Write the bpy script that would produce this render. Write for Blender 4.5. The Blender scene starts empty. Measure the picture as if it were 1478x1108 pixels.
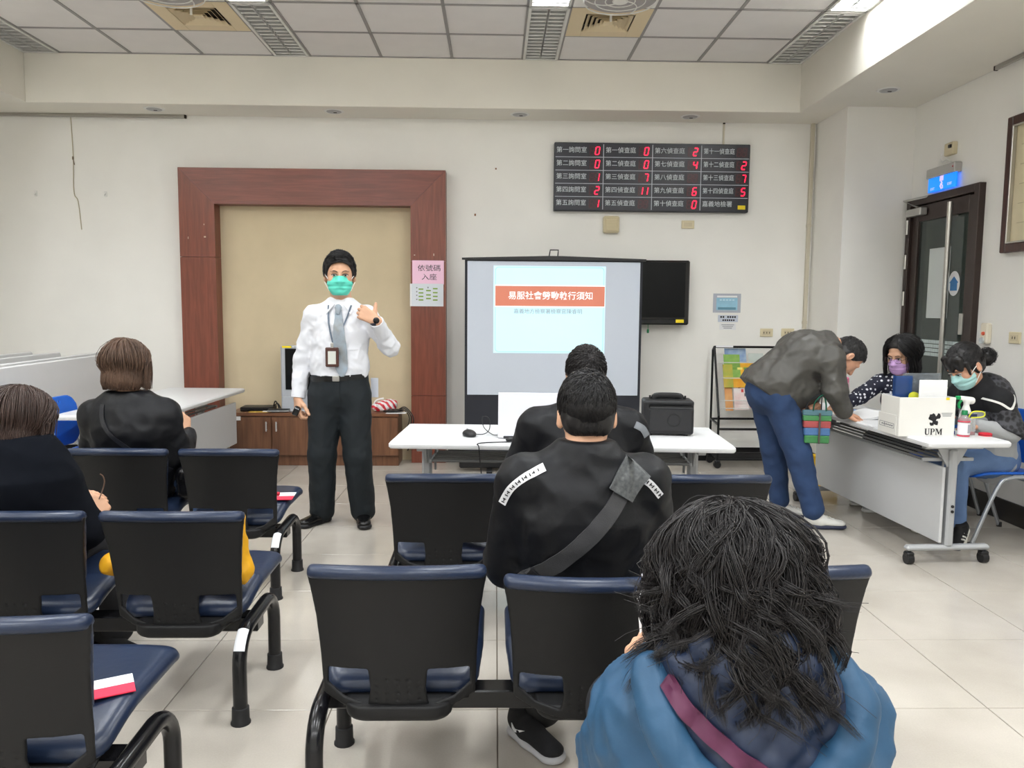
import bpy, bmesh, math, random
import numpy as np
from mathutils import Matrix, Vector

random.seed(7)
RNG = np.random.default_rng(7)
scene = bpy.context.scene
COL = scene.collection
PI = math.pi

# ------------------------------------------------------------------ camera
CAM_Z = 1.45
yaw, pitch, roll = math.radians(1.2628), math.radians(5.5414), math.radians(0.4616)
fwd = Vector((math.sin(yaw)*math.cos(pitch), math.cos(yaw)*math.cos(pitch), -math.sin(pitch)))
right = Vector((math.cos(yaw), -math.sin(yaw), 0))
up = right.cross(fwd)
r2 = right*math.cos(roll) + up*math.sin(roll)
u2 = -right*math.sin(roll) + up*math.cos(roll)
cam_data = bpy.data.cameras.new('camera')
cam_data.sensor_fit = 'HORIZONTAL'
cam_data.sensor_width = 36.0
cam_data.lens = 36.0*1140.88/1478.0
cam_data.clip_start = 0.05
cam_data.clip_end = 60
cam = bpy.data.objects.new('camera', cam_data)
M = Matrix((r2, u2, -fwd)).transposed().to_4x4()
M.translation = Vector((0, 0, CAM_Z))
cam.matrix_world = M
COL.objects.link(cam)
scene.camera = cam

# ------------------------------------------------------------------ world, exposure
world = bpy.data.worlds.new('world')
scene.world = world
world.use_nodes = True
world.node_tree.nodes['Background'].inputs[0].default_value = (1.0, 0.98, 0.95, 1)
world.node_tree.nodes['Background'].inputs[1].default_value = 0.12
scene.view_settings.view_transform = 'Standard'
scene.view_settings.look = 'None'
scene.view_settings.gamma = 1.0
scene.view_settings.use_curve_mapping = False
scene.view_settings.exposure = 0.0
LAMP_POWER = 43.0          # watts of each lit fluorescent ceiling fixture
LAMP_COLOR = (0.93, 0.968, 1.0)

# ------------------------------------------------------------------ materials
def lin(c):
    return tuple((x/255/12.92 if x/255 <= 0.04045 else ((x/255+0.055)/1.055)**2.4) for x in c)

MATS = {}
def mat(key, col=(200, 200, 200), rough=0.5, metal=0.0, spec=0.5, var=0.0, vscale=8.0, bump=0.0, bscale=60.0,
        emit=0.0, ecol=None, coat=0.0, stretch=None, col2=None, sheen=0.0, alpha=1.0, trans=0.0, ior=1.45):
    if key in MATS:
        return MATS[key]
    m = bpy.data.materials.new(key)
    m.use_nodes = True
    nt = m.node_tree
    b = nt.nodes['Principled BSDF']
    c = lin(col)
    b.inputs['Base Color'].default_value = (*c, 1)
    b.inputs['Roughness'].default_value = rough
    b.inputs['Metallic'].default_value = metal
    b.inputs['Specular IOR Level'].default_value = spec
    b.inputs['Coat Weight'].default_value = coat
    b.inputs['IOR'].default_value = ior
    if sheen: b.inputs['Sheen Weight'].default_value = sheen
    if trans: b.inputs['Transmission Weight'].default_value = trans
    if alpha < 1: b.inputs['Alpha'].default_value = alpha
    if emit:
        b.inputs['Emission Color'].default_value = (*lin(ecol or col), 1)
        b.inputs['Emission Strength'].default_value = emit
    tc = None
    def coords():
        nonlocal tc
        if tc is None:
            t = nt.nodes.new('ShaderNodeTexCoord')
            mp = nt.nodes.new('ShaderNodeMapping')
            if stretch: mp.inputs['Scale'].default_value = stretch
            nt.links.new(t.outputs['Object'], mp.inputs['Vector'])
            tc = mp
        return tc.outputs['Vector']
    if var or col2:
        n = nt.nodes.new('ShaderNodeTexNoise')
        n.inputs['Scale'].default_value = vscale
        n.inputs['Detail'].default_value = 5
        nt.links.new(coords(), n.inputs['Vector'])
        cr = nt.nodes.new('ShaderNodeValToRGB')
        cr.color_ramp.elements[0].position = 0.3
        cr.color_ramp.elements[1].position = 0.7
        if col2:
            a, d = c, lin(col2)
        else:
            a = tuple(max(0, x*(1-var)) for x in c); d = tuple(min(1, x*(1+var)) for x in c)
        cr.color_ramp.elements[0].color = (*a, 1)
        cr.color_ramp.elements[1].color = (*d, 1)
        nt.links.new(n.outputs['Fac'], cr.inputs['Fac'])
        nt.links.new(cr.outputs['Color'], b.inputs['Base Color'])
    if bump:
        n2 = nt.nodes.new('ShaderNodeTexNoise')
        n2.inputs['Scale'].default_value = bscale
        n2.inputs['Detail'].default_value = 4
        nt.links.new(coords(), n2.inputs['Vector'])
        bp = nt.nodes.new('ShaderNodeBump')
        bp.inputs['Strength'].default_value = bump
        bp.inputs['Distance'].default_value = 0.004
        nt.links.new(n2.outputs['Fac'], bp.inputs['Height'])
        nt.links.new(bp.outputs['Normal'], b.inputs['Normal'])
    MATS[key] = m
    return m

# ------------------------------------------------------------------ objects
def link(o):
    COL.objects.link(o)
    return o
def tag(o, label=None, cat=None, group=None, kind=None):
    if label: o['label'] = label
    if cat: o['category'] = cat
    if group: o['group'] = group
    if kind: o['kind'] = kind
    return o
def thing(name, label, cat, loc=(0, 0, 0), rz=0.0, group=None):
    o = link(bpy.data.objects.new(name, None))
    o.empty_display_size = 0.1
    o.location = loc
    o.rotation_euler = (0, 0, rz)
    return tag(o, label, cat, group)
def mk(name, me, material=None, parent=None, loc=None, rot=None):
    o = bpy.data.objects.new(name, me)
    if material is not None and not me.materials:
        me.materials.append(material)
    if parent is not None: o.parent = parent
    if loc is not None: o.location = loc
    if rot is not None: o.rotation_euler = rot
    return link(o)
def copy_tree(o, parent=None):
    c = o.copy()
    COL.objects.link(c)
    if parent is not None: c.parent = parent
    for ch in list(o.children):
        copy_tree(ch, c)
    return c

class MB:
    """collects shapes into one mesh"""
    def __init__(s):
        s.v = []; s.f = []; s.mi = []; s.m = 0
    def add(s, vs, fs, T=None):
        o = len(s.v)
        for p in vs:
            p = Vector(p)
            s.v.append(tuple(T @ p) if T is not None else tuple(p))
        for f in fs:
            s.f.append(tuple(i+o for i in f)); s.mi.append(s.m)
        return s
    def box(s, c, d, ch=0.002, T=None, R=None):
        hx, hy, hz = d[0]/2, d[1]/2, d[2]/2
        ch = min(ch, hx*0.9, hy*0.9, hz*0.9)
        if ch <= 0:
            vs = [(x*hx, y*hy, z*hz) for x in (-1, 1) for y in (-1, 1) for z in (-1, 1)]
            fs = [(0, 1, 3, 2), (4, 6, 7, 5), (0, 4, 5, 1), (2, 3, 7, 6), (0, 2, 6, 4), (1, 5, 7, 3)]
        else:
            vs = []; idx = {}
            for x in (-1, 1):
                for y in (-1, 1):
                    for z in (-1, 1):
                        for a in range(3):
                            p = [x*(hx-ch), y*(hy-ch), z*(hz-ch)]
                            p[a] = (x*hx, y*hy, z*hz)[a]
                            idx[(x, y, z, a)] = len(vs); vs.append(tuple(p))
            fs = []
            def q(l, n):
                a, b, c_ = (Vector(vs[l[i]]) for i in range(3))
                if (b-a).cross(c_-a).dot(Vector(n)) < 0: l = l[::-1]
                fs.append(tuple(l))
            for a in range(3):
                b_, c_ = [(1, 2), (2, 0), (0, 1)][a]
                for sg in (-1, 1):
                    l = []
                    for (u, w) in ((-1, -1), (1, -1), (1, 1), (-1, 1)):
                        k = [0, 0, 0]; k[a] = sg; k[b_] = u; k[c_] = w
                        l.append(idx[(*k, a)])
                    n = [0, 0, 0]; n[a] = sg
                    q(l, n)
            for a in range(3):
                b_, c_ = [(1, 2), (2, 0), (0, 1)][a]
                for u in (-1, 1):
                    for w in (-1, 1):
                        k1 = [0, 0, 0]; k2 = [0, 0, 0]
                        k1[a] = -1; k2[a] = 1
                        for k in (k1, k2): k[b_] = u; k[c_] = w
                        n = [0, 0, 0]; n[b_] = u; n[c_] = w
                        q([idx[(*k1, b_)], idx[(*k2, b_)], idx[(*k2, c_)], idx[(*k1, c_)]], n)
            for x in (-1, 1):
                for y in (-1, 1):
                    for z in (-1, 1):
                        q([idx[(x, y, z, 0)], idx[(x, y, z, 1)], idx[(x, y, z, 2)]], (x, y, z))
        TT = Matrix.Translation(Vector(c))
        if R is not None: TT = TT @ (R.to_4x4() if len(R) == 3 else R)
        if T is not None: TT = T @ TT
        return s.add(vs, fs, TT)
    def tube(s, pts, r, n=8, caps=True, T=None, closed=False, sq=None):
        pts = [Vector(p) for p in pts]
        N = len(pts)
        rs = r if isinstance(r, (list, tuple)) else [r]*N
        tang = []
        for i in range(N):
            if closed: t = pts[(i+1) % N]-pts[i-1]
            else: t = pts[min(i+1, N-1)]-pts[max(i-1, 0)]
            tang.append(t.normalized() if t.length > 1e-9 else Vector((0, 0, 1)))
        t0 = tang[0]
        ref = Vector((0, 0, 1)) if abs(t0.z) < 0.9 else Vector((1, 0, 0))
        u = t0.cross(ref).normalized()
        vs = []; fs = []
        for i in range(N):
            t = tang[i]
            u = (u - t*u.dot(t))
            if u.length < 1e-6: u = t.orthogonal()
            u.normalize()
            w = t.cross(u)
            for k in range(n):
                a = 2*PI*k/n
                ca, sa = math.cos(a), math.sin(a)
                if sq: sa *= sq
                vs.append(pts[i] + (u*ca + w*sa)*rs[i])
        M_ = N if closed else N-1
        for i in range(M_):
            for k in range(n):
                a = i*n+k; b = i*n+(k+1) % n
                c = ((i+1) % N)*n+(k+1) % n; d = ((i+1) % N)*n+k
                fs.append((a, b, c, d))
        if caps and not closed:
            fs.append(tuple(range(n-1, -1, -1)))
            fs.append(tuple((N-1)*n+k for k in range(n)))
        return s.add(vs, fs, T)
    def lathe(s, prof, n=24, T=None):
        """prof: list of (r, z) from bottom to top, about z"""
        vs = []; fs = []
        for (r, z) in prof:
            for k in range(n):
                a = 2*PI*k/n
                vs.append((r*math.cos(a), r*math.sin(a), z))
        for i in range(len(prof)-1):
            for k in range(n):
                fs.append((i*n+k, i*n+(k+1) % n, (i+1)*n+(k+1) % n, (i+1)*n+k))
        fs.append(tuple(range(n-1, -1, -1)))
        fs.append(tuple((len(prof)-1)*n+k for k in range(n)))
        return s.add(vs, fs, T)
    def prism(s, poly, h, T=None):
        """poly in xy, extruded from z=0 to z=h (counter-clockwise seen from +z)"""
        n = len(poly)
        vs = [(x, y, 0) for x, y in poly]+[(x, y, h) for x, y in poly]
        fs = [tuple(range(n-1, -1, -1)), tuple(range(n, 2*n))]
        for i in range(n):
            j = (i+1) % n
            fs.append((i, j, j+n, i+n))
        return s.add(vs, fs, T)
    def mesh(s, name, smooth=True, angle=35, mats=None):
        me = bpy.data.meshes.new(name)
        me.from_pydata(s.v, [], s.f)
        if mats:
            for m in mats: me.materials.append(m)
            me.polygons.foreach_set('material_index', s.mi)
        if smooth:
            me.polygons.foreach_set('use_smooth', [True]*len(me.polygons))
            try: me.set_sharp_from_angle(angle=math.radians(angle))
            except Exception: pass
        me.update()
        return me
    def build(s, name, material, parent=None, loc=None, rot=None, smooth=True, angle=35):
        if isinstance(material, (list, tuple)):
            me = s.mesh(name, smooth, angle, material)
            return mk(name, me, None, parent, loc, rot)
        return mk(name, s.mesh(name, smooth, angle), material, parent, loc, rot)

def bx(name, c, d, material, parent=None, ch=0.003, R=None):
    """one chamfered box, built about its own centre"""
    o = MB().box((0, 0, 0), d, ch).build(name, material, parent, loc=c)
    if R is not None: o.rotation_euler = R
    return o
def spline(pts, n=8, closed=False):
    """Catmull-Rom through the points"""
    P = [Vector(p) for p in pts]
    N = len(P)
    out = []
    for i in range(N if closed else N-1):
        if closed:
            p0, p1, p2, p3 = P[i-1], P[i], P[(i+1) % N], P[(i+2) % N]
        else:
            p0, p1, p2, p3 = P[max(i-1, 0)], P[i], P[i+1], P[min(i+2, N-1)]
        for k in range(n):
            t = k/n
            out.append(0.5*((2*p1)+(p2-p0)*t+(2*p0-5*p1+4*p2-p3)*t*t+(3*p1-p0-3*p2+p3)*t**3))
    if not closed: out.append(P[-1])
    return out
def rrect(w, h, r, n=5, cx=0, cy=0):
    out = []
    for (sx, sy, a0) in ((1, 1, 0), (-1, 1, 90), (-1, -1, 180), (1, -1, 270)):
        for k in range(n+1):
            a = math.radians(a0+90*k/n)
            out.append((cx+sx*(w/2-r)+r*math.cos(a), cy+sy*(h/2-r)+r*math.sin(a)))
    return out
def basis(x, y, z, o=(0, 0, 0)):
    m = Matrix((Vector(x), Vector(y), Vector(z))).transposed().to_4x4()
    m.translation = Vector(o)
    return m
FACE_CAM = basis((1, 0, 0), (0, 0, 1), (0, -1, 0))      # xy drawing on a wall that faces -Y
FACE_LEFT = basis((0, -1, 0), (0, 0, 1), (-1, 0, 0))    # xy drawing on a wall that faces -X

TEXTS = []
def text(body, size, loc, orient, material, parent, name='lettering', align='CENTER', extrude=0.0006, bold=0.0, squeeze=1.0):
    """flat print: queued, turned into meshes at the end"""
    cu = bpy.data.curves.new(name, 'FONT')
    cu.body = body
    cu.size = size
    cu.align_x = align
    cu.align_y = 'CENTER'
    cu.extrude = extrude
    cu.offset = bold
    cu.resolution_u = 2
    o = link(bpy.data.objects.new(name+'_curve', cu))
    TEXTS.append((o, name, loc, orient, material, parent, squeeze))
def flush_texts():
    bpy.context.view_layer.update()
    dg = bpy.context.evaluated_depsgraph_get()
    for (o, name, loc, orient, material, parent, sq) in TEXTS:
        me = bpy.data.meshes.new_from_object(o.evaluated_get(dg))
        me.materials.clear()
        me.transform(Matrix.Diagonal((sq, 1, 1, 1)))
        ob = mk(name, me, material, parent)
        T = orient.copy()
        T.translation = Vector(loc)
        ob.matrix_local = T
    for t in TEXTS:
        cu = t[0].data
        bpy.data.objects.remove(t[0]); bpy.data.curves.remove(cu)
    TEXTS.clear()

# ------------------------------------------------------------------ smooth solid modelling (fields -> mesh by surface nets)
def V(*a):
    return np.array(a if len(a) == 3 else a[0], dtype=np.float64)
def unit(a):
    a = np.asarray(a, float)
    return a/max(1e-9, np.linalg.norm(a))
class Solid:
    def __init__(s, vox=0.01):
        s.p = []; s.vox = vox; s.post = []
    def cap(s, a, b, ra, rb=None, k=0.02, op='u'):
        rb = ra if rb is None else rb
        a, b = V(a), V(b)
        s.p.append(('cap', a, b, ra, rb, k, op, np.minimum(a-ra, b-rb), np.maximum(a+ra, b+rb)))
        return s
    def ecap(s, a, b, ra, rb, d, q, k=0.03, q2=None, op='u'):
        """capsule squashed by q along direction d"""
        a, b = V(a), V(b)
        r = max(ra, rb)*max(1, q, q2 or 0)
        s.p.append(('ecap', a, b, ra, rb, unit(d), q, q2 or q, k, op, np.minimum(a, b)-r, np.maximum(a, b)+r))
        return s
    def ell(s, c, r, R=None, k=0.02, op='u'):
        c = V(c); r = V(r); m = r.max()
        s.p.append(('ell', c, r, None if R is None else np.asarray(R, float), k, op, c-m, c+m))
        return s
    def box(s, c, h, rd=0.01, R=None, k=0.005, op='u'):
        c = V(c); h = V(h); m = np.linalg.norm(h)
        s.p.append(('box', c, h, rd, None if R is None else np.asarray(R, float), k, op, c-m, c+m))
        return s
    def plane(s, p, n, k=0.0):
        """keeps the side the normal points away from"""
        s.post.append(('plane', V(p), unit(n), k)); return s
    def fn(s, f):
        """f(x,y,z,F) -> new F on the band near the surface"""
        s.post.append(('fn', f)); return s
    def build(s):
        us = [p for p in s.p if p[-3] == 'u']
        lo = np.min([p[-2] for p in us], axis=0)-3*s.vox-0.015
        hi = np.max([p[-1] for p in us], axis=0)+3*s.vox+0.015
        n = np.ceil((hi-lo)/s.vox).astype(int)+1
        ax = [(lo[i]+np.arange(n[i])*s.vox).astype(np.float32) for i in range(3)]
        F = np.full(n, 0.2, np.float32)
        for p in s.p:
            kind = p[0]; op = p[-3]; k = p[-4]
            pad = 0.03+k+2*s.vox
            i0 = np.clip(np.floor((p[-2]-pad-lo)/s.vox).astype(int), 0, n-1)
            i1 = np.clip(np.ceil((p[-1]+pad-lo)/s.vox).astype(int)+1, 1, n)
            if np.any(i1 <= i0): continue
            sl = tuple(slice(i0[i], i1[i]) for i in range(3))
            x = ax[0][sl[0]][:, None, None]; y = ax[1][sl[1]][None, :, None]; z = ax[2][sl[2]][None, None, :]
            if kind in ('cap', 'ecap'):
                a, b, ra, rb = p[1:5]
                ba = b-a; L = max(1e-9, float(ba@ba))
                px, py, pz = x-a[0], y-a[1], z-a[2]
                h = np.clip((px*ba[0]+py*ba[1]+pz*ba[2])/L, 0, 1)
                vx, vy, vz = px-h*ba[0], py-h*ba[1], pz-h*ba[2]
                rr = ra+(rb-ra)*h
                if kind == 'cap':
                    d = np.sqrt(vx*vx+vy*vy+vz*vz)-rr
                else:
                    dd = p[5]; q = p[6]+(p[7]-p[6])*h
                    e = vx*dd[0]+vy*dd[1]+vz*dd[2]
                    g = vx*vx+vy*vy+vz*vz-e*e
                    l2 = np.sqrt(g+e*e/(q*q)+1e-12)
                    l1 = np.sqrt(g+e*e/(q**4)+1e-12)
                    d = (l2-rr)*l2/l1
            else:
                c, r = p[1], p[2]
                qx, qy, qz = x-c[0], y-c[1], z-c[2]
                R = p[3] if kind == 'ell' else p[4]
                if R is not None:
                    qx, qy, qz = (qx*R[i, 0]+qy*R[i, 1]+qz*R[i, 2] for i in range(3))
                if kind == 'ell':
                    k0 = np.sqrt((qx/r[0])**2+(qy/r[1])**2+(qz/r[2])**2)
                    k1 = np.sqrt((qx/r[0]**2)**2+(qy/r[1]**2)**2+(qz/r[2]**2)**2)+1e-9
                    d = k0*(k0-1)/k1
                else:
                    rd = p[3]
                    ux, uy, uz = np.abs(qx)-r[0]+rd, np.abs(qy)-r[1]+rd, np.abs(qz)-r[2]+rd
                    d = np.sqrt(np.maximum(ux, 0)**2+np.maximum(uy, 0)**2+np.maximum(uz, 0)**2)+np.minimum(np.maximum(ux, np.maximum(uy, uz)), 0)-rd
            G = F[sl]
            if op == 'u':
                h = np.maximum(k-np.abs(G-d), 0)/max(k, 1e-6)
                F[sl] = np.minimum(G, d)-h*h*k*0.25
            else:
                d = -d
                h = np.maximum(k-np.abs(G-d), 0)/max(k, 1e-6)
                F[sl] = np.maximum(G, d)+h*h*k*0.25
        for q in s.post:
            if q[0] == 'plane':
                _, pp, nn, k = q
                d = ((ax[0]-pp[0])*nn[0])[:, None, None]+((ax[1]-pp[1])*nn[1])[None, :, None]+((ax[2]-pp[2])*nn[2])[None, None, :]
                if k > 0:
                    h = np.maximum(k-np.abs(F-d), 0)/k
                    F = np.maximum(F, d)+h*h*k*0.25
                else:
                    F = np.maximum(F, d)
            else:
                m = np.abs(F) < 0.06
                I = np.nonzero(m)
                F[m] = q[1](ax[0][I[0]], ax[1][I[1]], ax[2][I[2]], F[m])
        F[0] = F[-1] = 0.1; F[:, 0] = F[:, -1] = 0.1; F[:, :, 0] = F[:, :, -1] = 0.1
        return surface_nets(F.astype(np.float32), lo, s.vox)

def surface_nets(F, lo, vox):
    S = F < 0
    c = S[:-1, :-1, :-1].astype(np.int8)
    tot = np.zeros_like(c)
    for dx in (0, 1):
        for dy in (0, 1):
            for dz in (0, 1):
                tot += S[dx:S.shape[0]-1+dx, dy:S.shape[1]-1+dy, dz:S.shape[2]-1+dz]
    act = (tot > 0) & (tot < 8)
    I = np.stack(np.nonzero(act), 1)
    idx = np.full(act.shape, -1, np.int64)
    idx[I[:, 0], I[:, 1], I[:, 2]] = np.arange(len(I))
    corners = {}
    for dx in (0, 1):
        for dy in (0, 1):
            for dz in (0, 1):
                corners[(dx, dy, dz)] = F[I[:, 0]+dx, I[:, 1]+dy, I[:, 2]+dz]
    acc = np.zeros((len(I), 3)); cnt = np.zeros(len(I))
    for (a, b) in [((0,0,0),(1,0,0)),((0,1,0),(1,1,0)),((0,0,1),(1,0,1)),((0,1,1),(1,1,1)),((0,0,0),(0,1,0)),((1,0,0),(1,1,0)),
                   ((0,0,1),(0,1,1)),((1,0,1),(1,1,1)),((0,0,0),(0,0,1)),((1,0,0),(1,0,1)),((0,1,0),(0,1,1)),((1,1,0),(1,1,1))]:
        fa, fb = corners[a], corners[b]
        m = (fa < 0) != (fb < 0)
        t = np.where(m, fa/np.where(m, fa-fb, 1), 0)
        pa, pb = np.array(a, float), np.array(b, float)
        acc += np.where(m[:, None], pa+(pb-pa)*t[:, None], 0)
        cnt += m
    verts = lo+(I+acc/np.maximum(cnt, 1)[:, None])*vox
    faces = []
    for axis in range(3):
        sl0 = [slice(None)]*3; sl1 = [slice(None)]*3
        sl0[axis] = slice(0, -1); sl1[axis] = slice(1, None)
        A, B = S[tuple(sl0)], S[tuple(sl1)]
        E = np.stack(np.nonzero(A != B), 1)
        o1, o2 = [(1, 2), (2, 0), (0, 1)][axis]
        ok = (E[:, o1] > 0) & (E[:, o2] > 0) & (E[:, o1] < F.shape[o1]-1) & (E[:, o2] < F.shape[o2]-1)
        E = E[ok]
        inside = A[E[:, 0], E[:, 1], E[:, 2]]
        q = []
        for (d1, d2) in ((-1, -1), (0, -1), (0, 0), (-1, 0)):
            c = E.copy(); c[:, o1] += d1; c[:, o2] += d2
            q.append(idx[c[:, 0], c[:, 1], c[:, 2]])
        q = np.stack(q, 1)
        q[~inside] = q[~inside][:, ::-1]
        faces.append(q)
    faces = np.concatenate(faces)
    faces = faces[(faces >= 0).all(1)]
    return verts, faces

def np_mesh(name, parts, mats=None, smooth=True):
    """parts: list of (verts, faces[, material index or per-face array])"""
    vs = []; fs = []; mi = []; o = 0
    for p in parts:
        v, f = p[0], p[1]
        vs.append(v); fs.append(f+o); o += len(v)
        m = p[2] if len(p) > 2 else 0
        mi.append(np.full(len(f), m) if np.isscalar(m) else np.asarray(m))
    vs = np.concatenate(vs); sizes = [f.shape[1] for f in fs]
    me = bpy.data.meshes.new(name)
    nv = len(vs); nf = sum(len(f) for f in fs)
    me.vertices.add(nv)
    me.vertices.foreach_set('co', vs.astype(np.float32).ravel())
    loops = np.concatenate([f.ravel() for f in fs]).astype(np.int32)
    me.loops.add(len(loops))
    me.loops.foreach_set('vertex_index', loops)
    cnt = np.concatenate([np.full(len(f), f.shape[1]) for f in fs]).astype(np.int32)
    st = np.concatenate([[0], np.cumsum(cnt)[:-1]]).astype(np.int32)
    me.polygons.add(nf)
    me.polygons.foreach_set('loop_start', st)
    me.polygons.foreach_set('loop_total', cnt)
    for m in (mats or []): me.materials.append(m)
    me.polygons.foreach_set('material_index', np.concatenate(mi).astype(np.int32))
    me.polygons.foreach_set('use_smooth', np.full(nf, smooth))
    me.update(calc_edges=True)
    me.validate()
    return me
def solid_obj(name, sol, material, parent=None, loc=None):
    v, f = sol.build()
    return mk(name, np_mesh(name, [(v, f)], [material]), None, parent, loc)

def wobble(x, y, z, s, seed=0):
    """cheap smooth pseudo-noise in about -1..1"""
    a = 1.7*seed
    return (np.sin(x*s*1.0+2.1*np.sin(y*s*0.7+a)+a)+np.sin(y*s*1.1+1.9*np.sin(z*s*0.8+a*2)+1.3)+np.sin(z*s*0.9+2.3*np.sin(x*s*0.6+a*3)+2.7))/3
def folds(x, y, z, s, seed=0):
    """ridged cloth folds"""
    w = wobble(x, y, z, s, seed)
    w2 = wobble(x, y, z, s*2.3, seed+5)
    return (1-2*np.abs(w))*0.7+(1-2*np.abs(w2))*0.3
# ================================================================== THE ROOM
XL, XR, YB, YR = -5.2, 3.55, 7.45, -3.9       # left wall, right wall, back wall, rear wall
ZC, ZS = 3.568, 3.158                         # ceiling, soffit underside
wall_m = mat('wall_paint', (243, 241, 235), 0.62, var=0.02, vscale=2.5, bump=0.05, bscale=220)
soffit_m = mat('soffit_paint', (237, 233, 222), 0.65, var=0.02, vscale=2.0, bump=0.05, bscale=220)
grout_m = mat('grout', (118, 108, 96), 0.8)
black_base_m = mat('black_skirting', (24, 24, 26), 0.3)

def struct(o):
    o['kind'] = 'structure'
    return o

# ---- floor with single tiles
floor = struct(MB().box(((XL+XR)/2+0.9, (YR+YB)/2, -0.05), (XR-XL+1.8, YB-YR, 0.088), 0).build('floor', grout_m))
def tile_mat():
    m = bpy.data.materials.new('polished_floor_tile'); m.use_nodes = True
    nt = m.node_tree; b = nt.nodes['Principled BSDF']
    geo = nt.nodes.new('ShaderNodeNewGeometry')
    n = nt.nodes.new('ShaderNodeTexNoise'); n.inputs['Scale'].default_value = 2.2; n.inputs['Detail'].default_value = 8
    nt.links.new(geo.outputs['Position'], n.inputs['Vector'])
    n2 = nt.nodes.new('ShaderNodeTexNoise'); n2.inputs['Scale'].default_value = 160; n2.inputs['Detail'].default_value = 2
    nt.links.new(geo.outputs['Position'], n2.inputs['Vector'])
    mix = nt.nodes.new('ShaderNodeMath'); mix.operation = 'MULTIPLY_ADD'
    mix.inputs[1].default_value = 0.25
    nt.links.new(n2.outputs['Fac'], mix.inputs[0]); nt.links.new(n.outputs['Fac'], mix.inputs[2])
    cr = nt.nodes.new('ShaderNodeValToRGB')
    cr.color_ramp.elements[0].position = 0.4; cr.color_ramp.elements[0].color = (*lin((178, 171, 160)), 1)
    cr.color_ramp.elements[1].position = 0.85; cr.color_ramp.elements[1].color = (*lin((197, 190, 180)), 1)
    nt.links.new(mix.outputs[0], cr.inputs['Fac'])
    nt.links.new(cr.outputs['Color'], b.inputs['Base Color'])
    b.inputs['Roughness'].default_value = 0.16
    b.inputs['Specular IOR Level'].default_value = 0.45
    return m
tile_m = tile_mat()
TG = 0.6
fx0, fy0 = -1.1832, 2.7363
xs = sorted([fx0+k*TG for k in range(-8, 9) if XL < fx0+k*TG < XR]); xs = [XL]+xs+[XR]
ys = sorted([fy0+k*TG for k in range(-12, 9) if YR < fy0+k*TG < YB]); ys = [YR]+ys+[YB]
tile_mesh = {}
for i in range(len(xs)-1):
    for j in range(len(ys)-1):
        w, d = xs[i+1]-xs[i]-0.004, ys[j+1]-ys[j]-0.004
        if w < 0.02 or d < 0.02: continue
        key = (round(w, 3), round(d, 3))
        if key not in tile_mesh:
            tile_mesh[key] = MB().box((0, 0, 0), (w, d, 0.012), 0.0012).mesh('floor_tile', smooth=False)
        mk('floor_tile', tile_mesh[key], tile_m, floor, ((xs[i]+xs[i+1])/2, (ys[j]+ys[j+1])/2, -0.006))

# ---- walls
struct(MB().box(((XL+XR)/2, YB+0.06, 1.8), (XR-XL+0.4, 0.12, 3.6), 0).build('wall_back', wall_m))
struct(MB().box((XL-0.06, (YR+YB)/2, 1.8), (0.12, YB-YR, 3.6), 0).build('wall_left', wall_m))
struct(MB().box(((XL+XR)/2, YR-0.06, 1.8), (XR-XL+0.4, 0.12, 3.6), 0).build('wall_rear', wall_m))
DY0, DY1, DZ = 5.76, 6.775, 2.38             # door opening in the right wall
w = MB()
w.box((XR+0.06, (YR+DY0)/2, 1.8), (0.12, DY0-YR, 3.6), 0)
w.box((XR+0.06, (DY1+YB)/2, 1.8), (0.12, YB-DY1, 3.6), 0)
w.box((XR+0.06, (DY0+DY1)/2, (DZ+3.6)/2), (0.12, DY1-DY0, 3.6-DZ), 0)
struct(w.build('wall_right', wall_m))
struct(MB().box(((2.965+XR)/2, (6.8+YB)/2, 1.579), (XR-2.965, YB-6.8, 3.158), 0).build('wall_pillar', wall_m))
# corridor beyond the glass door
stone_m = mat('corridor_stone', (150, 138, 120), 0.7, var=0.2, vscale=14, bump=0.3, bscale=30)
w = MB()
w.box((5.55, 6.2, 1.5), (0.1, 3.6, 3.2), 0); w.box((4.6, 8.0, 1.5), (1.9, 0.1, 3.2), 0); w.box((4.6, 4.4, 1.5), (1.9, 0.1, 3.2), 0)
w.box((4.6, 6.2, 3.0), (1.9, 3.6, 0.1), 0)
struct(w.build('wall_corridor', stone_m))
# skirting
struct(bx('baseboard_back', ((-0.44+2.965)/2, YB-0.006, 0.065), (2.965+0.44, 0.012, 0.13), black_base_m))
struct(bx('baseboard_pillar', (2.96, (6.8+YB)/2, 0.065), (0.012, YB-6.8+0.01, 0.13), black_base_m))
struct(bx('baseboard_right', (XR-0.006, (YR+DY0-0.02)/2, 0.075), (0.012, DY0-0.02-YR, 0.15), black_base_m))
struct(bx('baseboard_left', (XL+0.006, (YR+YB)/2, 0.065), (0.012, YB-YR, 0.13), black_base_m))
struct(bx('baseboard_front', ((XL-2.86)/2, YB-0.006, 0.065), (-2.86-XL, 0.012, 0.13), black_base_m))

# ---- soffits round the lowered ceiling field
CX0, CX1, CY = -4.012, 2.643, 7.031
s = MB()
s.box(((XL+XR)/2, (CY+YB)/2, (ZS+3.75)/2), (XR-XL, YB-CY, 3.75-ZS), 0.004)
struct(s.build('ceiling_soffit_back', soffit_m))
struct(MB().box(((XL+CX0)/2, (YR+CY)/2, (ZS+3.75)/2), (CX0-XL, CY-YR, 3.75-ZS), 0.004).build('ceiling_soffit_left', soffit_m))
struct(MB().box(((CX1+XR)/2, (YR+CY)/2, (ZS+3.75)/2), (XR-CX1, CY-YR, 3.75-ZS), 0.004).build('ceiling_soffit_right', soffit_m))

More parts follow.
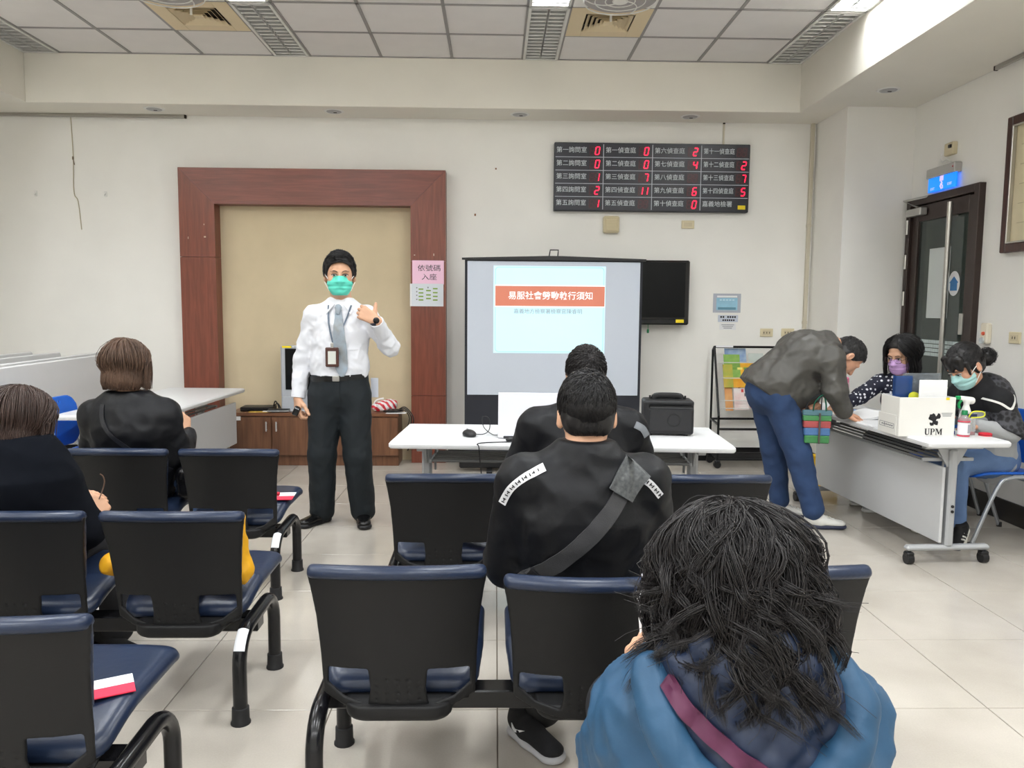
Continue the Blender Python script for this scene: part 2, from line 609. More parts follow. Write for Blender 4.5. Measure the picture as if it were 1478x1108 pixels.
# ---- ceiling: grid, single tiles, fixtures
ctile_m = mat('mineral_ceiling_tile', (232, 229, 227), 0.85, var=0.02, vscale=5, bump=0.25, bscale=300)
tbar_m = mat('ceiling_grid_metal', (152, 149, 148), 0.5)
ceiling = struct(MB().box(((CX0+CX1)/2, (YR+CY)/2, ZC+0.14), (CX1-CX0, CY-YR, 0.04), 0).build('ceiling', ctile_m))
T6 = 0.605
U = lambda u: -3.709+u*T6
Vv = lambda v: CY-v*T6
NV = int((CY-YR)/T6)
light_cols = [(-0.5, 0), (3, 3.5), (6.5, 7), (10, 10.5)]
tile_cols = [0, 1, 2, 3.5, 4.5, 5.5, 7, 8, 9]
special = {(2, 1), (7, 1), (2, 2), (7, 2)}
g = MB()
for u in (0, 1, 2, 3, 3.5, 4.5, 5.5, 6.5, 7, 8, 9, 10):
    g.box((U(u), (YR+CY)/2, ZC+0.004), (0.024, CY-YR, 0.008), 0)
for v in range(0, NV+1):
    for (a, b) in ((0, 3), (3.5, 6.5), (7, 10)):
        g.box(((U(a)+U(b))/2, Vv(v)-(0.008 if v == 0 else 0), ZC+0.0035), (U(b)-U(a), 0.02, 0.007), 0)
for c in light_cols:
    for v in range(0, NV+1, 2):
        g.box(((U(c[0])+U(c[1]))/2, Vv(v)-(0.008 if v == 0 else 0), ZC+0.003), (0.3, 0.02, 0.006), 0)
g.build('ceiling_grid', tbar_m, ceiling, smooth=False)
ct = MB().box((0, 0, 0), (T6-0.02, T6-0.02, 0.014), 0.003).mesh('ceiling_tile', smooth=False)
for u in tile_cols:
    for v in range(NV):
        if (u, v) in special: continue
        mk('ceiling_tile', ct, ctile_m, ceiling, (U(u+0.5), Vv(v+0.5), ZC+0.013))

# ---- fluorescent fixtures
house_m = mat('fixture_white_enamel', (222, 222, 218), 0.35)
louvre_m = mat('fixture_louvre_aluminium', (222, 222, 220), 0.35, metal=0.35)
tube_on_m = mat('lit_fluorescent_tube', (255, 255, 255), 0.4, emit=9.0, ecol=(255, 250, 242))
tube_off_m = mat('unlit_fluorescent_tube', (225, 225, 222), 0.35)
def fixture(lit, detail):
    t = thing('ceiling_light', '', 'ceiling light', (0, 0, 0))
    W, L, Hh = 0.296, 1.19, 0.11
    h = MB()
    h.box((0, 0, Hh), (W, L, 0.006), 0)
    for sx in (-1, 1): h.box((sx*(W/2-0.003), 0, Hh/2), (0.006, L, Hh), 0)
    for sy in (-1, 1): h.box((0, sy*(L/2-0.003), Hh/2), (W, 0.006, Hh), 0)
    h.build('housing', house_m, t)
    f = MB()
    for sx in (-1, 1): f.box((sx*(W/2-0.011), 0, -0.003), (0.022, L, 0.008), 0.002)
    for sy in (-1, 1): f.box((0, sy*(L/2-0.011), -0.003), (W, 0.022, 0.008), 0.002)
    f.build('rim', house_m, t)
    for sx in (-0.065, 0.065):
        MB().tube([(sx, -L/2+0.03, 0.075), (sx, L/2-0.03, 0.075)], 0.014, 10).build('fluorescent_tube', tube_on_m if lit else tube_off_m, t)
    if detail:
        l = MB()
        for k in range(15):
            y = -L/2+0.06+k*(L-0.12)/14
            for sx in (-1, 1):
                for sg in (-1, 1):
                    l.box((sx*0.065, y+sg*0.006, 0.022), (0.118, 0.0015, 0.042), 0, R=Matrix.Rotation(sg*0.28, 3, 'X'))
        for x in (-0.124, -0.006, 0.006, 0.124):
            l.box((x, 0, 0.022), (0.0015, L-0.05, 0.042), 0, R=Matrix.Rotation(0.18 if x < 0 else -0.18, 3, 'Y'))
        l.build('louvre', louvre_m, t, smooth=False)
    if lit:
        ld = bpy.data.lights.new('fluorescent_light', 'AREA')
        ld.shape = 'RECTANGLE'; ld.size = 0.25; ld.size_y = 1.12
        ld.energy = LAMP_POWER; ld.color = LAMP_COLOR
        lo = link(bpy.data.objects.new('fluorescent_light', ld))
        lo.parent = t; lo.location = (0, 0, 0.05 if detail else 0.02)
    return t
proto = {}
places = ['over the left soffit edge', 'left of the room centre', 'right of the room centre', 'along the right soffit edge']
rows_on = {1, 3, 5, 7}
for ci, c in enumerate(light_cols):
    for r in range(0, NV//2):
        lit = r in rows_on
        if not lit and r > 0: continue
        det = r <= 1
        key = (lit, det)
        if key not in proto:
            proto[key] = fixture(lit, det); o = proto[key]
        else:
            o = copy_tree(proto[key])
        o.location = ((U(c[0])+U(c[1]))/2, Vv(2*r+1)-(0.004 if r == 0 else 0), ZC)
        if r == 0: o['label'] = 'unlit louvred ceiling light '+places[ci]+', nearest the back wall'
        elif r == 1: o['label'] = 'lit louvred ceiling light '+places[ci]+', second from back wall'
        else: o['label'] = 'lit ceiling light '+places[ci]+', '+{3: 'third', 5: 'fourth', 7: 'fifth'}[r]+' from back wall'
        o['group'] = 'fluorescent ceiling lights'
# cover tiles where no fixture hangs
blank = MB().box((0, 0, 0), (0.28, 1.19, 0.014), 0.003).mesh('ceiling_tile')
for c in light_cols:
    for r in range(0, NV//2+1):
        if r == 0 or r in rows_on: continue
        if Vv(2*r+1) < YR+0.3: continue
        mk('ceiling_tile', blank, ctile_m, ceiling, ((U(c[0])+U(c[1]))/2, Vv(2*r+1), ZC+0.013))

# ---- square air diffusers and round fans
cream_m = mat('cream_enamel', (226, 208, 172), 0.45)
dark_gap_m = mat('dark_duct', (45, 38, 33), 0.9)
def diffuser(u, v, label):
    t = thing('air_vent', label, 'air vent', (U(u+0.5), Vv(v+0.5), ZC), 0, 'square ceiling air vents')
    p = MB()
    S = 0.585; I = 0.36
    for sx in (-1, 1): p.box((sx*(S+I)/4, 0, 0.004), ((S-I)/2, S, 0.012), 0.002)
    for sy in (-1, 1): p.box((0, sy*(S+I)/4, 0.004), (I, (S-I)/2, 0.012), 0.002)
    p.build('panel', cream_m, t)
    MB().box((0, 0, 0.055), (I, I, 0.004), 0).build('duct', dark_gap_m, t)
    for k, s_ in enumerate((0.335, 0.265, 0.195, 0.125)):
        m = MB()
        a = s_/2
        for q in range(4):
            R = Matrix.Rotation(q*PI/2, 4, 'Z')
            m.add([(-a, -a, -0.006), (a, -a, -0.006), (a-0.028, -a+0.028, 0.02), (-a+0.028, -a+0.028, 0.02),
                   (-a, -a, -0.003), (a, -a, -0.003), (a-0.028, -a+0.028, 0.023), (-a+0.028, -a+0.028, 0.023)],
                  [(3, 2, 1, 0), (4, 5, 6, 7), (0, 1, 5, 4), (2, 3, 7, 6), (1, 2, 6, 5), (3, 0, 4, 7)], R)
        m.build('louvre_ring', cream_m, t, smooth=False)
    MB().box((0, 0, 0.0), (0.07, 0.07, 0.012), 0.003).build('centre_plate', cream_m, t)
    MB().tube([(0, -0.165, 0.0), (0, -0.165, -0.045)], 0.009, 8).build('adjuster', mat('white_plastic', (236, 235, 230), 0.4), t)
    return t
diffuser(2, 1, 'cream square air vent in the ceiling above the brown wooden wall frame')
diffuser(7, 1, 'cream square air vent in the ceiling above the red number board')
fan_m = mat('fan_grey_plastic', (168, 164, 163), 0.5)
white_pl = mat('white_plastic', (236, 235, 230), 0.4)
for u, lab in ((2, 'round grey ceiling fan above the wooden wall frame, cut by the top edge'), (7, 'round grey ceiling fan above the red number board, cut by the top edge')):
    t = thing('ceiling_fan', lab, 'ceiling fan', (U(u+0.5), Vv(2.5), ZC), 0, 'round ceiling fans')
    MB().box((0, 0, 0.004), (0.585, 0.585, 0.012), 0.003).build('panel', white_pl, t)
    MB().lathe([(0.235, 0.0), (0.255, -0.03), (0.245, -0.055), (0.21, -0.065), (0.02, -0.066)][::-1], 40).build('disc', fan_m, t)
    r = MB()
    for rr in (0.245, 0.17, 0.10, 0.05):
        r.tube([(rr*math.cos(a*PI/16), rr*math.sin(a*PI/16), -0.068) for a in range(32)], 0.004, 6, closed=True)
    for q in range(3):
        r.tube(spline([((0.05+0.19*k/4)*math.cos(q*2*PI/3+k*0.28), (0.05+0.19*k/4)*math.sin(q*2*PI/3+k*0.28), -0.068) for k in range(5)], 4), 0.004, 6)
    r.build('grille', white_pl, t)
    MB().lathe([(0.045, -0.075), (0.05, -0.066)], 20).build('hub', white_pl, t)

# ---- recessed downlights in the soffit
chrome_m = mat('chrome', (200, 200, 200), 0.2, metal=0.9)
lens_m = mat('frosted_lens', (175, 175, 175), 0.3)
for (x, y, lab) in ((-3.0, 7.20, 'leftmost round downlight in the back soffit'), (-1.43, 7.20, 'round downlight in the back soffit above the presenter and wooden frame'),
                    (0.21, 7.22, 'round downlight in the back soffit above the projector screen'), (1.73, 7.22, 'round downlight in the back soffit above the red number board'),
                    (3.05, 6.28, 'round downlight in the right soffit near the pillar')):
    t = thing('downlight', lab, 'downlight', (x, y, ZS), 0, 'recessed soffit downlights')
    MB().lathe([(0.052, -0.004), (0.08, -0.007), (0.088, -0.002), (0.088, 0.0)], 28).build('trim_ring', white_pl, t)
    MB().lathe([(0.0499, -0.0125), (0.06, -0.0100), (0.066, -0.0055)], 28).build('lens', lens_m, t)
    MB().box((0.01, 0, -0.014), (0.03, 0.012, 0.004), 0.001).build('lamp_clip', dark_gap_m, t)
# ================================================================== THINGS ON THE WALLS
def wood_mat(key, c1, c2, scale=(30, 30, 2.0), rough=0.35):
    m = bpy.data.materials.new(key); m.use_nodes = True
    nt = m.node_tree; b = nt.nodes['Principled BSDF']
    tc = nt.nodes.new('ShaderNodeTexCoord'); mp = nt.nodes.new('ShaderNodeMapping'); mp.inputs['Scale'].default_value = scale
    nt.links.new(tc.outputs['Object'], mp.inputs['Vector'])
    n = nt.nodes.new('ShaderNodeTexNoise'); n.inputs['Scale'].default_value = 1.6; n.inputs['Detail'].default_value = 8; n.inputs['Distortion'].default_value = 0.6
    nt.links.new(mp.outputs['Vector'], n.inputs['Vector'])
    cr = nt.nodes.new('ShaderNodeValToRGB')
    cr.color_ramp.elements[0].position = 0.32; cr.color_ramp.elements[0].color = (*lin(c1), 1)
    cr.color_ramp.elements[1].position = 0.68; cr.color_ramp.elements[1].color = (*lin(c2), 1)
    nt.links.new(n.outputs['Fac'], cr.inputs['Fac']); nt.links.new(cr.outputs['Color'], b.inputs['Base Color'])
    b.inputs['Roughness'].default_value = rough
    return m
cherry_v = wood_mat('cherry_veneer_upright', (104, 53, 38), (128, 68, 50))
cherry_h = wood_mat('cherry_veneer_rail', (104, 55, 42), (126, 68, 54), (2.0, 30, 30))
fabric_m = mat('beige_wall_fabric', (203, 187, 156), 0.9, var=0.05, vscale=3, bump=0.3, bscale=260)
white_paper = mat('white_paper', (236, 236, 236), 0.7)
black_ink = mat('black_ink', (28, 26, 30), 0.7)
grey_ink = mat('grey_ink', (120, 122, 126), 0.7)
black_pl = mat('black_plastic', (20, 20, 22), 0.42)
black_gloss = mat('black_gloss_plastic', (14, 14, 17), 0.15)
beige_pl = mat('beige_plastic', (217, 205, 172), 0.45)
yellow_st = mat('yellow_sticker', (240, 214, 30), 0.5)

# ---- brown wooden portal frame with beige fabric panel
FY0, FY1 = 7.28, YB
t = thing('wall_frame', 'large reddish brown wooden wall frame around a beige fabric panel', 'wall frame', (-1.65, FY1, 0))
X0, X1, ZT, SW = -2.848, -0.452, 2.672, 0.318
def board(name, poly, m):
    o = MB().prism(poly, FY1-FY0, FACE_CAM @ Matrix.Translation((0, 0, -FY1))).build(name, m, t, smooth=False)
    o.location = (1.65, -FY1, 0)
    return o
gp = 0.0018
zs_l = [0, 0.60, 1.86]
for i, (za, zb) in enumerate(((0, 0.62), (0.62, 1.88))):
    board('stile_panel', [(X0, za+gp), (X0+SW, za+gp), (X0+SW, zb-gp), (X0, zb-gp)], cherry_v)
board('stile_panel', [(X0, 1.88+gp), (X0+SW, 1.88+gp), (X0+SW, ZT-SW), (X0+gp, ZT-gp)], cherry_v)
for (za, zb) in ((0, 0.63), (0.63, 1.86)):
    board('stile_panel', [(X1-SW, za+gp), (X1, za+gp), (X1, zb-gp), (X1-SW, zb-gp)], cherry_v)
board('stile_panel', [(X1-SW, 1.86+gp), (X1, 1.86+gp), (X1-gp, ZT-gp), (X1-SW, ZT-SW)], cherry_v)
board('top_rail', [(X0+SW+gp, ZT-SW), (X1-SW-gp, ZT-SW), (X1-gp, ZT), (X0+gp, ZT)], cherry_h)
bx('fabric_panel', (0.0, -0.012, (ZT-SW)/2), (X1-X0-2*SW+0.004, 0.02, ZT-SW), fabric_m, t, 0.001)
chip_m = mat('bare_wood_chip', (205, 190, 170), 0.8)
for (x, z, w_, h_) in ((-2.62, 2.06, 0.018, 0.012), (-2.625, 2.17, 0.006, 0.012), (-2.77, 2.05, 0.005, 0.02), (-0.56, 1.92, 0.006, 0.02), (-0.735, 1.915, 0.012, 0.006)):
    bx('chip', (x+1.65, FY0-FY1-0.0004, z), (w_, 0.0012, h_), chip_m, t, 0)

# ---- notices on the right stile
pink_paper = mat('pink_paper', (242, 200, 222), 0.7)
t = thing('pink_notice', 'pink paper notice with black characters on the wooden frame', 'notice', (-0.612, FY0-0.002, 1.76))
bx('sheet', (0, 0, 0), (0.287, 0.0015, 0.215), pink_paper, t, 0)
text('依號碼', 0.062, (0.01, -0.0012, 0.035), FACE_CAM, black_ink, t, bold=0.0, squeeze=1.15)
text('入座', 0.062, (0.01, -0.0012, -0.045), FACE_CAM, black_ink, t, bold=0.0, squeeze=1.15)
t = thing('seating_plan', 'white seating plan sheet with green bars below the pink notice', 'notice', (-0.625, FY0-0.004, 1.555))
bx('sheet', (0, 0, 0), (0.305, 0.0015, 0.205), mat('plan_paper', (214, 218, 224), 0.55), t, 0)
bx('edge_strip', (-0.145, -0.001, 0), (0.014, 0.0012, 0.2), white_paper, t, 0)
green_ink = mat('green_ink', (126, 160, 60), 0.7)
for cx, rows in ((-0.052, (0.053, 0.019, -0.013, -0.045)), (0.016, (0.04, 0.001, -0.032)), (0.078, (0.058, 0.022, -0.012, -0.045))):
    for z in rows:
        bx('green_bar', (cx, -0.0012, z), (0.043, 0.0012, 0.012), green_ink, t, 0)
for z in (0.065, 0.03, -0.003, -0.04):
    bx('row_mark', (-0.09, -0.0012, z), (0.010, 0.0012, 0.011), grey_ink, t, 0)
bx('row_mark', (0.012, -0.0012, 0.068), (0.010, 0.0012, 0.014), grey_ink, t, 0)

# ---- LED number board
board_m = mat('number_board_face', (26, 28, 38), 0.35)
line_m = mat('silver_line', (190, 194, 202), 0.4)
glyph_m = mat('board_white_print', (214, 220, 224), 0.5)
led_on = mat('led_red_on', (255, 20, 50), 0.5, emit=3.0, ecol=(255, 20, 60))
led_off = mat('led_red_off', (70, 12, 22), 0.4)
led_bg = mat('led_window', (40, 12, 20), 0.3)
BX0, BX1, BZ0, BZ1, BY = 0.533, 2.333, 2.338, 2.952, 7.375
t = thing('number_board', 'black electronic number board with white characters and red digits', 'number board', ((BX0+BX1)/2, YB, BZ0))
ox, oy, oz = (BX0+BX1)/2, YB, BZ0
bx('case', (0, (BY+YB)/2-oy, (BZ1-BZ0)/2), (BX1-BX0, YB-BY, BZ1-BZ0), board_m, t, 0.006)
cw = (BX1-BX0)/4; rh = 0.1185
colx = [BX0+0.006+cw*k for k in range(5)]
rowz = [BZ1-0.012-rh*k for k in range(6)]
for k in (1, 2, 3): bx('divider', (colx[k]-ox-0.006, BY-oy-0.001, (BZ1-BZ0)/2), (0.006, 0.002, BZ1-BZ0-0.03), line_m, t, 0)
for k in (1, 2, 3, 4): bx('divider', (0, BY-oy-0.0008, rowz[k]-oz), (BX1-BX0-0.02, 0.0016, 0.005), line_m, t, 0)
SEG = {'0': 'abcdef', '1': 'bc', '2': 'abged', '3': 'abgcd', '4': 'fgbc', '5': 'afgcd', '6': 'afgecd', '7': 'abcf', '9': 'abcdfg', '8': 'abcdefg', '': ''}
SEG['7'] = 'abc'
def seg_box(m, s, cx, cz, y):
    w_, h_ = 0.034, 0.068
    th = 0.008
    sl = 0.16
    P = {'a': (0, h_/2, 1), 'g': (0, 0, 1), 'd': (0, -h_/2, 1), 'b': (w_/2, h_/4, 0), 'c': (w_/2, -h_/4, 0), 'f': (-w_/2, h_/4, 0), 'e': (-w_/2, -h_/4, 0)}
    px, pz, hor = P[s]
    dx, dz = (w_/2-0.003, th/2) if hor else (th/2, h_/4-0.003)
    vs = []
    for (sx, sz) in ((-1, -1), (1, -1), (1, 1), (-1, 1)):
        zz = pz+sz*dz
        vs.append((cx+px+sx*dx+zz*sl, y, cz+zz))
    v2 = [(a, y-0.002, c) for a, b, c in vs]
    m.add(vs+v2, [(4, 5, 6, 7), (0, 1, 5, 4), (1, 2, 6, 5), (2, 3, 7, 6), (3, 0, 4, 7)])
names = [['第一詢問室', '第二詢問室', '第三詢問室', '第四詢問室', '第五詢問室'], ['第一偵查庭', '第二偵查庭', '第三偵查庭', '第四偵查庭', '第五偵查庭'],
         ['第六偵查庭', '第七偵查庭', '第八偵查庭', '第九偵查庭', '第十偵查庭'], ['第十一偵查庭', '第十二偵查庭', '第十三偵查庭', '第十四偵查庭', '嘉義地檢署']]
vals = [['0', '0', '1', '2', '1'], ['0', '0', '7', '11', ''], ['2', '4', '', '6', '0'], ['', '2', '7', '5', None]]
for c in range(4):
    for r in range(5):
        zc = rowz[r]-rh*0.52-oz
        long = len(names[c][r]) == 6
        text(names[c][r], 0.056, (colx[c]-ox+0.012, BY-oy-0.0022, zc+0.004), FACE_CAM, glyph_m, t, align='LEFT', extrude=0.0005, bold=0.0, squeeze=0.86 if long else 1.0)
        v = vals[c][r]
        if v is None: continue
        xd = colx[c]-ox+cw-0.105
        bx('digit_window', (xd+0.022, BY-oy-0.0012, zc), (0.106, 0.0024, 0.088), led_bg, t, 0)
        on = MB(); off = MB()
        for d, cx in ((v[-2:-1], xd), (v[-1:], xd+0.047)):
            for s_ in 'abcdefg':
                seg_box(on if s_ in SEG[d] else off, s_, cx-0.004, zc, BY-oy-0.0025)
        if on.v: on.build('lit_digit', led_on, t, smooth=False)
        if off.v: off.build('dark_segments', led_off, t, smooth=False)
bx('sticker', (0.835, BY-oy-0.002, 0.045), (0.07, 0.002, 0.036), yellow_st, t, 0)

# ---- cream loudspeaker box, blank plates, sockets
def plate(name, label, cat, loc, w_, h_, m, face='back', slots=2, d=0.012, group=None):
    rz = 0 if face == 'back' else -PI/2
    t = thing(name, label, cat, loc, rz, group)
    bx('plate', (0, -d/2, 0), (w_, d, h_), m, t, 0.004)
    bx('insert', (0, -d-0.001, 0), (w_*0.62, 0.004, h_*0.5), mat('beige_plastic_inset', (205, 192, 160), 0.4), t, 0.001)
    for k in range(slots):
        bx('slot', ((k-(slots-1)/2)*w_*0.22, -d-0.0035, 0), (0.006, 0.002, h_*0.22), dark_gap_m, t, 0)
    return t
t = thing('wall_speaker', 'small square cream wall speaker under the number board', 'speaker', (1.071, YB, 2.22))
bx('case', (0, -0.03, 0), (0.148, 0.06, 0.155), beige_pl, t, 0.012)
bx('front_plate', (0, -0.062, 0), (0.118, 0.006, 0.125), mat('beige_grille', (200, 186, 150), 0.5), t, 0.004)
for k in range(7): bx('grille_bar', (0, -0.0665, -0.042+k*0.014), (0.095, 0.003, 0.005), beige_pl, t, 0.001)
plate('blank_plate', 'cream blank wall plate right of the small wall speaker', 'wall plate', (1.793, YB, 2.23), 0.12, 0.075, beige_pl, slots=0)
plate('wall_socket', 'cream wall socket above the magazine rack', 'socket', (2.57, YB, 1.23), 0.122, 0.078, beige_pl, slots=3, group='cream wall sockets')
plate('wall_socket', 'cream wall socket above the bending man, nearest the pillar', 'socket', (2.772, YB, 1.232), 0.122, 0.078, beige_pl, slots=3, group='cream wall sockets')
plate('wall_socket', 'cream wall socket at the right photo edge beside the intercom', 'socket', (XR, 5.32, 1.27), 0.12, 0.08, beige_pl, 'right', 2, group='cream wall sockets')
t = thing('wall_intercom', 'cream wall call box with red button between door and socket', 'intercom', (XR, 5.62, 1.29), -PI/2)
bx('case', (0, -0.02, 0), (0.085, 0.04, 0.15), mat('ivory_plastic', (228, 220, 200), 0.4), t, 0.01)
MB().lathe([(0.014, 0), (0.012, 0.012)], 16, Matrix.Translation((0.005, -0.038, 0.0)) @ Matrix.Rotation(PI/2, 4, 'X')).build('button', mat('red_button', (214, 84, 50), 0.4), t)
MB().lathe([(0.024, 0), (0.022, 0.014)], 20, Matrix.Translation((-0.005, -0.038, -0.05)) @ Matrix.Rotation(PI/2, 4, 'X')).build('dial', mat('grey_dial', (190, 196, 196), 0.3), t)

# ---- conduits, curtain tracks, hooks, cord
conduit_m = mat('conduit_cream', (208, 200, 180), 0.5)
t = thing('conduit', 'thin cream vertical cable conduit in the corner by the pillar', 'conduit', (2.925, YB-0.02, 0.13))
bx('channel', (0, 0.005, (ZS-0.13)/2), (0.034, 0.03, ZS-0.13), conduit_m, t, 0.004)
for z in (0.55, 1.2, 2.1): bx('coupling', (0, 0.003, z), (0.04, 0.032, 0.03), conduit_m, t, 0.003)
t = thing('cable_channel', 'short thin cream cable channel from soffit to number board', 'conduit', (2.1, YB-0.008, 2.952))
bx('channel', (0, 0, (ZS-2.952)/2), (0.016, 0.014, ZS-2.952), conduit_m, t, 0.003)
bx('clip', (0, -0.004, (ZS-2.952)-0.008), (0.02, 0.016, 0.012), dark_gap_m, t, 0.002)
track_m = mat('track_aluminium', (168, 164, 156), 0.4, metal=0.4)
t = thing('curtain_track', 'grey metal curtain track along the top of the left back wall', 'curtain track', (-3.9, YB-0.03, ZS-0.03))
bx('rail', (-0.11, 0, 0.015), (2.38, 0.024, 0.028), track_m, t, 0.003)
bx('end_cap', (1.085, 0, 0.015), (0.016, 0.028, 0.032), dark_gap_m, t, 0.003)
t = thing('curtain_track', 'grey metal curtain track under the right soffit beside the picture', 'curtain track', (XR-0.05, 4.6, ZS-0.03))
bx('rail', (0, 0, 0.015), (0.024, 2.1, 0.028), track_m, t, 0.003)
bx('end_cap', (0, 1.055, 0.015), (0.028, 0.016, 0.032), dark_gap_m, t, 0.003)
t = thing('hanging_cord', 'thin pale cord hanging from the curtain track on the left wall', 'cord', (-3.85, YB-0.012, ZS-0.03))
MB().tube(spline([(0, 0, 0), (0.004, 0.004, -0.35), (-0.004, 0.006, -0.66), (0.03, 0.006, -0.75), (0.05, 0.006, -1.0), (0.035, 0.006, -1.02)][:5], 8), 0.004, 6).build('cord', mat('cord_beige', (186, 176, 152), 0.7), t)
MB().box((0.003, 0, -0.36), (0.014, 0.012, 0.03), 0.003).tube([(0.006, -0.004, -0.37), (0.016, -0.004, -0.42)], 0.004, 6).build('toggle', mat('toggle_brown', (120, 104, 84), 0.5), t)
for (x, lab) in ((-4.2, 'tiny white wall hook left of the hanging cord'), (-3.57, 'tiny white wall hook right of the hanging cord')):
    t = thing('wall_hook', lab, 'hook', (x, YB, 2.45), 0, 'tiny wall hooks')
    bx('pad', (0, -0.003, 0), (0.026, 0.006, 0.05), white_pl, t, 0.003)
    MB().tube(spline([(0, -0.005, 0.005), (0, -0.02, -0.012), (0, -0.026, -0.004)], 4), 0.004, 6).build('hook', white_pl, t)
for (x, z, w_, h_, lab) in ((-0.19, 2.30, 0.015, 0.02, 'small brown scrap stuck to the wall right of the wooden frame'),
                            (0.0, 2.72, 0.014, 0.014, 'small dark spot mark high on the wall right of the wooden frame')):
    o = bx('wall_mark', (x, YB-0.001, z), (w_, 0.002, h_), mat('mark_brown', (130, 86, 50), 0.8), None, 0.0004)
    tag(o, lab, 'mark')

# ---- posters beside the television
t = thing('poster', 'light blue screen-picture poster above the magazine rack', 'poster', (2.185, YB, 1.505))
bx('sheet', (0, -0.002, 0), (0.262, 0.003, 0.178), mat('poster_grey', (176, 180, 190), 0.5), t, 0)
bx('picture', (0, -0.004, -0.008), (0.2, 0.0015, 0.115), mat('poster_blue', (150, 196, 216), 0.5, var=0.1, vscale=14), t, 0)
bx('title_band', (0, -0.0042, 0.062), (0.19, 0.0015, 0.016), white_paper, t, 0)
for k in range(5): bx('picture_line', (-0.06+k*0.03, -0.0052, 0.03), (0.02, 0.001, 0.012), mat('poster_pale', (198, 226, 236), 0.5), t, 0)
bx('hill', (0.0, -0.0052, -0.05), (0.17, 0.001, 0.022), mat('poster_green_blue', (96, 140, 160), 0.5), t, 0)
t = thing('small_notice', 'small white two-line notice below the blue poster', 'notice', (2.2, YB, 1.36))
bx('sheet', (0, -0.002, 0), (0.19, 0.003, 0.065), mat('notice_grey', (206, 212, 222), 0.55), t, 0)
for k in range(7):
    if k != 2: bx('print_mark', (-0.066+k*0.022, -0.0042, 0.015), (0.015, 0.001, 0.018), black_ink, t, 0)
for k in range(6): bx('print_mark', (-0.045+k*0.02, -0.0042, -0.015), (0.014, 0.001, 0.016), black_ink, t, 0)
t = thing('small_notice', 'smallest white notice with thin grey lines, lowest under the poster', 'notice', (2.2, YB, 1.285))
bx('sheet', (0, -0.002, 0), (0.155, 0.003, 0.06), white_paper, t, 0)
for k in range(3): bx('text_line', (0, -0.0042, 0.016-k*0.015), (0.12-0.02*k, 0.001, 0.005), grey_ink, t, 0)

# ---- wall television
t = thing('wall_television', 'black flat television on the wall partly behind the projector screen', 'television', (1.30, 7.3, 1.3))
bx('casing', (0, 0.03, 0.295), (0.98, 0.07, 0.59), black_gloss, t, 0.012)
bx('display', (0, -0.008, 0.318), (0.90, 0.006, 0.50), mat('dark_display', (10, 12, 14), 0.3, spec=0.2), t, 0.001)
bx('bezel_strip', (0, -0.009, 0.028), (0.94, 0.008, 0.035), black_pl, t, 0.003)
bx('sticker', (0.405, -0.014, 0.035), (0.075, 0.002, 0.03), yellow_st, t, 0)
bx('wall_mount', (0, 0.1, 0.3), (0.3, 0.09, 0.3), black_pl, t, 0.005)
MB().tube([(0.115, 0.0, 0.0), (0.115, 0.0, -0.05)], 0.003, 6).box((0.115, 0, -0.06), (0.02, 0.008, 0.035), 0.003).build('hanging_tag', mat('green_tag', (20, 130, 80), 0.5), t)

# ---- door, exit sign, picture on the right wall
bronze_m = mat('dark_bronze_frame', (58, 46, 42), 0.4, metal=0.2)
steel_m = mat('brushed_steel', (190, 188, 182), 0.3, metal=0.85)
glass_m = mat('tinted_glass', (150, 168, 162), 0.05, trans=0.92, ior=1.45)
door = struct(link(bpy.data.objects.new('door_1', None)))
door.location = (XR, (DY0+DY1)/2, 0)
dw = DY1-DY0
f = MB()
for sy in (-1, 1): f.box((0.03, sy*(dw/2-0.03), DZ/2), (0.16, 0.06, DZ), 0.004)
f.box((0.03, 0, DZ-0.03), (0.16, dw-0.12, 0.06), 0.004)
f.build('door_frame', bronze_m, door)
f = MB()
lw = dw-0.13
for sy in (-1, 1): f.box((0.0, sy*(lw/2-0.045), DZ/2-0.03), (0.05, 0.09, DZ-0.08), 0.004)
f.box((0.0, 0, DZ-0.13), (0.05, lw-0.18, 0.13), 0.004)
f.box((0.0, 0, 0.12), (0.05, lw-0.18, 0.2), 0.004)
leaf = f.build('door_leaf', bronze_m, door)
bx('pane', (0.0, 0, 1.2), (0.01, lw-0.17, 2.0), glass_m, leaf, 0)
hb = MB().tube([(-0.075, -0.19, 0.75), (-0.075, -0.19, 2.28)], 0.02, 14)
for z in (0.85, 2.18): hb.tube([(-0.075, -0.19, z), (-0.01, -0.19, z)], 0.01, 8)
hb.build('pull_bar', steel_m, leaf)
c = MB().box((-0.06, 0.33, DZ-0.12), (0.06, 0.24, 0.06), 0.006)
c.tube([(-0.06, 0.30, DZ-0.085), (-0.12, 0.42, DZ-0.02), (-0.03, 0.15, DZ-0.005)], 0.010, 6)
c.build('door_closer', mat('closer_silver', (186, 184, 180), 0.35, metal=0.6), leaf)
for z in (1.55, 1.86, 2.15):
    MB().tube([(-0.055, dw/2-0.035, z-0.06), (-0.055, dw/2-0.035, z+0.06)], 0.012, 8).build('hinge', steel_m, leaf)
bx('lock_plate', (-0.03, -0.30-0.05, 1.35), (0.012, 0.05, 0.16), steel_m, leaf, 0.002)
bx('door_notice', (-0.008, 0.03, 1.67), (0.002, 0.30, 0.56), mat('door_notice_paper', (206, 212, 210), 0.6), leaf, 0)
ov = MB().prism([(0.075*math.cos(a*PI/16), 0.095*math.sin(a*PI/16)) for a in range(32)], 0.002, FACE_LEFT).build('oval_sticker', white_paper, leaf, loc=(-0.007, -0.19, 1.66))
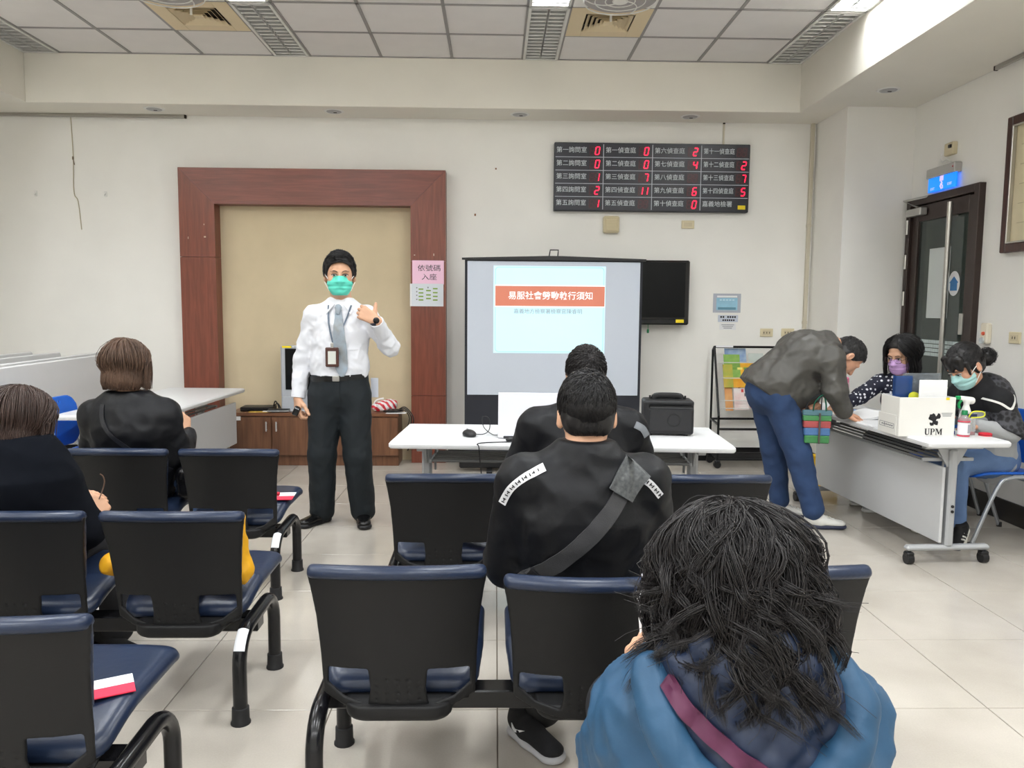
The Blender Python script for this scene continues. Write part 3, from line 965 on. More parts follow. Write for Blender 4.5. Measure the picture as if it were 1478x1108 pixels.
MB().prism([(-0.045, -0.06), (0.045, -0.06), (0.045, 0), (0.06, 0), (0, 0.05), (-0.06, 0), (-0.045, 0)], 0.0015, FACE_LEFT).build('sticker_arrow', mat('sticker_blue', (50, 120, 180), 0.5), leaf, loc=(-0.0095, -0.19, 1.665))
frost = mat('frosted_film', (196, 208, 206), 0.7)
for r in range(4):
    for k in range(20):
        bx('frosted_square', (-0.007, lw/2-0.105-k*0.0335, 1.20-r*0.034), (0.002, 0.029, 0.028), frost, leaf, 0)
t = thing('exit_sign', 'glowing blue emergency exit sign above the glass door', 'exit sign', (XR-0.03, 6.275, 2.40), -PI/2)
bx('case', (0, 0, 0.145), (0.40, 0.06, 0.075), mat('sign_grey', (176, 174, 170), 0.4), t, 0.006)
blue_on = mat('exit_blue_lit', (20, 130, 245), 0.3, emit=1.1, ecol=(16, 125, 250))
bx('lit_panel', (0, -0.005, 0.055), (0.385, 0.014, 0.115), blue_on, t, 0.002)
pk = mat('exit_white_print', (200, 200, 250), 0.5, emit=0.7, ecol=(190, 190, 255))
text('EXIT', 0.03, (0.115, -0.013, 0.03), FACE_CAM, pk, t)
text('EXIT', 0.03, (-0.125, -0.013, 0.02), FACE_CAM, pk, t)
rm = MB()
rm.box((0, -0.013, 0.088), (0.05, 0.0015, 0.04), 0)
rm.build('pictogram_door', mat('exit_pictogram', (225, 205, 250), 0.5, emit=0.7, ecol=(215, 190, 255)), t)
rm = MB().tube([(0.0, -0.014, 0.062), (0.012, -0.014, 0.052), (-0.012, -0.014, 0.03), (0.008, -0.014, 0.006)], 0.006, 6)
rm.tube([(-0.006, -0.014, 0.046), (0.018, -0.014, 0.03), (0.022, -0.014, 0.008)], 0.005, 6)
rm.build('pictogram_runner', mat('exit_pictogram'), t)
bx('indicator', (0.175, -0.031, 0.15), (0.012, 0.004, 0.012), mat('red_lamp', (150, 30, 40), 0.3), t, 0.001)
t = thing('sign_socket', 'small cream socket with cable loop above the exit sign', 'socket', (XR, 6.21, 2.70), -PI/2)
bx('plate', (0, -0.02, 0), (0.12, 0.04, 0.095), beige_pl, t, 0.005)
bx('plug', (0.03, -0.045, 0.015), (0.03, 0.02, 0.025), black_pl, t, 0.003)
MB().tube(spline([(-0.05, -0.03, 0.0), (-0.11, -0.03, -0.02), (-0.1, -0.03, -0.08), (-0.03, -0.03, -0.075), (0.01, -0.02, -0.095)], 6), 0.005, 6).build('cable', white_pl, t)
t = thing('framed_picture', 'dark wooden framed document at the right edge of the wall', 'picture', (XR-0.03, 5.02, 1.85), -PI/2)
dkwood = wood_mat('dark_rosewood', (50, 26, 22), (70, 36, 30))
fw, fh = 0.92, 0.915
f = MB()
for sx in (-1, 1): f.box((sx*(fw/2-0.03), 0, fh/2), (0.06, 0.05, fh), 0.006)
for z in (0.03, fh-0.03): f.box((0, 0, z), (fw-0.12, 0.05, 0.06), 0.006)
f.build('frame', dkwood, t)
f = MB()
for sx in (-1, 1): f.box((sx*(fw/2-0.066), -0.012, fh/2), (0.012, 0.03, fh-0.12), 0.003)
for z in (0.066, fh-0.066): f.box((0, -0.012, z), (fw-0.13, 0.03, 0.012), 0.003)
f.build('inner_bead', steel_m, t)
bx('document', (0, 0.01, fh/2), (fw-0.1, 0.01, fh-0.1), mat('document_cream', (216, 204, 172), 0.5, var=0.05), t, 0)
for k in range(5): bx('document_rule', (0, 0.004, fh-0.2-k*0.13), (fw-0.25, 0.002, 0.004), mat('document_rule', (180, 168, 138), 0.6), t, 0)
# ================================================================== FURNITURE
def grid_solid(lo, hi, vox, fn):
    lo = np.array(lo, float); hi = np.array(hi, float)
    n = np.ceil((hi-lo)/vox).astype(int)+1
    x = (lo[0]+np.arange(n[0])*vox)[:, None, None]; y = (lo[1]+np.arange(n[1])*vox)[None, :, None]; z = (lo[2]+np.arange(n[2])*vox)[None, None, :]
    F = np.broadcast_to(fn(x, y, z), tuple(n)).astype(np.float32).copy()
    F[0] = F[-1] = 0.1; F[:, 0] = F[:, -1] = 0.1; F[:, :, 0] = F[:, :, -1] = 0.1
    return surface_nets(F, lo, vox)
def poly_sdf(x, z, pts):
    """signed distance to a polygon, x and z broadcastable"""
    d = None; s = None
    N = len(pts)
    for i in range(N):
        ax_, az = pts[i]; bx_, bz = pts[i-1]
        ex, ez = bx_-ax_, bz-az
        wx, wz = x-ax_, z-az
        h = np.clip((wx*ex+wz*ez)/(ex*ex+ez*ez), 0, 1)
        q = (wx-ex*h)**2+(wz-ez*h)**2
        d = q if d is None else np.minimum(d, q)
        c1 = wz >= 0; c2 = z < bz; c3 = ex*wz > ez*wx
        flip = (c1 & c2 & c3) | (~c1 & ~c2 & ~c3)
        s = np.where(flip, -1.0, 1.0) if s is None else s*np.where(flip, -1.0, 1.0)
    return s*np.sqrt(d)
def smax(a, b, k):
    h = np.maximum(k-np.abs(a-b), 0)/k
    return np.maximum(a, b)+h*h*k*0.25
def smin(a, b, k):
    h = np.maximum(k-np.abs(a-b), 0)/k
    return np.minimum(a, b)-h*h*k*0.25

vinyl_m = mat('navy_vinyl', (27, 39, 62), 0.34, var=0.12, vscale=12, bump=0.15, bscale=40)
shell_m = mat('black_seat_shell', (25, 25, 26), 0.5, spec=0.3, bump=0.12, bscale=500)
frame_m = mat('black_tube_steel', (17, 17, 20), 0.22)
foot_m = mat('black_rubber_foot', (28, 28, 30), 0.6)
def back_y(x, z):
    t = (z-0.33)/0.42
    return 0.030-0.035*t-0.040*t*t+0.055*(x/0.24)**2
OUT = [(-0.247, 0.728), (-0.238, 0.68), (-0.227, 0.60), (-0.220, 0.50), (-0.217, 0.42), (-0.214, 0.362), (-0.16, 0.335), (-0.11, 0.317), (0, 0.308),
       (0.11, 0.317), (0.16, 0.335), (0.214, 0.362), (0.217, 0.42), (0.220, 0.50), (0.227, 0.60), (0.238, 0.68), (0.247, 0.728), (0.14, 0.74), (0, 0.744), (-0.14, 0.74)]
HOLE = [(0.088, 0.444), (0.192, 0.438), (0.193, 0.398), (0.15, 0.364), (0.09, 0.348), (0.083, 0.39)]
def shell_fn(x, y, z):
    d = np.abs(y-back_y(x, z))*0.93-0.0065
    o = poly_sdf(x, z, OUT)
    h = poly_sdf(np.abs(x), z, HOLE)-0.006
    F = smax(smax(d, o, 0.006), -h, 0.005)
    # small blind holes in the middle of the lower part
    fx = np.abs(((x+0.075) % 0.03)-0.015); fz = np.abs(((z-0.330) % 0.02)-0.01)
    dot = np.sqrt(fx*fx+fz*fz)-0.0032
    on = (np.abs(x) < 0.074) & (z > 0.334) & (z < 0.433)
    F = np.where(on, np.maximum(F, -np.maximum(dot, y-(back_y(x, z)-0.003))), F)
    # arched ridge above the openings
    return F
v, f = grid_solid((-0.27, -0.10, 0.28), (0.27, 0.20, 0.77), 0.0042, shell_fn)
shell_me = np_mesh('seat_shell', [(v, f)], [shell_m])
CUSH = [(-0.236, 0.72), (-0.232, 0.68), (-0.222, 0.60), (-0.212, 0.50), (-0.20, 0.47), (0, 0.465), (0.20, 0.47), (0.212, 0.50), (0.222, 0.60), (0.232, 0.68), (0.236, 0.72), (0.14, 0.735), (-0.14, 0.735)]
def cushion_fn(x, y, z):
    yc = back_y(x, z)+0.028
    d = np.abs(y-yc)*0.93-0.020
    F = smax(d, poly_sdf(x, z, CUSH), 0.03)
    # rolled top that wraps back over the shell
    zt = 0.742-0.012*(x/0.24)**2
    yt = back_y(x, 0.735)+0.006
    r = np.sqrt((y-yt)**2*0.55+(z-zt)**2)-0.019
    r = smax(r, np.abs(x)-0.246, 0.02)
    return smin(F, r, 0.015)
v, f = grid_solid((-0.27, -0.10, 0.44), (0.27, 0.20, 0.78), 0.006, cushion_fn)
cush_me = np_mesh('back_cushion', [(v, f)], [vinyl_m])
def seat_fn(x, y, z):
    zc = 0.432-0.012*np.cos(np.clip((y-0.3)/0.24, -1, 1)*PI/2)*(1-(x/0.25)**2)-0.05*np.clip((y-0.50)/0.09, 0, 1)**2-0.012*(x/0.24)**4-0.075*np.clip((0.26-y)/0.18, 0, 1)**1.3
    hw = 0.236-0.02*np.clip((0.25-y)/0.2, 0, 1)
    d = np.abs(z-zc)-0.026
    o = np.maximum(np.abs(x)-hw, np.maximum(0.085-y, y-0.575))
    cx = np.maximum(np.abs(x)-hw+0.06, 0); cy = np.maximum(np.abs(y-0.33)-0.245+0.06, 0)
    o = np.where((cx > 0) & (cy > 0), np.sqrt(cx*cx+cy*cy)-0.06, np.maximum(np.abs(x)-hw, np.abs(y-0.33)-0.245))
    return smax(d, o, 0.035)
v, f = grid_solid((-0.26, 0.06, 0.29), (0.26, 0.60, 0.49), 0.007, seat_fn)
seat_me = np_mesh('seat_cushion', [(v, f)], [vinyl_m])
def pan_fn(x, y, z):
    d = np.abs(z-(0.392-0.02*np.clip((y-0.46)/0.09, 0, 1)**2-0.075*np.clip((0.26-y)/0.18, 0, 1)**1.3))-0.009
    o = np.maximum(np.abs(x)-0.205, np.abs(y-0.30)-0.21)
    F = smax(d, o, 0.03)
    # gusset that carries the back
    g = np.maximum(np.abs(x)-0.12, np.maximum(np.abs(y-0.12)-0.09, np.abs(z-0.312)-0.022))
    gx = np.maximum(np.abs(x)-0.09, 0)/0.06; gz = np.maximum(0.318-z, 0)/0.030; gy = np.maximum(np.abs(y-0.12)-0.06, 0)/0.05
    g = (np.sqrt(gx*gx+gz*gz+gy*gy)-1)*0.03
    g = np.maximum(g, z-0.345)
    return smin(F, g, 0.02)
v, f = grid_solid((-0.23, 0.0, 0.27), (0.23, 0.54, 0.43), 0.008, pan_fn)
pan_me = np_mesh('seat_pan', [(v, f)], [shell_m])
lm = MB()
pts = [(0, 0, 0.03), (0, 0, 0.20)]
for k in range(1, 7):
    a = k*PI/12
    pts.append((0, 0.11*(1-math.cos(a)), 0.20+0.11*math.sin(a)))
pts += [(0, 0.32, 0.318)]
for k in range(1, 7):
    a = k*PI/12
    pts.append((0, 0.32+0.11*math.sin(a), 0.318-0.11*(1-math.cos(a))))
pts += [(0, 0.43, 0.12), (0, 0.43, 0.03)]
lm.tube(pts, 0.0245, 14)
leg_me = lm.mesh('end_leg')
leg_me.materials.append(frame_m)
fm = MB().lathe([(0.034, 0), (0.034, 0.006), (0.030, 0.012), (0.029, 0.058), (0.0245, 0.06)], 18).mesh('foot_cap')
label_m = mat('white_label', (222, 224, 228), 0.5)
def bench(label, xs_, y0, legs, group, tilt=None, stickers=(), shift=None):
    xm = sum(xs_)/len(xs_)
    t = thing('beam_bench', label, 'bench', (xm, y0, 0), 0, group)
    a, b = min(min(xs_), min(legs)), max(max(xs_), max(legs))
    bx('beam', ((a+b)/2-xm, 0.19, 0.292), (b-a+0.04, 0.075, 0.055), frame_m, t, 0.004)
    for i, x in enumerate(xs_):
        s = mk('seat', seat_me, None, t, (x-xm, 0, 0))
        mk('seat_pan', pan_me, None, s)
        bk = mk('backrest', shell_me, None, t, (x-xm, 0, 0))
        mk('back_cushion', cush_me, None, bk)
        if tilt and tilt.get(i):
            bk.rotation_euler = (tilt[i], 0, 0)
    for x in legs:
        l = mk('end_leg', leg_me, None, t, (x-xm, 0, 0))
        for y in (0, 0.43): mk('foot_cap', fm, foot_m, l, (0, y, 0))
        if x in stickers:
            m = MB()
            for k in range(7):
                pass
            c = [(0, 0.030, 0.262), (0, 0.06, 0.293)]
            vs = []; fs = []
            for k in range(5):
                a = math.radians(28+k*9)
                cy_, cz_ = 0.11*(1-math.cos(a)), 0.20+0.11*math.sin(a)
                ny, nz = -math.cos(a), math.sin(a)
                for j in range(7):
                    b_ = math.radians(-50+j*100/6)
                    vs.append((0.0255*math.sin(b_), cy_+0.0255*math.cos(b_)*ny, cz_+0.0255*math.cos(b_)*nz))
            for k in range(4):
                for j in range(6): fs.append((k*7+j, k*7+j+1, k*7+j+8, k*7+j+7))
            m.add(vs, fs)
            m.build('leg_label', label_m, l)
    return t
GB = 'navy and black beam seating benches'
LA = bench('navy and black seat bench nearest the brown cabinet, under the woman in black jacket', [-2.38, -1.84, -1.30], 3.83, [-2.60, -1.08], GB, stickers=(-1.08,))
LB = bench('navy and black seat bench in the second left row, with a yellow jacket', [-2.18, -1.64, -1.10], 2.65, [-2.40, -0.878], GB, stickers=(-0.878,))
LC = bench('navy and black seat bench at the lower left corner of the photo', [-2.24, -1.70, -1.16], 1.74, [-2.46, -0.915], GB)
R1 = bench('navy and black seat bench in front of the white table with the laptop', [-0.214, 0.362, 0.938], 3.27, [-0.44, 1.165], GB)
R2 = bench('navy and black seat bench under the man with the shoulder strap', [-0.264, 0.272, 0.80], 2.09, [-0.494, 1.03], GB, tilt={1: 0.10})

# ---- small things left on the seats
red_paper = mat('red_paper', (226, 50, 78), 0.6)
def leaflet(label, loc, rz, w_=0.2, d_=0.15):
    t = thing('leaflet', label, 'leaflet', loc, rz, 'folded leaflets on the seats')
    bx('white_half', (0, 0, 0.002), (w_, d_*0.5, 0.003), white_paper, t, 0)
    bx('red_half', (0, -d_*0.5, 0.002), (w_, d_*0.48, 0.003), red_paper, t, 0)
    return t
leaflet('red and white leaflet on the seat at the lower left corner', (-1.03, 2.03, 0.447), 0.5, 0.14, 0.11)
leaflet('red and white leaflet on the empty seat left of the strap man', (-0.09, 3.42, 0.446), -0.25, 0.13, 0.06)
o = bx('paper_slip', (-0.30, 3.40, 0.447), (0.10, 0.035, 0.003), white_paper, None, 0, R=(0, 0, 0.2)); tag(o, 'white paper slip on the left seat of the bench before the table', 'paper')
leaflet('red leaflet on the front-left end seat beside the clear pouch', (-1.12, 4.16, 0.446), 0.1, 0.12, 0.16)
t = thing('paper_packet', 'dark and white folded packet on the front-left end seat', 'packet', (-1.43, 4.02, 0.447), 0.5)
bx('dark_cover', (0.02, 0, 0.012), (0.10, 0.06, 0.022), mat('dark_navy_packet', (24, 28, 44), 0.4), t, 0.004)
bx('white_sheet', (-0.03, -0.008, 0.026), (0.09, 0.05, 0.004), white_paper, t, 0.001)
t = thing('clear_pouch', 'small clear plastic pouch with a red corner on the front-left end seat', 'pouch', (-1.20, 3.99, 0.446), 0.05)
so = Solid(0.006).box((0, 0, 0.032), (0.065, 0.022, 0.03), 0.012)
solid_obj('pouch', so, mat('pouch_grey', (92, 98, 108), 0.12, coat=0.8), t)
so = Solid(0.005).box((0.075, 0.0, 0.045), (0.03, 0.012, 0.01), 0.006)
solid_obj('red_corner', so, mat('pouch_red', (210, 40, 60), 0.4), t)
# yellow padded jacket on the second-row seat
yj = mat('yellow_padded_cloth', (222, 162, 22), 0.6, var=0.1, vscale=10, bump=0.3, bscale=30)
so = Solid(0.009)
so.ecap((-1.25, 2.86, 0.50), (-1.02, 2.88, 0.50), 0.065, 0.06, (0, 0, 1), 0.8, 0.04)
so.ecap((-1.13, 2.78, 0.49), (-1.16, 2.98, 0.49), 0.07, 0.05, (0, 0, 1), 0.7, 0.04)
so.ecap((-0.905, 2.80, 0.48), (-0.905, 2.80, 0.685), 0.036, 0.020, (1, 0, 0), 0.6, 0.03)
so.ecap((-1.00, 2.83, 0.50), (-0.91, 2.80, 0.50), 0.05, 0.04, (0, 0, 1), 0.8, 0.03)
so.ecap((-1.37, 2.80, 0.52), (-1.28, 2.86, 0.50), 0.045, 0.05, (0, 0, 1), 0.9, 0.03)
so.fn(lambda x, y, z, F: F-0.006*folds(x, y, z, 38, 2))
o = solid_obj('padded_jacket', so, yj); tag(o, 'yellow padded jacket bunched on the second-row left seat', 'jacket')

# ---- folding tables
lam_m = mat('grey_white_laminate', (222, 223, 224), 0.35, var=0.01)
edge_m = mat('table_edge_pvc', (206, 207, 208), 0.4)
leg_m = mat('silver_grey_powder_coat', (176, 178, 180), 0.4, metal=0.2)
panel_m = mat('modesty_panel_grey', (196, 197, 198), 0.55)
rod_m = mat('shelf_rod_grey', (120, 120, 120), 0.4, metal=0.3)
castor_m = mat('black_castor', (24, 24, 26), 0.4)
def table_top(parent, L, W, z, th=0.034, T=None):
    pr = rrect(L, W, 0.02, 4)
    m = MB()
    n = len(pr)
    levels = [(0.006, -th), (0.0, -th*0.72), (0.0, -th*0.3), (0.008, 0.0)]
    vs = []; fs = []
    for ins, dz in levels:
        for (x, y) in rrect(L-2*ins, W-2*ins, 0.02, 4): vs.append((x, y, z+dz))
    for i in range(len(levels)-1):
        for k in range(n):
            fs.append((i*n+k, i*n+(k+1) % n, (i+1)*n+(k+1) % n, (i+1)*n+k))
    fs.append(tuple(range(n-1, -1, -1))); fs.append(tuple(3*n+k for k in range(n)))
    m.add(vs, fs, T)
    return m.build('table_top', lam_m, parent)
def castor(parent, x, y):
    c = MB()
    c.tube([(x, y-0.018, 0.032), (x, y+0.018, 0.032)], 0.032, 16)
    c.box((x, y, 0.058), (0.05, 0.046, 0.03), 0.008)
    c.tube([(x, y, 0.06), (x, y, 0.09)], 0.01, 8)
    return c.build('castor', castor_m, parent)
def folding_table(label, loc, rz, L=1.8, W=0.62, z=0.73, panel=True, shelf=True, group=None, pside=-1, cs=None):
    """long axis x, modesty panel on the pside of y"""
    t = thing('folding_table', label, 'table', loc, rz, group)
    table_top(t, L, W, z)
    for sx in (-1, 1):
        x = sx*(L/2-0.16)
        lg = MB()
        lg.box((x, 0, 0.385), (0.055, 0.05, 0.57), 0.012)
        lg.build('leg', leg_m, t)
        fb = MB()
        fb.box((x, 0, 0.095), (0.05, 2*cs+0.05 if cs else W-0.10, 0.032), 0.012)
        fb.build('foot_bar', leg_m, t)
        for sy in (-1, 1): castor(t, x, sy*(cs or W/2-0.07))
        br = MB()
        br.box((x, 0, z-0.05), (0.045, W*0.72, 0.03), 0.004)
        br.add([(x-0.004, -0.09, z-0.06), (x-0.004, 0.09, z-0.06), (x-0.004, 0.03, z-0.17), (x-0.004, -0.03, z-0.17),
                (x+0.004, -0.09, z-0.06), (x+0.004, 0.09, z-0.06), (x+0.004, 0.03, z-0.17), (x+0.004, -0.03, z-0.17)],
               [(0, 1, 2, 3), (7, 6, 5, 4), (0, 4, 5, 1), (1, 5, 6, 2), (2, 6, 7, 3), (3, 7, 4, 0)])
        xi = x-sx*0.045
        br.tube([(xi, 0.02, z-0.07), (xi, 0.055, z-0.1), (xi, 0.02, z-0.15), (xi, 0.03, z-0.22)], 0.007, 6)
        br.build('bracket', leg_m, t)
        MB().lathe([(0.02, 0), (0.026, 0.012)], 12, Matrix.Translation((x, 0, z-0.062))).build('pivot_cap', mat('pivot_brown', (70, 52, 48), 0.5), t)
    bx('crossbar', (0, 0.0, 0.46), (L-0.34, 0.03, 0.045), rod_m, t, 0.004)
    if shelf:
        for k in range(5):
            MB().tube([(-L/2+0.2, -0.14+k*0.07, z-0.135), (L/2-0.2, -0.14+k*0.07, z-0.135)], 0.008, 8).build('shelf_rod', rod_m, t)
        for sx in (-1, 1):
            bx('shelf_end', (sx*(L/2-0.2), 0, z-0.135), (0.014, 0.31, 0.02), leg_m, t, 0.003)
    if panel:
        py = pside*(0.045)
        bx('modesty_panel', (0, py*1.0+pside*0.0, 0.345), (L-0.28, 0.018, 0.42), panel_m, t, 0.003)
    return t
GT = 'grey white folding tables'
def zero():
    pass
ct_ = folding_table('white folding table with laptop, mouse and black speaker', (0.372, 4.46, 0), -0.056, 1.84, 0.69, 0.73, panel=False, group=GT)
bx('modesty_panel', (0, -0.30, 0.375), (1.76, 0.018, 0.34), panel_m, ct_, 0.003)
dk = folding_table('white wheeled table with the white carton, facing the bending man', (2.57, 5.13, 0), PI/2+0.055, 1.80, 0.48, 0.735, panel=False, group=GT, cs=0.225)
bx('modesty_panel', (0.02, 0.055, 0.345), (1.56, 0.018, 0.44), panel_m, dk, 0.003)
for z in (0.34, 0.31): MB().tube([(-0.769, 0.0, z), (-0.774, 0.0, z)], 0.009, 8).build('panel_bolt', castor_m, dk)
folding_table('white folding table behind the woman in black jacket, by the cabinet', (-2.52, 6.02, 0), PI/2-0.02, 1.78, 0.66, 0.73, panel=False, group=GT)
tl = [o for o in COL.objects if o.name.startswith('folding_table')][-1]
bx('modesty_panel', (0.1, -0.25, 0.43), (1.5, 0.018, 0.36), panel_m, tl, 0.003)

# nested tables with their tops folded upright, along the left wall
def flip_table(label, loc, rz, tilt=0.03):
    t = thing('folded_table', label, 'table', loc, rz, 'folded upright tables by the left wall')
    T = Matrix.Translation((0, 0, 0.72)) @ Matrix.Rotation(PI/2-tilt, 4, 'X')
    table_top(t, 1.8, 0.6, 0.0, 0.03, T)
    for sx in (-1, 1):
        x = sx*0.72
        bx('leg', (x, 0.05, 0.40), (0.055, 0.05, 0.62), leg_m, t, 0.01)
        bx('foot_bar', (x, 0.05, 0.095), (0.05, 0.46, 0.032), leg_m, t, 0.01)
        for y in (-0.16, 0.26): castor(t, x, y)
    bx('crossbar', (0, 0.05, 0.5), (1.44, 0.03, 0.045), rod_m, t, 0.004)
    return t
flip_table('folded upright white table nearest the blue chair at left', (-3.33, 6.22, 0), PI/2+0.035)
flip_table('folded upright white table second from the blue chair at left', (-3.50, 6.34, 0), PI/2+0.035)
flip_table('folded upright grey table with dark edge, third from the blue chair', (-3.86, 6.28, 0), PI/2+0.03)
flip_table('folded upright grey table nearest the left wall, farthest from the blue chair', (-4.12, 6.30, 0), PI/2+0.03)

# ---- blue plastic chairs
blue_pl = mat('blue_plastic', (22, 92, 190), 0.35)
grey_steel = mat('grey_tube_steel', (168, 172, 176), 0.3, metal=0.5)
def blue_chair(label, loc, rz):
    """faces +y"""
    t = thing('plastic_chair', label, 'chair', loc, rz, 'blue plastic chairs')
    def bk(x, y, z):
        yc = -0.19-0.10*(z-0.45)+0.22*x*x*4*0.3
        d = np.abs(y-yc)-0.007
        o = np.sqrt(np.maximum(np.abs(x)-0.12, 0)**2+np.maximum(np.abs(z-0.66)-0.06, 0)**2)-0.11
        hole = np.sqrt((np.abs(x)-0.05)**2+(z-0.79)**2)-0.008
        return smax(smax(d, o, 0.008), -hole, 0.003)
    v, f = grid_solid((-0.26, -0.30, 0.44), (0.26, -0.08, 0.86), 0.008, bk)
    mk('backrest', np_mesh('backrest', [(v, f)], [blue_pl]), None, t)
    def st(x, y, z):
        zc = 0.44-0.02*np.clip((y-0.12)/0.1, 0, 1)**2+0.02*np.abs(x/0.22)**3
        d = np.abs(z-zc)-0.009
        cx = np.maximum(np.abs(x)-0.15, 0); cy = np.maximum(np.abs(y)-0.15, 0)
        return smax(d, np.sqrt(cx*cx+cy*cy)-0.07, 0.01)
    v, f = grid_solid((-0.26, -0.26, 0.38), (0.26, 0.26, 0.49), 0.008, st)
    mk('seat', np_mesh('seat', [(v, f)], [blue_pl]), None, t)
    for sx in (-1, 1):
        x = sx*0.225
        MB().tube(spline([(x, 0.24, 0.012), (x, 0.10, 0.36), (x, 0.02, 0.43), (x, -0.16, 0.44), (x*0.98, -0.215, 0.52), (x*0.93, -0.225, 0.66)], 5), 0.0125, 10).build('front_leg', grey_steel, t)
        MB().tube(spline([(x, -0.26, 0.012), (x, -0.12, 0.38), (x, -0.09, 0.43)], 5), 0.0125, 10).build('rear_leg', grey_steel, t)
        for y in (0.245, -0.265): MB().lathe([(0.017, 0), (0.016, 0.03)], 10, Matrix.Translation((x, y, 0))).build('foot_cap', foot_m, t)
    MB().tube([(-0.225, -0.12, 0.405), (0.225, -0.12, 0.405)], 0.01, 8).build('crossbar', grey_steel, t)
    return t
blue_chair('blue plastic chair behind the left folding table, empty', (-2.73, 5.30, 0), -PI/2-0.08)
blue_chair('blue plastic chair under the woman in black lace', (3.17, 4.93, 0), PI/2+0.05)
blue_chair('blue plastic chair under the woman in polka dots, behind the carton', (3.16, 5.62, 0), PI/2+0.2)

# ---- television cabinet and what stands on it
cab_v = wood_mat('walnut_laminate', (90, 58, 40), (120, 82, 58), (26, 26, 1.6))
cab_top = wood_mat('walnut_top', (102, 64, 44), (128, 86, 60), (1.6, 26, 26))
t = thing('tv_cabinet', 'low brown wooden cabinet with doors behind the presenter', 'cabinet', (-1.63, 7.28, 0))
W = 1.52
bx('body', (0, 0.002, 0.275), (W-0.004, 0.325, 0.36), cab_v, t, 0.002)
bx('top_board', (0, -0.005, 0.472), (W+0.012, 0.345, 0.03), cab_top, t, 0.003)
bx('plinth', (0, 0.01, 0.05), (W-0.004, 0.30, 0.10), cab_v, t, 0.002)
for k in range(4):
    x = -W/2+W/8+k*W/4
    d = bx('door', (x, -0.168, 0.273), (W/4-0.006, 0.018, 0.345), cab_v, t, 0.002)
    hx = (1 if k % 2 == 0 else -1)*(W/8-0.045)
    h = MB().box((hx, -0.022, 0.09), (0.012, 0.01, 0.09), 0.003)
    for z in (0.06, 0.12): h.box((hx, -0.014, z), (0.01, 0.016, 0.01), 0.001)
    h.build('handle', mat('silver_handle', (206, 206, 208), 0.3, metal=0.5), d)
bx('label', (-W/2+0.06, -0.178, 0.435), (0.09, 0.002, 0.035), white_paper, t, 0)
ZT2 = 0.487
t = thing('monitor_television', 'old silver television on the cabinet behind the presenter', 'television', (-1.66, 7.27, ZT2))
silver_pl = mat('silver_plastic', (176, 180, 186), 0.4)
bx('casing', (0, 0.01, 0.36), (0.59, 0.09, 0.48), silver_pl, t, 0.015)
bx('rear_hump', (0, 0.09, 0.36), (0.42, 0.09, 0.36), silver_pl, t, 0.02)
bx('display', (0, -0.038, 0.385), (0.50, 0.008, 0.375), mat('dark_display'), t, 0.001)
bx('lower_panel', (0, -0.002, 0.075), (0.585, 0.07, 0.13), silver_pl, t, 0.01)
bx('base_plate', (0, -0.02, 0.008), (0.52, 0.16, 0.016), mat('pale_grey_base', (196, 196, 200), 0.4), t, 0.004)
bx('sticker', (-0.235, -0.0365, 0.588), (0.085, 0.002, 0.02), yellow_st, t, 0)
t = thing('set_top_box', 'flat black set-top box at the left end of the cabinet', 'set-top box', (-2.17, 7.27, ZT2), 0.06)
bx('case', (0, 0, 0.022), (0.29, 0.18, 0.036), black_pl, t, 0.004)
bx('front_strip', (0, -0.091, 0.02), (0.27, 0.003, 0.014), black_gloss, t, 0.001)
m = MB().tube(spline([(0.13, 0.02, 0.04), (0.15, 0, 0.085), (0.17, 0.0, 0.06), (0.185, -0.02, 0.035), (0.195, -0.05, 0.012)], 6), 0.006, 6)
m.tube(spline([(0.13, 0.03, 0.04), (0.17, 0.02, 0.06), (0.20, 0.0, 0.012), (0.205, -0.03, 0.01)], 6), 0.005, 6)
m.build('cable', black_pl, t)
t = thing('leaflet_pile', 'yellow and white leaflet lying before the set-top box', 'leaflet', (-2.07, 7.155, ZT2), 0.1)
bx('yellow_sheet', (-0.05, 0, 0.0025), (0.2, 0.06, 0.004), mat('yellow_leaflet', (224, 186, 80), 0.6), t, 0)
bx('white_sheet', (0.05, 0.01, 0.006), (0.16, 0.06, 0.003), white_paper, t, 0)
t = thing('flat_case', 'flat black case lying on the cabinet left of the television', 'case', (-1.95, 7.135, ZT2+0.008), 0.12)
bx('lid', (0, 0, 0.018), (0.19, 0.07, 0.012), black_pl, t, 0.004)
bx('base', (0, 0, 0.008), (0.195, 0.075, 0.012), mat('grey_case', (150, 150, 152), 0.4), t, 0.003)
t = thing('plastic_bag', 'crumpled red and white plastic bag on the right cabinet end', 'bag', (-1.0, 7.26, ZT2))
so = Solid(0.008).ell((0, 0, 0.045), (0.095, 0.07, 0.055)).ell((0.05, 0.0, 0.07), (0.05, 0.05, 0.04)).ell((-0.07, 0.01, 0.035), (0.06, 0.05, 0.04))
so.fn(lambda x, y, z, F: F-0.010*folds(x, y, z, 70, 3)).plane((0, 0, 0.002), (0, 0, -1))
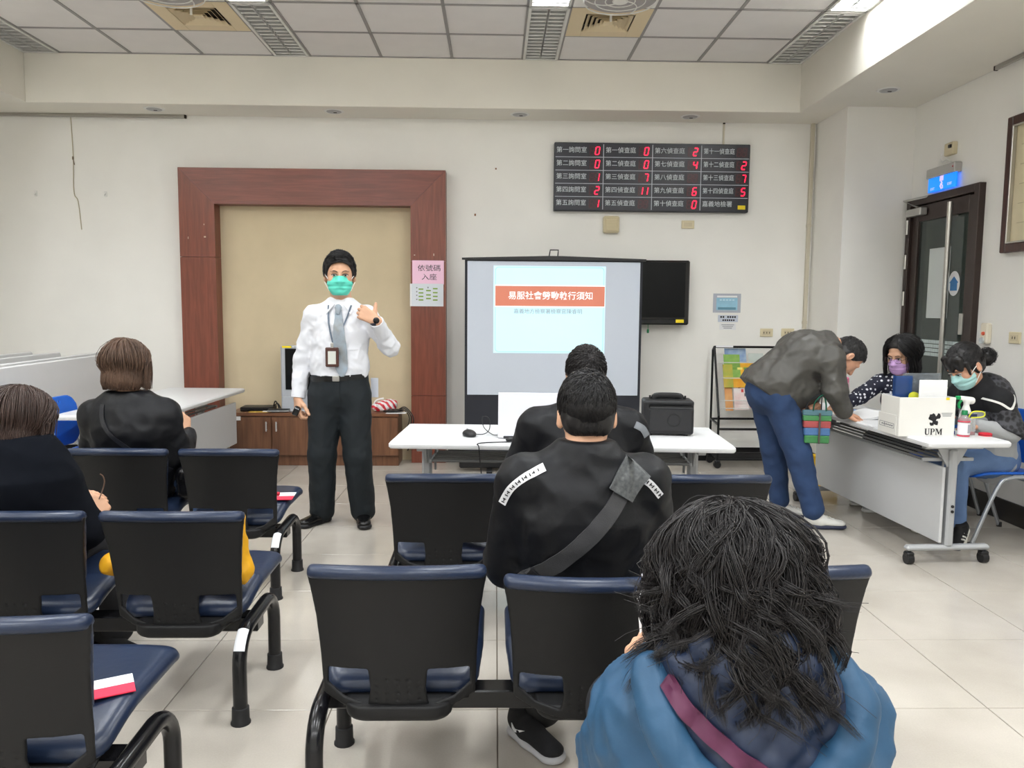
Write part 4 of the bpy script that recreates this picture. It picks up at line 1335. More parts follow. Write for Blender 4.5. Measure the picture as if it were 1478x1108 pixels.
def stripes_mat(key, c1, c2, scale, axis='X', detail=2.0):
    m = bpy.data.materials.new(key); m.use_nodes = True
    nt = m.node_tree; b = nt.nodes['Principled BSDF']; b.inputs['Roughness'].default_value = 0.4
    tc = nt.nodes.new('ShaderNodeTexCoord'); w = nt.nodes.new('ShaderNodeTexWave'); w.bands_direction = axis
    w.inputs['Scale'].default_value = scale; w.inputs['Distortion'].default_value = detail
    nt.links.new(tc.outputs['Object'], w.inputs['Vector'])
    cr = nt.nodes.new('ShaderNodeValToRGB'); cr.color_ramp.interpolation = 'CONSTANT'
    cr.color_ramp.elements[0].color = (*lin(c1), 1); cr.color_ramp.elements[1].position = 0.55; cr.color_ramp.elements[1].color = (*lin(c2), 1)
    nt.links.new(w.outputs['Fac'], cr.inputs['Fac']); nt.links.new(cr.outputs['Color'], b.inputs['Base Color'])
    return m
solid_obj('bag_body', so, stripes_mat('red_white_print', (236, 230, 230), (200, 40, 58), 9, 'DIAGONAL', 3), t)
MB().tube(spline([(-0.12, 0, 0.03), (-0.09, -0.01, 0.10), (-0.02, 0, 0.12)], 5), 0.008, 6).build('bag_handle', white_paper, t)
t = thing('black_gadget', 'curved black device on a white sheet at the right cabinet end', 'device', (-0.93, 7.14, ZT2))
so = Solid(0.005).ell((0, 0, 0.018), (0.085, 0.035, 0.014), k=0.01).cap((-0.02, 0.02, 0.026), (0.1, 0.015, 0.022), 0.010, 0.006)
solid_obj('body', so, black_gloss, t)
bx('sheet', (0.04, -0.01, 0.002), (0.18, 0.09, 0.004), white_paper, t, 0)
t = thing('cable_bundle', 'black cables hanging over the right end of the cabinet', 'cable', (-0.83, 7.2, ZT2))
for k in range(3):
    MB().tube(spline([(-0.06, 0.03*k, 0.012), (0.01, 0.03*k-0.02, 0.02+0.01*k), (0.05+0.02*k, 0.0, -0.06), (0.02+0.02*k, -0.03+0.02*k, -0.2), (0.07+0.01*k, 0.0, -0.26+0.05*k), (0.03+0.02*k, 0.03, -0.36+0.1*k), (0.06, 0.05, -0.3)], 6), 0.005, 6).build('cable', black_pl, t)

# ---- pull-up projector screen
SX0, SX1, SY = -0.268, 1.285, 6.9
sm = (SX0+SX1)/2
t = thing('projector_screen', 'standing projector screen with black border showing a slide', 'projector screen', (sm, SY, 0))
sw = SX1-SX0
screen_m = mat('screen_matte_white', (196, 203, 214), 0.85)
screen_bk = mat('screen_black_border', (34, 36, 44), 0.7)
bx('black_cloth', (0, 0.004, 1.02), (sw-0.01, 0.004, 1.70), screen_bk, t, 0)
cl = bx('white_cloth', (0, -0.001, (1.845+0.685)/2), (sw-0.055, 0.004, 1.845-0.685), screen_m, t, 0)
bar = MB().add([(-sw/2-0.02, -0.02, 1.855), (sw/2+0.02, -0.02, 1.855), (sw/2+0.02, -0.02, 1.872), (0.06, -0.02, 1.893), (-0.06, -0.02, 1.893), (-sw/2-0.02, -0.02, 1.872),
                (-sw/2-0.02, 0.02, 1.855), (sw/2+0.02, 0.02, 1.855), (sw/2+0.02, 0.02, 1.872), (0.06, 0.02, 1.893), (-0.06, 0.02, 1.893), (-sw/2-0.02, 0.02, 1.872)],
               [(0, 1, 2, 3, 4, 5), (11, 10, 9, 8, 7, 6), (0, 6, 7, 1), (1, 7, 8, 2), (2, 8, 9, 3), (3, 9, 10, 4), (4, 10, 11, 5), (5, 11, 6, 0)])
bar.build('top_bar', black_pl, t, smooth=False)
MB().tube([(-0.045, 0, 1.885), (-0.035, 0, 1.945), (0.035, 0, 1.945), (0.03, 0, 1.885)], 0.006, 6).build('carry_hook', black_pl, t)
bx('base_housing', (0, 0.02, 0.09), (sw+0.08, 0.1, 0.11), black_pl, t, 0.012)
MB().tube([(0, 0.06, 0.1), (0, 0.06, 1.86)], 0.012, 8).build('support_pole', steel_m, t)
for sx in (-1, 1): bx('floor_foot', (sx*0.55, 0.02, 0.017), (0.05, 0.34, 0.034), black_pl, t, 0.006)
# the projected slide: projector light put into the colours, with a faint glow
slide_bg = mat('slide_pale_cyan', (206, 236, 242), 0.9, emit=0.34, ecol=(190, 232, 245))
slide_edge = mat('slide_edge_cyan', (150, 205, 220), 0.9, emit=0.25, ecol=(150, 205, 220))
slide_red = mat('slide_red_band', (206, 128, 106), 0.9, emit=0.2, ecol=(210, 120, 96))
slide_white = mat('slide_white', (238, 242, 242), 0.9, emit=0.40, ecol=(236, 246, 246))
slide_grey = mat('slide_grey_text', (150, 168, 172), 0.9, emit=0.1, ecol=(150, 168, 172))
def at_screen(px, py):   # slide drawn in its own coordinates, 163 x 125 units
    return None
sl = bx('slide', (0.472-sm, -0.0040, 1.43), (0.972, 0.0016, 0.755), slide_bg, t, 0)
b = MB()
out = rrect(0.945, 0.735, 0.03, 4); inn = rrect(0.937, 0.727, 0.028, 4)
n = len(out)
b.add([(x, -0.0012, z) for x, z in out]+[(x, -0.0012, z) for x, z in inn], [(i, (i+1) % n, n+(i+1) % n, n+i) for i in range(n)])
b.build('slide_outline', slide_edge, sl, smooth=False)
bx('title_edge', (0.004, -0.0012, 0.118), (0.955, 0.0012, 0.192), slide_white, sl, 0)
bx('title_band', (0.004, -0.0022, 0.118), (0.950, 0.0012, 0.172), slide_red, sl, 0)
text('易服社會勞動執行須知', 0.074, (0.01, -0.0032, 0.118), FACE_CAM, slide_white, sl, bold=0.0008)
text('嘉義地方檢察署檢察官陳睿明', 0.046, (-0.012, -0.0014, -0.016), FACE_CAM, slide_grey, sl, bold=0.0)

# ---- things on the white table
ZTB = 0.7305
t = thing('laptop', 'white laptop seen from behind its lid on the white table', 'laptop', (0.20, 4.30, ZTB), -0.04)
lid = MB().box((0, 0, 0.128), (0.36, 0.008, 0.25), 0.003)
lo_ = lid.build('lid', mat('white_laptop_lid', (224, 225, 232), 0.35), t)
lo_.rotation_euler = (-0.06, 0, 0)
bx('base', (0, 0.125, 0.009), (0.36, 0.245, 0.016), mat('dark_laptop_base', (40, 40, 44), 0.4), t, 0.003)
bx('display', (0, 0.0055, 0.13), (0.34, 0.002, 0.22), mat('laptop_screen', (170, 200, 210), 0.3, emit=0.3), lo_, 0)
bx('hinge', (0, -0.002, 0.008), (0.30, 0.016, 0.014), mat('dark_laptop_base'), t, 0.003)
t = thing('computer_mouse', 'black computer mouse on the left of the white table', 'mouse', (-0.14, 4.38, ZTB), 0.4)
so = Solid(0.004).ell((0, 0, 0.012), (0.036, 0.058, 0.026))
so.plane((0, 0, 0.001), (0, 0, -1))
solid_obj('shell', so, black_pl, t)
bx('wheel', (0, 0.03, 0.033), (0.008, 0.02, 0.012), mat('mouse_wheel_grey', (150, 154, 158), 0.4), t, 0.003)
MB().tube(spline([(0.0, 0.055, 0.01), (0.08, 0.0, 0.006), (0.13, 0.02, 0.03), (0.13, 0.03, 0.09), (0.10, 0.05, 0.095), (0.10, 0.03, 0.04), (0.125, -0.03, 0.008), (0.145, -0.06, 0.006)], 6), 0.0025, 6).build('cable', black_pl, t)
t = thing('black_cable', 'black cable running over the front edge of the white table', 'cable', (0.10, 4.20, ZTB))
MB().tube(spline([(0.10, 0.04, 0.008), (0.02, 0.0, 0.01), (-0.03, -0.03, 0.005), (-0.15, -0.055, 0.004), (-0.19, -0.09, 0.002), (-0.18, -0.125, -0.01), (-0.17, -0.13, -0.12), (-0.13, -0.10, -0.45), (-0.08, -0.07, -0.72)], 6), 0.0032, 6).build('cord', black_pl, t)
so = Solid(0.004).ell((-0.02, -0.02, 0.014), (0.02, 0.012, 0.012)).cap((-0.01, -0.01, 0.016), (0.03, -0.03, 0.008), 0.006)
solid_obj('connector', so, black_pl, t)
t = thing('portable_speaker', 'black portable loudspeaker with handle on the white table', 'speaker', (0.995, 4.50, ZTB), -0.10)
so = Solid(0.006).box((0, 0, 0.105), (0.142, 0.085, 0.098), 0.016)
so.box((0.02, -0.105, 0.165), (0.13, 0.035, 0.012), 0.01, op='s', k=0.01)
solid_obj('cabinet', so, mat('speaker_black', (22, 22, 24), 0.45, bump=0.1, bscale=300), t)
bx('front_grille', (0.01, -0.086, 0.09), (0.235, 0.006, 0.125), mat('speaker_grille', (30, 30, 32), 0.6, bump=0.4, bscale=500), t, 0.006)
h = MB().tube(spline([(-0.075, 0, 0.195), (-0.07, 0, 0.218), (0, 0, 0.222), (0.07, 0, 0.218), (0.075, 0, 0.195)], 5), 0.011, 8, sq=1.6)
h.build('handle', black_pl, t)
for x in (-0.10, 0.10): MB().tube([(x, 0.0, 0.2), (x, 0.0, 0.222)], 0.006, 8).build('knob', black_pl, t)
MB().tube([(0.03+0.035*math.cos(a*PI/12), -0.0885, 0.09+0.035*math.sin(a*PI/12)) for a in range(24)], 0.0025, 5, closed=True).build('woofer_ring', black_pl, t)
for x in (-0.1, 0.1):
    for y in (-0.06, 0.06): MB().lathe([(0.012, 0), (0.012, 0.01)], 10, Matrix.Translation((x, y, 0))).build('foot', foot_m, t)

# ---- magazine rack
rk = thing('magazine_rack', 'black wheeled magazine rack holding leaflets by the back wall', 'rack', (2.40, 7.17, 0), 0)
def rod(a, b, r=0.011, name='rack_tube', m=frame_m): return MB().tube([a, b], r, 8).build(name, m, rk)
for sx in (-1, 1):
    x = sx*0.36
    rod((x, 0.18, 0.06), (x, 0.18, 1.07)); rod((x, 0.18, 1.07), (x, 0.13, 1.10))
    rod((x, 0.13, 1.10), (x, -0.08, 0.48)); rod((x, -0.08, 0.48), (x, -0.08, 0.06))
    rod((x, 0.18, 0.42), (x, -0.08, 0.40)); rod((x, 0.18, 0.09), (x, -0.08, 0.07))
    for y in (0.18, -0.08): castor(rk, x, y)
for (y, z) in ((0.13, 1.10), (0.18, 0.42), (-0.08, 0.36), (-0.08, 0.08), (0.18, 0.09)): rod((-0.36, y, z), (0.36, y, z))
bx('label_strip', (-0.27, 0.118, 1.105), (0.16, 0.004, 0.018), white_paper, rk, 0)
for k in range(9): rod((-0.36, -0.07+k*0.03, 0.085), (0.36, -0.07+k*0.03, 0.085), 0.004, 'shelf_wire')
white_wire = mat('white_wire', (210, 210, 206), 0.4)
for (y, z) in ((-0.045, 0.62), (-0.06, 0.55), (0.02, 0.82), (0.055, 0.96)):
    rod((-0.34, y-0.015, z), (0.34, y-0.015, z), 0.004, 'pocket_wire', white_wire)
mg = [('magazine with a blue sky cover in the top pocket of the rack', -0.16, 0.115, 0.985, 0.2, 0.22, (86, 120, 176), (180, 200, 214)),
      ('green magazine cover half hidden in the rack', -0.20, 0.085, 0.93, 0.15, 0.22, (96, 150, 50), (150, 186, 90)),
      ('grey checked leaflet at the right of the rack top', 0.03, 0.10, 0.95, 0.14, 0.2, (176, 188, 180), (205, 212, 205)),
      ('yellow magazine with small pictures in the rack middle', -0.10, 0.055, 0.85, 0.29, 0.24, (232, 190, 40), (226, 150, 30)),
      ('green and orange leaflet left of the yellow magazine', -0.245, 0.048, 0.84, 0.09, 0.22, (140, 168, 60), (200, 170, 60)),
      ('orange brown leaflet at the left of the lower rack pocket', -0.245, 0.0, 0.68, 0.07, 0.32, (198, 132, 70), (214, 160, 100)),
      ('white leaflet with red ink drawing in the lower rack pocket', -0.13, 0.0, 0.69, 0.135, 0.32, (234, 230, 226), (220, 190, 186)),
      ('red booklet with gold dot in the lower rack pocket', 0.03, 0.0, 0.70, 0.17, 0.30, (196, 24, 36), (206, 34, 44)),
      ('pink leaflet right of the yellow magazine in the rack', 0.12, 0.06, 0.86, 0.12, 0.22, (214, 110, 150), (226, 140, 170))]
tl_ = 0.325
for i, (lab, x, y, z, w_, h_, c1, c2) in enumerate(mg):
    m_ = mat('cover_%d' % i, c1, 0.4, col2=c2, vscale=9)
    t = thing('magazine', lab, 'magazine', (2.40+x, 7.17+y-0.02, z-h_/2), 0, 'leaflets and magazines in the rack')
    t.rotation_euler = (-tl_, 0, 0)
    bx('cover', (0, -0.003, h_/2), (w_, 0.003, h_), m_, t, 0)
    bx('pages', (0, 0.001, h_/2), (w_-0.004, 0.005, h_-0.004), white_paper, t, 0)
    if i == 7: MB().lathe([(0.022, 0), (0.022, 0.001)], 16, Matrix.Translation((-0.03, -0.0046, h_*0.72)) @ Matrix.Rotation(PI/2, 4, 'X')).build('gold_dot', mat('gold_print', (230, 180, 60), 0.4), t)
    if i in (3, 6):
        for k in range(4):
            bx('cover_print', (-w_*0.3+k*w_*0.2, -0.0052, h_*(0.75 if i == 3 else 0.8-0.12*k)), (w_*0.16, 0.001, h_*0.09), mat('print_%d_%d' % (i, k % 2), [(110, 160, 60), (236, 226, 120)][k % 2] if i == 3 else [(196, 60, 56), (90, 96, 96)][k % 2], 0.5), t, 0)

# ---- things on the wheeled table
def on_desk(name, label, cat, x, y, rz=0, group=None): return thing(name, label, cat, (x, y, ZTB), rz, group)
carton_m = mat('white_carton', (226, 224, 218), 0.7, var=0.02, vscale=6)
t = on_desk('carton_box', 'white open carton with black griffin logo and UPM lettering', 'box', 2.478, 4.545, 0.02)
cb = MB()
cw_, cd_, ch_ = 0.325, 0.205, 0.225
cb.box((0, -cd_/2, ch_/2), (cw_, 0.005, ch_), 0.001); cb.box((0, cd_/2, ch_/2), (cw_, 0.005, ch_), 0.001)
for sx in (-1, 1): cb.box((sx*cw_/2, 0, ch_/2), (0.005, cd_, ch_), 0.001)
cb.box((0, 0, 0.004), (cw_, cd_, 0.006), 0.001)
cb.build('carton', carton_m, t)
bx('side_flap', (-cw_/2-0.004, 0.02, 0.06), (0.004, 0.2, 0.115), carton_m, t, 0.001)
for z in (0.040, 0.066): bx('stamp_line', (-cw_/2-0.0065, 0.02, z), (0.001, 0.16, 0.0025), grey_ink, t, 0)
for y in (-0.06, 0.045, 0.10): bx('stamp_line', (-cw_/2-0.0065, y, 0.053), (0.001, 0.0025, 0.026), grey_ink, t, 0)
for k in range(6): bx('stamp_mark', (-cw_/2-0.0065, -0.04+k*0.022, 0.053), (0.001, 0.014, 0.008), grey_ink, t, 0)
def serif_word(parent, x0, y, z0, h):
    m = MB()
    B = lambda xa, xb, za, zb: m.box((x0+(xa+xb)/2*h, y, z0+(za+zb)/2*h), (abs(xb-xa)*h, 0.0012, abs(zb-za)*h), 0)
    def S(pts): m.prism([(x0+a*h, z0+b*h) for a, b in pts], 0.0012, FACE_CAM @ Matrix.Translation((0, 0, -y)))
    # U
    B(0.10, 0.30, 0.22, 1.0); B(0.02, 0.38, 0.94, 1.0); B(0.66, 0.74, 0.22, 1.0); B(0.56, 0.84, 0.94, 1.0)
    S([(0.10, 0.24), (0.13, 0.10), (0.25, 0.0), (0.45, -0.03), (0.62, 0.03), (0.72, 0.14), (0.74, 0.24), (0.66, 0.24), (0.60, 0.12), (0.46, 0.07), (0.35, 0.12), (0.30, 0.24)])
    # P
    B(1.02, 1.22, 0.0, 1.0); B(0.94, 1.30, 0.0, 0.06); B(0.94, 1.24, 0.94, 1.0); B(1.22, 1.42, 0.94, 1.0); B(1.22, 1.42, 0.44, 0.50)
    S([(1.40, 0.44), (1.54, 0.48), (1.64, 0.58), (1.66, 0.72), (1.62, 0.88), (1.52, 0.97), (1.40, 1.0), (1.40, 0.94), (1.46, 0.86), (1.47, 0.72), (1.46, 0.58), (1.40, 0.50)])
    # M
    B(1.86, 1.93, 0.0, 1.0); B(1.78, 2.02, 0.0, 0.06); B(2.62, 2.82, 0.0, 1.0); B(2.54, 2.90, 0.0, 0.06); B(2.74, 2.90, 0.94, 1.0); B(1.76, 1.94, 0.94, 1.0)
    S([(1.88, 1.0), (2.28, 0.06), (2.36, 0.06), (2.66, 0.86), (2.66, 1.0), (2.62, 1.0), (2.36, 0.34), (2.08, 1.0)])
    return m.build('lettering', black_ink, parent, smooth=False)
serif_word(t, -0.012, -cd_/2-0.0036, 0.010, 0.036)
for k in range(3): bx('address_line', (0.115, -cd_/2-0.0032, 0.135-k*0.008), (0.062-0.006*k, 0.0008, 0.003), grey_ink, t, 0)
grif = [(0.0, 0.0), (0.012, 0.004), (0.010, 0.012), (0.022, 0.006), (0.034, 0.004), (0.03, 0.014), (0.024, 0.020), (0.038, 0.022), (0.034, 0.034), (0.022, 0.034),
        (0.028, 0.046), (0.048, 0.050), (0.052, 0.066), (0.046, 0.082), (0.034, 0.086), (0.03, 0.074), (0.022, 0.064), (0.016, 0.078), (0.006, 0.086), (-0.004, 0.078), (-0.016, 0.078),
        (-0.010, 0.068), (-0.018, 0.064), (-0.004, 0.056), (-0.010, 0.048), (-0.024, 0.054), (-0.022, 0.044), (-0.010, 0.038), (0.0, 0.034), (0.004, 0.024), (-0.006, 0.020), (-0.012, 0.026), (-0.016, 0.016), (-0.004, 0.010), (-0.010, 0.002)]
bmg = bmesh.new()
vsg = [bmg.verts.new((x*0.95, y*0.85, 0)) for x, y in grif]
fg = bmg.faces.new(vsg)
bmesh.ops.triangulate(bmg, faces=[fg])
me = bpy.data.meshes.new('griffin_logo'); bmg.to_mesh(me); bmg.free()
me.materials.append(black_ink)
o = mk('griffin_logo', me, None, t); o.matrix_local = FACE_CAM.copy(); o.location = (0.03, -cd_/2-0.0034, 0.062)
bx('tape', (0.115, -cd_/2-0.0036, 0.218), (0.02, 0.001, 0.014), yellow_st, t, 0)
t = on_desk('white_board_sheet', 'white sheet standing upright in the carton', 'paper', 2.53, 4.485, 0.02); t.location.z += 0.012
bx('sheet', (0, 0, 0.155), (0.165, 0.006, 0.31), white_paper, t, 0.001)
bx('backing_sheet', (0.002, 0.006, 0.15), (0.16, 0.003, 0.29), white_paper, t, 0.001)
acr = mat('clear_acrylic', (210, 216, 220), 0.06, trans=0.9)
t = on_desk('acrylic_holder', 'clear plastic folder standing behind the white sheet in the carton', 'folder', 2.53, 4.60, 0.02); t.location.z += 0.012
bx('panel', (0, 0, 0.17), (0.22, 0.003, 0.34), acr, t, 0.001)
bx('panel', (0, 0.02, 0.17), (0.22, 0.003, 0.335), acr, t, 0.001)
t = on_desk('blue_folder', 'translucent blue plastic folder standing in the carton', 'folder', 2.385, 4.535, 0.05); t.location.z += 0.012
bl = mat('blue_translucent', (80, 134, 206), 0.12, trans=0.85)
bx('cover', (0, 0, 0.165), (0.10, 0.004, 0.33), bl, t, 0.001); bx('cover', (0.005, 0.028, 0.16), (0.10, 0.004, 0.32), bl, t, 0.001)
bx('spine', (-0.05, 0.014, 0.165), (0.004, 0.03, 0.33), bl, t, 0.001)
t = on_desk('yellow_card', 'yellow green card peeking out of the carton', 'card', 2.437, 4.52, 0.02); t.location.z += 0.012
MB().prism([(0.03*math.cos(a*PI/12), 0.215+0.022*math.sin(a*PI/12)) for a in range(0, 13)]+[(-0.03, 0), (0.03, 0)], 0.004, FACE_CAM).build('card', mat('lime_card', (206, 208, 60), 0.5), t)
clear_liq = mat('clear_plastic_bottle', (225, 228, 228), 0.1, trans=0.75)
green_cap = mat('green_cap', (10, 120, 70), 0.4)
t = on_desk('sanitizer_bottle', 'clear sanitizer bottle with green cap and red band right of carton', 'bottle', 2.69, 4.43, 0)
MB().lathe([(0.03, 0.0), (0.0315, 0.008), (0.0315, 0.085), (0.026, 0.108), (0.014, 0.125), (0.014, 0.132)], 24).build('bottle', clear_liq, t)
MB().lathe([(0.0165, 0.128), (0.0165, 0.150), (0.014, 0.154)], 20).build('cap', green_cap, t)
MB().lathe([(0.0322, 0.016), (0.0322, 0.084)], 24).build('label', mat('bottle_label', (232, 222, 226), 0.5), t)
for z in (0.006, 0.088): MB().lathe([(0.0326, z), (0.0326, z+0.007)], 24).build('red_band', mat('red_band', (214, 70, 90), 0.5), t)
bx('label_print', (0.012, -0.0322, 0.05), (0.016, 0.001, 0.05), mat('label_grey_print', (150, 150, 156), 0.6), t, 0)
t = on_desk('spray_bottle', 'white spray bottle with green trigger behind the sanitizer', 'bottle', 2.80, 4.60, 0)
MB().lathe([(0.035, 0), (0.036, 0.01), (0.036, 0.10), (0.02, 0.15), (0.015, 0.165)], 24).build('bottle', white_pl, t)
so = Solid(0.004).ecap((0.03, 0, 0.19), (-0.035, 0, 0.205), 0.022, 0.014, (0, 1, 0), 0.7, 0.01).cap((0, 0, 0.16), (0, 0, 0.19), 0.016, 0.016, 0.01)
solid_obj('spray_head', so, white_pl, t)
tr = MB().tube(spline([(-0.03, 0, 0.195), (-0.045, 0, 0.17), (-0.04, 0, 0.145)], 4), 0.008, 8)
tr.box((-0.052, 0, 0.207), (0.03, 0.022, 0.022), 0.005)
tr.build('trigger', mat('green_trigger', (20, 150, 80), 0.4), t)
t = on_desk('clear_cup', 'clear plastic box with dark band beside the sanitizer bottle', 'box', 2.755, 4.50, 0)
bx('body', (0, 0, 0.065), (0.062, 0.06, 0.13), clear_liq, t, 0.004)
bx('dark_band', (0, -0.0315, 0.117), (0.064, 0.002, 0.022), mat('navy_band', (40, 50, 86), 0.4), t, 0)
bx('red_base', (0, 0, 0.012), (0.056, 0.054, 0.02), mat('red_base', (196, 60, 74), 0.4), t, 0.002)
t = on_desk('yellow_loop', 'yellow coiled key loop hooked over the clear box', 'key loop', 2.775, 4.44, 0)
MB().tube(spline([(-0.04, 0.0, 0.110), (0.01, 0, 0.112), (0.035, 0, 0.120), (0.036, 0, 0.138), (0.012, 0, 0.146), (-0.04, 0.0, 0.138), (-0.055, 0.01, 0.07), (-0.05, 0.0, 0.006)], 6), 0.004, 8).build('loop', mat('lime_plastic', (214, 216, 60), 0.4), t)
t = on_desk('ink_pad', 'round red ink pad on the desk near the lace woman', 'ink pad', 2.83, 4.45, 0)
MB().lathe([(0.034, 0), (0.036, 0.004), (0.036, 0.018), (0.03, 0.022)], 24).build('case', mat('red_plastic', (204, 34, 52), 0.35), t)
MB().lathe([(0.037, 0.010), (0.037, 0.013)], 24).build('seam', mat('dark_red', (130, 20, 34), 0.4), t)
t = on_desk('blue_can', 'small blue and white pack behind the sanitizer bottle', 'pack', 2.645, 4.50, 0)
t.location = (2.662, 4.52, ZTB)
bx('pack', (0, 0, 0.05), (0.035, 0.05, 0.10), mat('pack_blue', (120, 190, 220), 0.4), t, 0.006)
bx('lid', (0, 0, 0.103), (0.036, 0.051, 0.008), mat('pack_orange', (214, 110, 90), 0.4), t, 0.002)
bx('base', (0, 0, 0.012), (0.037, 0.052, 0.024), mat('pack_navy', (30, 60, 150), 0.4), t, 0.002)
# papers
def sheet(name, label, cat, x, y, rz, w_, d_, h_, m=white_paper, z=0, curl=0.0, n=6):
    t = on_desk(name, label, cat, x, y, rz); t.location.z += z
    k = max(1, int(h_/0.003))
    for i in range(min(k, 4)):
        g = MB(); vs = []; fs = []
        for a in range(n+1):
            for s_ in (0, 1):
                u = a/n
                zz = 0.001+i*h_/4+curl*u*u
                vs.append((-w_/2+w_*u, -d_/2+d_*s_, zz)); 
        for a in range(n+1):
            for s_ in (0, 1):
                u = a/n
                vs.append((-w_/2+w_*u, -d_/2+d_*s_, 0.001+i*h_/4+curl*u*u+h_/4*0.8))
        o_ = 2*(n+1)
        for a in range(n):
            fs += [(2*a, 2*a+1, 2*a+3, 2*a+2), (o_+2*a, o_+2*a+2, o_+2*a+3, o_+2*a+1), (2*a, 2*a+2, o_+2*a+2, o_+2*a), (2*a+1, o_+2*a+1, o_+2*a+3, 2*a+3)]
        fs += [(0, o_, o_+1, 1), (2*n, 2*n+1, o_+2*n+1, o_+2*n)]
        g.add(vs, fs)
        g.build('page', m, t, rot=(0, 0, random.uniform(-0.05, 0.05)))
    return t
sheet('document_stack', 'stack of white papers with curled edge beside the carton', 'papers', 2.47, 5.22, 0.15, 0.22, 0.30, 0.016, curl=0.03)
sheet('document_sheet', 'white sheet being signed under the bending man hand', 'papers', 2.41, 5.45, 0.25, 0.21, 0.29, 0.006)
sheet('document_sheet', 'loose white sheet near the left desk edge before the carton', 'papers', 2.45, 4.93, -0.05, 0.20, 0.29, 0.003)
t = on_desk('ballpoint_pen', 'blue pen lying on the papers on the desk', 'pen', 2.57, 5.50, 0.1)
MB().tube([(-0.07, 0, 0.012), (0.06, 0, 0.012)], 0.0055, 8).tube([(0.06, 0, 0.012), (0.072, 0, 0.012)], [0.0055, 0.001], 8).build('barrel', mat('pen_blue', (20, 110, 190), 0.3), t)
MB().box((-0.05, 0, 0.02), (0.04, 0.004, 0.004), 0.001).build('clip', mat('pen_navy', (20, 60, 140), 0.3), t)
t = thing('water_bottle', 'pink printed water bottle on the far end of the desk', 'bottle', (2.63, 5.86, ZTB))
pk_m = mat('pink_bottle', (236, 170, 190), 0.4, col2=(246, 200, 212), vscale=60)
MB().lathe([(0.031, 0), (0.033, 0.006), (0.033, 0.165), (0.03, 0.178)], 24).build('bottle', pk_m, t)
MB().lathe([(0.03, 0.178), (0.031, 0.185), (0.031, 0.21), (0.024, 0.218)], 24).build('lid', mat('pink_lid', (238, 130, 164), 0.4), t)
t = thing('floor_box', 'small yellow box on the floor beyond the wheeled table', 'box', (2.72, 6.35, 0), 0.2)
bx('box', (0, 0, 0.12), (0.16, 0.16, 0.24), mat('yellow_box', (232, 186, 20), 0.5), t, 0.01)
bx('lid', (0, 0, 0.25), (0.17, 0.17, 0.02), mat('yellow_box'), t, 0.005)
# striped shopping bag
bt = thing('striped_bag', 'red, green and blue striped woven bag in the bending man hand', 'bag', (2.10, 5.06, 0.585), -0.15)
cols = [((62, 128, 74), 0.0, 0.05), ((74, 112, 160), 0.05, 0.10), ((168, 78, 78), 0.10, 0.145), ((70, 132, 80), 0.145, 0.18), ((84, 120, 130), 0.18, 0.215)]
for (c_, za, zb) in cols:
    m_ = mat('bag_%d_%d' % (c_[0], c_[2]), c_, 0.45, bump=0.4, bscale=220)
    w1 = 0.155+0.03*za/0.2
    bx('stripe_panel', (0, 0, (za+zb)/2), (w1, 0.045+0.02*(0.2-za), zb-za+0.001), m_, bt, 0.006)
bx('strap', (0.01, -0.036, 0.10), (0.012, 0.004, 0.2), mat('strap_brown', (80, 70, 66), 0.5), bt, 0.001)
MB().tube(spline([(-0.03, -0.02, 0.21), (-0.02, -0.02, 0.27), (0.03, -0.01, 0.315), (0.05, -0.01, 0.26), (0.05, -0.02, 0.21)], 6), 0.009, 6, sq=0.4).build('handle', mat('green_handle', (10, 92, 70), 0.5), bt)
MB().tube(spline([(-0.07, 0.02, 0.21), (-0.05, 0.02, 0.27), (0.02, 0.01, 0.32), (0.03, 0.02, 0.26), (0.03, 0.02, 0.21)], 6), 0.008, 6, sq=0.4).build('handle', mat('dark_handle', (40, 44, 48), 0.5), bt)
# ================================================================== PEOPLE
from mathutils.bvhtree import BVHTree
skin_m = mat('skin', (206, 160, 130), 0.5, var=0.05, vscale=9)
skin_far = mat('skin_warm', (200, 150, 122), 0.5, var=0.05, vscale=9)
hair_black = mat('black_hair', (20, 18, 19), 0.42)
hair_soft = mat('soft_black_hair', (30, 26, 26), 0.45)
hair_brown = mat('brown_hair', (92, 70, 56), 0.45, var=0.25, vscale=14)
hair_dark_brown = mat('dark_brown_hair', (62, 46, 40), 0.45, var=0.2, vscale=14)
eye_white = mat('eye_white', (226, 222, 216), 0.25)
iris_m = mat('dark_iris', (26, 18, 14), 0.15)

def frame(f, u):
    """columns: person's right, facing, up"""
    y = unit(f); x = unit(np.cross(y, u)); z = np.cross(x, y)
    return np.stack([x, y, z], 1)
def place(vf, R, o, s=1.0):
    return (vf[0]*s) @ R.T+np.asarray(o), vf[1]

